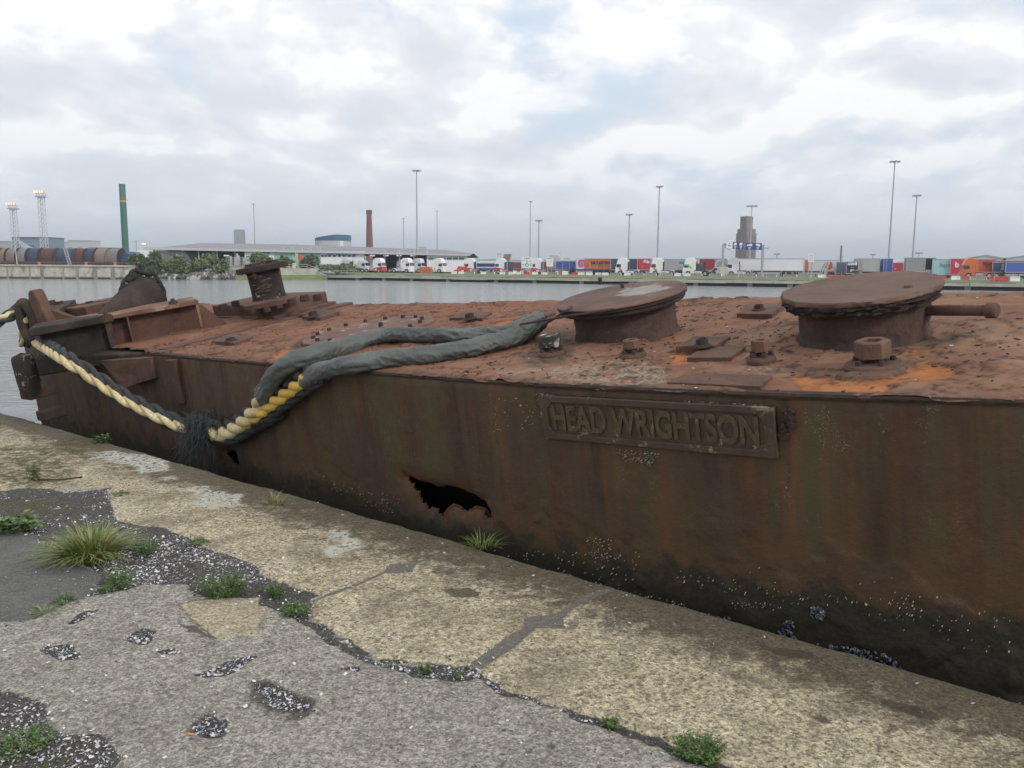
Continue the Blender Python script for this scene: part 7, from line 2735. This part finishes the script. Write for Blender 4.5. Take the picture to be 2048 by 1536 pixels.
for u0, u1, vt, d, lab in ((1640, 1680, 521, 300, 'low white shed roof behind the leaning ramps'), (1786, 1816, 520, 290, 'white gabled shed behind the small red container')):
    t = thing('shed', lab, 'shed', (FX((u0 + u1) / 2, d), d, 0))
    w = (u1 - u0) / FPX * d
    h = FP(u0, vt, d).z
    MB().prism([(-w / 2, 0), (w / 2, 0), (w / 2, h * .75), (0, h), (-w / 2, h * .75)], (0, 10, 0), (0, 0, 0)).build('walls', flat('shed_white', (.50, .51, .52), .6), t, smooth=0)
    MB().box((0, -.05, h * .55), (w * .6, .1, .5)).build('window', M_WIN, t)

# ================================================================ signs
M_POST = flat('post_grey', (.34, .35, .37), .5)
d = 176
gx0, gx1 = FX(1445, d), FX(1527, d)
t = thing('overhead_gantry', 'grey overhead gantry carrying one white and two blue lane signs', 'gantry', ((gx0 + gx1) / 2, d, 0))
W2 = (gx1 - gx0) / 2
zb = FP(1480, 489, d).z
b = MB()
for s in (-1, 1):
    b.box((s * W2, 1.0 if s > 0 else 0, zb / 2), (.42, .42, zb))
b.build('post', M_POST, t, bevel=.03)
b = MB()
b.add([(-W2, -.15, zb - .3), (W2, .85, zb - .6), (W2, .85, zb - .1), (-W2, -.15, zb + .2), (-W2, .2, zb - .3), (W2, 1.2, zb - .6), (W2, 1.2, zb - .1), (-W2, .2, zb + .2)], [(0, 1, 2, 3), (7, 6, 5, 4), (0, 4, 5, 1), (1, 5, 6, 2), (2, 6, 7, 3), (3, 7, 4, 0)])
b.build('beam', M_POST, t)
for u0, u1, v0, v1, mt, nm in ((1452, 1464, 483, 497, M_SIGNW, 'white_sign'), (1464.5, 1485.5, 484, 497.8, M_BLUE, 'lane_sign'), (1490.5, 1522, 486, 500, M_BLUE, 'lane_sign')):
    a_, b_ = FP(u0, v0, d), FP(u1, v1, d)
    cx_, cz_ = (a_.x + b_.x) / 2 - t.location.x, (a_.z + b_.z) / 2
    w, h = b_.x - a_.x, a_.z - b_.z
    sgn = MB().box((cx_, -.35, cz_), (w, .12, h)).build(nm, mt, t)
    b = MB()
    if nm == 'white_sign':
        text('Stena', h * .24, .01, mat_paint((.06, .06, .08)), 'lettering', sgn, (cx_, -.43, cz_ - h * .08), (R_(90), 0, 0), .72, bold=.02)
        b.prism([(cx_ + .12 * math.cos(k), cz_ + h * .22 + .12 * math.sin(k)) for k in range(6)], (0, .02, 0), (0, -.43, 0))
        b.build('emblem', mat_paint((.06, .06, .08)), sgn)
    else:
        big = w > 2.6
        for c in ((-.26, .26)):
            x_ = cx_ + c * w
            if big and c > 0:
                b.prism([(x_ - .45, cz_ + h * .38), (x_ + .45, cz_ + h * .34), (x_ + .45, cz_ + h * .02), (x_ + .1, cz_ + h * .02), (x_ - .45, cz_ + h * .18)], (0, .02, 0), (0, -.43, 0))
            elif big:
                b.prism([(x_ - .15, cz_ + h * .06), (x_ - .15, cz_ + h * .36), (x_ + .55, cz_ + h * .36), (x_ + .55, cz_ + h * .06)], (0, .02, 0), (0, -.43, 0))
                b.prism([(x_ - .60, cz_ + h * .06), (x_ - .45, cz_ + h * .28), (x_ - .24, cz_ + h * .28), (x_ - .20, cz_ + h * .06)], (0, .02, 0), (0, -.43, 0))
            else:
                b.prism([(x_ - .30, cz_ + h * .02), (x_ - .30, cz_ + h * .22), (x_ - .12, cz_ + h * .40), (x_ + .28, cz_ + h * .40), (x_ + .28, cz_ + h * .02)], (0, .02, 0), (0, -.43, 0))
            b.box((x_, -.42, cz_ - h * .12), (.62, .02, h * .06))
            b.box((x_, -.42, cz_ - h * .22), (.46, .02, h * .05))
            b.prism([(x_ - .26, cz_ - h * .32), (x_ + .26, cz_ - h * .32), (x_, cz_ - h * .45)], (0, .02, 0), (0, -.43, 0))
        b.build('pictogram', M_SIGNW, sgn)
b = MB()
b.cyl((-W2, 0, zb - .4), (-W2 + 1.4, .1, zb - 1.1), .07, n=6)
b.box((W2 + .7, 1, zb - .7), (1.0, .2, .2))
b.build('bracket', M_POST, t)
p = FP(1437, 546, d)
MB().box((-W2 - .2, -.5, 1.0), (1.2, .8, 2.0)).build('plinth', flat('plinth_cream', (.48, .45, .36), .8), t)


def board(u0, u1, v0, v1, vb, d, label, draw, name='road_sign'):
    a_, b_ = FP(u0, v0, d), FP(u1, v1, d)
    t = thing(name, label, 'sign', ((a_.x + b_.x) / 2, d, 0), 0, 'white boards behind the far quay')
    w, h, zc_ = b_.x - a_.x, a_.z - b_.z, (a_.z + b_.z) / 2
    pn = MB().box((0, 0, zc_), (w, .10, h)).build('panel', M_SIGNW, t)
    b = MB()
    for s in (-.32, .32):
        b.box((s * w, .14, (zc_ + h / 2) / 2), (.14, .14, zc_ + h / 2))
    b.build('post', M_POST, t)
    draw(pn, w, h, zc_)
    return t


MK = mat_paint((.05, .06, .06))


def dr1(pn, w, h, z):
    text('No Smoking', h * .11, .01, MK, 'lettering', pn, (0, -.07, z + h * .38), (R_(90), 0, 0), .9, bold=.01)
    b = MB()
    b.prism(arc(0, 0, .26, .40, 0, 350, 18), (0, .02, 0), (0, -.07, z - h * .22))
    b.box((0, -.06, z + h * .06), (.12, .02, h * .32))
    b.box((-.62, -.06, z - h * .22), (.5, .02, .12))
    b.box((.62, -.06, z - h * .22), (.5, .02, .12))
    b.build('roundabout_mark', MK, pn, smooth=0)
    b = MB()
    for x, zz in ((-.9, -.2), (.9, -.12), (.9, -.3)):
        b.box((x, -.06, z + h * zz), (.42, .02, .14))
    b.build('green_label', mat_paint((.12, .38, .20)), pn)
    b = MB()
    for x, zz in ((-.8, .2), (.8, .12)):
        b.box((x, -.06, z + h * zz), (.55, .02, .12))
    b.build('text_lines', MK, pn)


def dr2(pn, w, h, z):
    b = MB()
    b.box((0, -.06, z + h * .40), (w * .7, .02, h * .08))
    b.build('red_heading', mat_paint((.50, .12, .12)), pn)
    b = MB()
    for x, zz, ww in ((-.25, .1, .4), (.2, .2, .35), (.1, -.05, .5), (-.1, -.25, .45), (.3, .02, .12)):
        b.box((x, -.06, z + h * zz), (ww, .02, .09))
    b.build('text_lines', mat_paint((.25, .32, .28)), pn)


board(1043, 1065, 514, 536, 546, 198, 'large white direction board with a roundabout diagram', dr1)
board(1093, 1106, 515, 533, 548, 195, 'smaller white board with a red heading, right of the roundabout board', dr2)


def dr3(pn, w, h, z):
    b = MB()
    for k in range(4):
        b.box((0, -.06, z + h * (.34 - .2 * k)), (w * .7, .02, h * .07))
    b.build('text_lines', mat_paint((.30, .33, .36)), pn)


board(1617, 1627, 508, 524, 552, 166, 'tall narrow white notice on two posts at the right rear of the white trailer', dr3)

# orange skip and low red car-like unit
t = thing('skip', 'orange rusty skip on the grass in front of the tallest central mast', 'skip', (FX(852, 208), 208, 0), R_(-10))
MB().prism([(-1.5, .1), (-1.6, .9), (-1.3, 1.55), (1.2, 1.6), (1.5, 1.0), (1.4, .1)], (0, 1.8, 0), (0, -.9, 0)).build('body', flat('skip_orange', (.46, .15, .06), .8, var=.25, scale=2), t, smooth=0, bevel=.06)
b = MB()
for x in (-1, 0, 1):
    b.box((x, -.93, .7), (.1, .06, 1.2))
b.build('rib', flat('skip_orange_dark', (.36, .11, .05), .8), t)
t = thing('stored_barriers', 'pile of red plastic barriers beside the cream white cab', 'barriers', (FX(921, 207), 207, 0))
b = MB()
for k in range(7):
    b.prism([(-.9, 0), (.9, 0), (.7, .5), (.45, .9), (-.45, .9), (-.7, .5)], (0, .4, 0), (rnd.uniform(-1.4, 1.4), rnd.uniform(-.5, 1.5), rnd.choice([0, 0, .85])))
b.build('barriers', flat('barrier_red', (.52, .075, .06), .55, var=.1), t, smooth=0)

# ================================================================ barriers along the far quay
M_BR_ = flat('barrier_red', (.52, .075, .06), .55, var=.1)
M_BW = flat('barrier_white', (.78, .78, .76), .55, var=.06)
M_BC = flat('barrier_concrete', (.27, .27, .25), .9, var=.15)


def barrier(kind):
    lab = {'w': ('white plastic road barrier in the row along the far quay', 'white barriers along the far quay'), 'r': ('red plastic road barrier in the row along the far quay', 'red barriers along the far quay'), 'c': ('grey concrete road block in the row along the far quay', 'concrete blocks along the far quay')}[kind]
    t = thing('road_barrier' if kind != 'c' else 'concrete_block', lab[0], 'barrier', (0, 0, 0), 0, lab[1])
    mt = {'w': M_BW, 'r': M_BR_, 'c': M_BC}[kind]
    L = 1.5 if kind != 'c' else 2.8
    MB().prism([(-.30, 0), (.30, 0), (.26, .25), (.13, .45), (.10, .95), (-.10, .95), (-.13, .45), (-.26, .25)], (L, 0, 0), (-L / 2, 0, 0), (0, 1, 0), (0, 0, 1)).build('body', mt, t, smooth=0)
    b = MB()
    for s in (-1, 1):
        b.box((s * L / 2, 0, .5), (.12, .30, .7))
    b.build('end', M_BW if kind == 'c' else mt, t)
    return t


protos = {}
seq = []
u = 908.0
while u < 2046:
    f_ = (u - 908) / 1140
    d = 202 - (u - 700) * .0526 + 5.5
    if u < 1060:
        k = rnd.choice('cwrwwc')
    elif u < 1220:
        k = rnd.choice('wcwcwr')
    elif u < 1610:
        k = rnd.choice('ccwcwc')
    elif u < 1720:
        k = rnd.choice('wrwrrw')
    else:
        k = rnd.choice('ccwcrc')
    seq.append((u, d, k))
    u += (2.9 if k == 'c' else 1.75) / d * FPX * rnd.uniform(.75, 1.35)
for u, d, k in seq:
    if k in protos:
        o = copy_tree(protos[k])
    else:
        o = protos[k] = barrier(k)
    o.location = (FX(u, d), d, -.20)
    o.scale = (.85, .85, .85)
    o.rotation_euler = (0, 0, R_(-30) + rnd.uniform(-.12, .12))
# second, further row of red and white barriers by the signs
for u in range(1025, 1135, 7):
    k = 'rw'[(u // 7) % 2]
    o = copy_tree(protos[k])
    d = 212 - (u - 1025) * .05
    o.location = (FX(u, d), d, .0)
    o.rotation_euler = (0, 0, R_(-10))

# wire fence on the verge at the right
t = thing('wire_fence', 'thin wire fence on the verge in front of the lorries at the right', 'fence', EP(100, 3.4, -.2))
to = t.location.copy()
b, b2 = MB(), MB()
s = 70.0
while s < 175:
    p = EP(s, 4.2, -.3) - to
    MB().cyl(p, p + Vector((0, 0, 1.5)), .035, n=5).build('post', M_GALV, t)
    s += 2.6
for z in (.35, .75, 1.2):
    b2.cyl(EP(70, 4.2, -.3 + z) - to, EP(175, 4.2, -.3 + z) - to, .012, n=4)
b2.build('wire', M_GALV, t)
t = thing('mesh_fence', 'thin steel mesh fence with cranked posts in front of the orange trailer', 'fence', (FX(1180, 200.5), 200.5, 0))
b = MB()
for k in range(22):
    x = -16 + 1.6 * k
    b = MB()
    b.cyl((x, -.15 * k * .35, 0), (x, -.15 * k * .35, 2.5), .04, n=5)
    b.cyl((x, -.15 * k * .35, 2.5), (x - .3, -.15 * k * .35, 2.85), .035, n=5)
    b.build('post', M_GALV, t)
b = MB()
for z in (.9, 1.7, 2.45):
    b.cyl((-16, 0, z), (17.6, -1.1, z), .012, n=4)
b.build('wire', M_GALV, t)

# two distant floodlight glows left of the terminal: a lit lamp on a bracket
p = FP(288, 487, 300)
t = thing('lit_lamp', 'warm lit lamp at the left end of the terminal roof', 'lamp', p)
MB().box((0, 0, .2), (1.6, .6, .25)).build('hood', M_MAST, t)
MB().box((0, -.2, -.1), (1.3, .5, .4)).build('lens', M_LAMP, t)
MB().cyl((.9, 0, .2), (.9, 0, -p.z), .09, n=6).build('post', M_MAST, t)
# white tarpaulin cover left of the terminal
a_, b_ = FP(262, 503, 240), FP(378, 505, 240)
t = thing('marquee', 'long low white curved cover in front of the left end of the terminal', 'cover', ((a_.x + b_.x) / 2, 240, 0))
w = b_.x - a_.x
zt_ = FP(310, 500, 240).z
MB().prism([(-w / 2, 0), (w / 2, 0), (w / 2, zt_ * .72), (w * .44, zt_ * .92), (0, zt_ * .97), (-w * .36, zt_ * 1.0), (-w * .5, zt_ * .80)], (0, 8, 0), (0, 0, 0)).build('cover', M_WHITE, t, smooth=0)
MB().box((0, -.05, zt_ * .30), (w * .9, .08, .2)).build('rail', M_GALV, t)

# ================================================================ air
hz = MB().box((0, 4400, 98), (11000, 9700, 207))
M_HZ = bpy.data.materials.new('haze')
M_HZ.use_nodes = True
M_HZ.node_tree.nodes.clear()
_o = M_HZ.node_tree.nodes.new('ShaderNodeOutputMaterial')
_v = M_HZ.node_tree.nodes.new('ShaderNodeVolumePrincipled')
_v.inputs['Color'].default_value = (.80, .88, .97, 1)
_v.inputs['Density'].default_value = .00030
M_HZ.node_tree.links.new(_v.outputs[0], _o.inputs['Volume'])
USE_HAZE = True
if USE_HAZE:
    o = hz.build('haze', M_HZ, smooth=0)
    tag(o, kind='stuff')
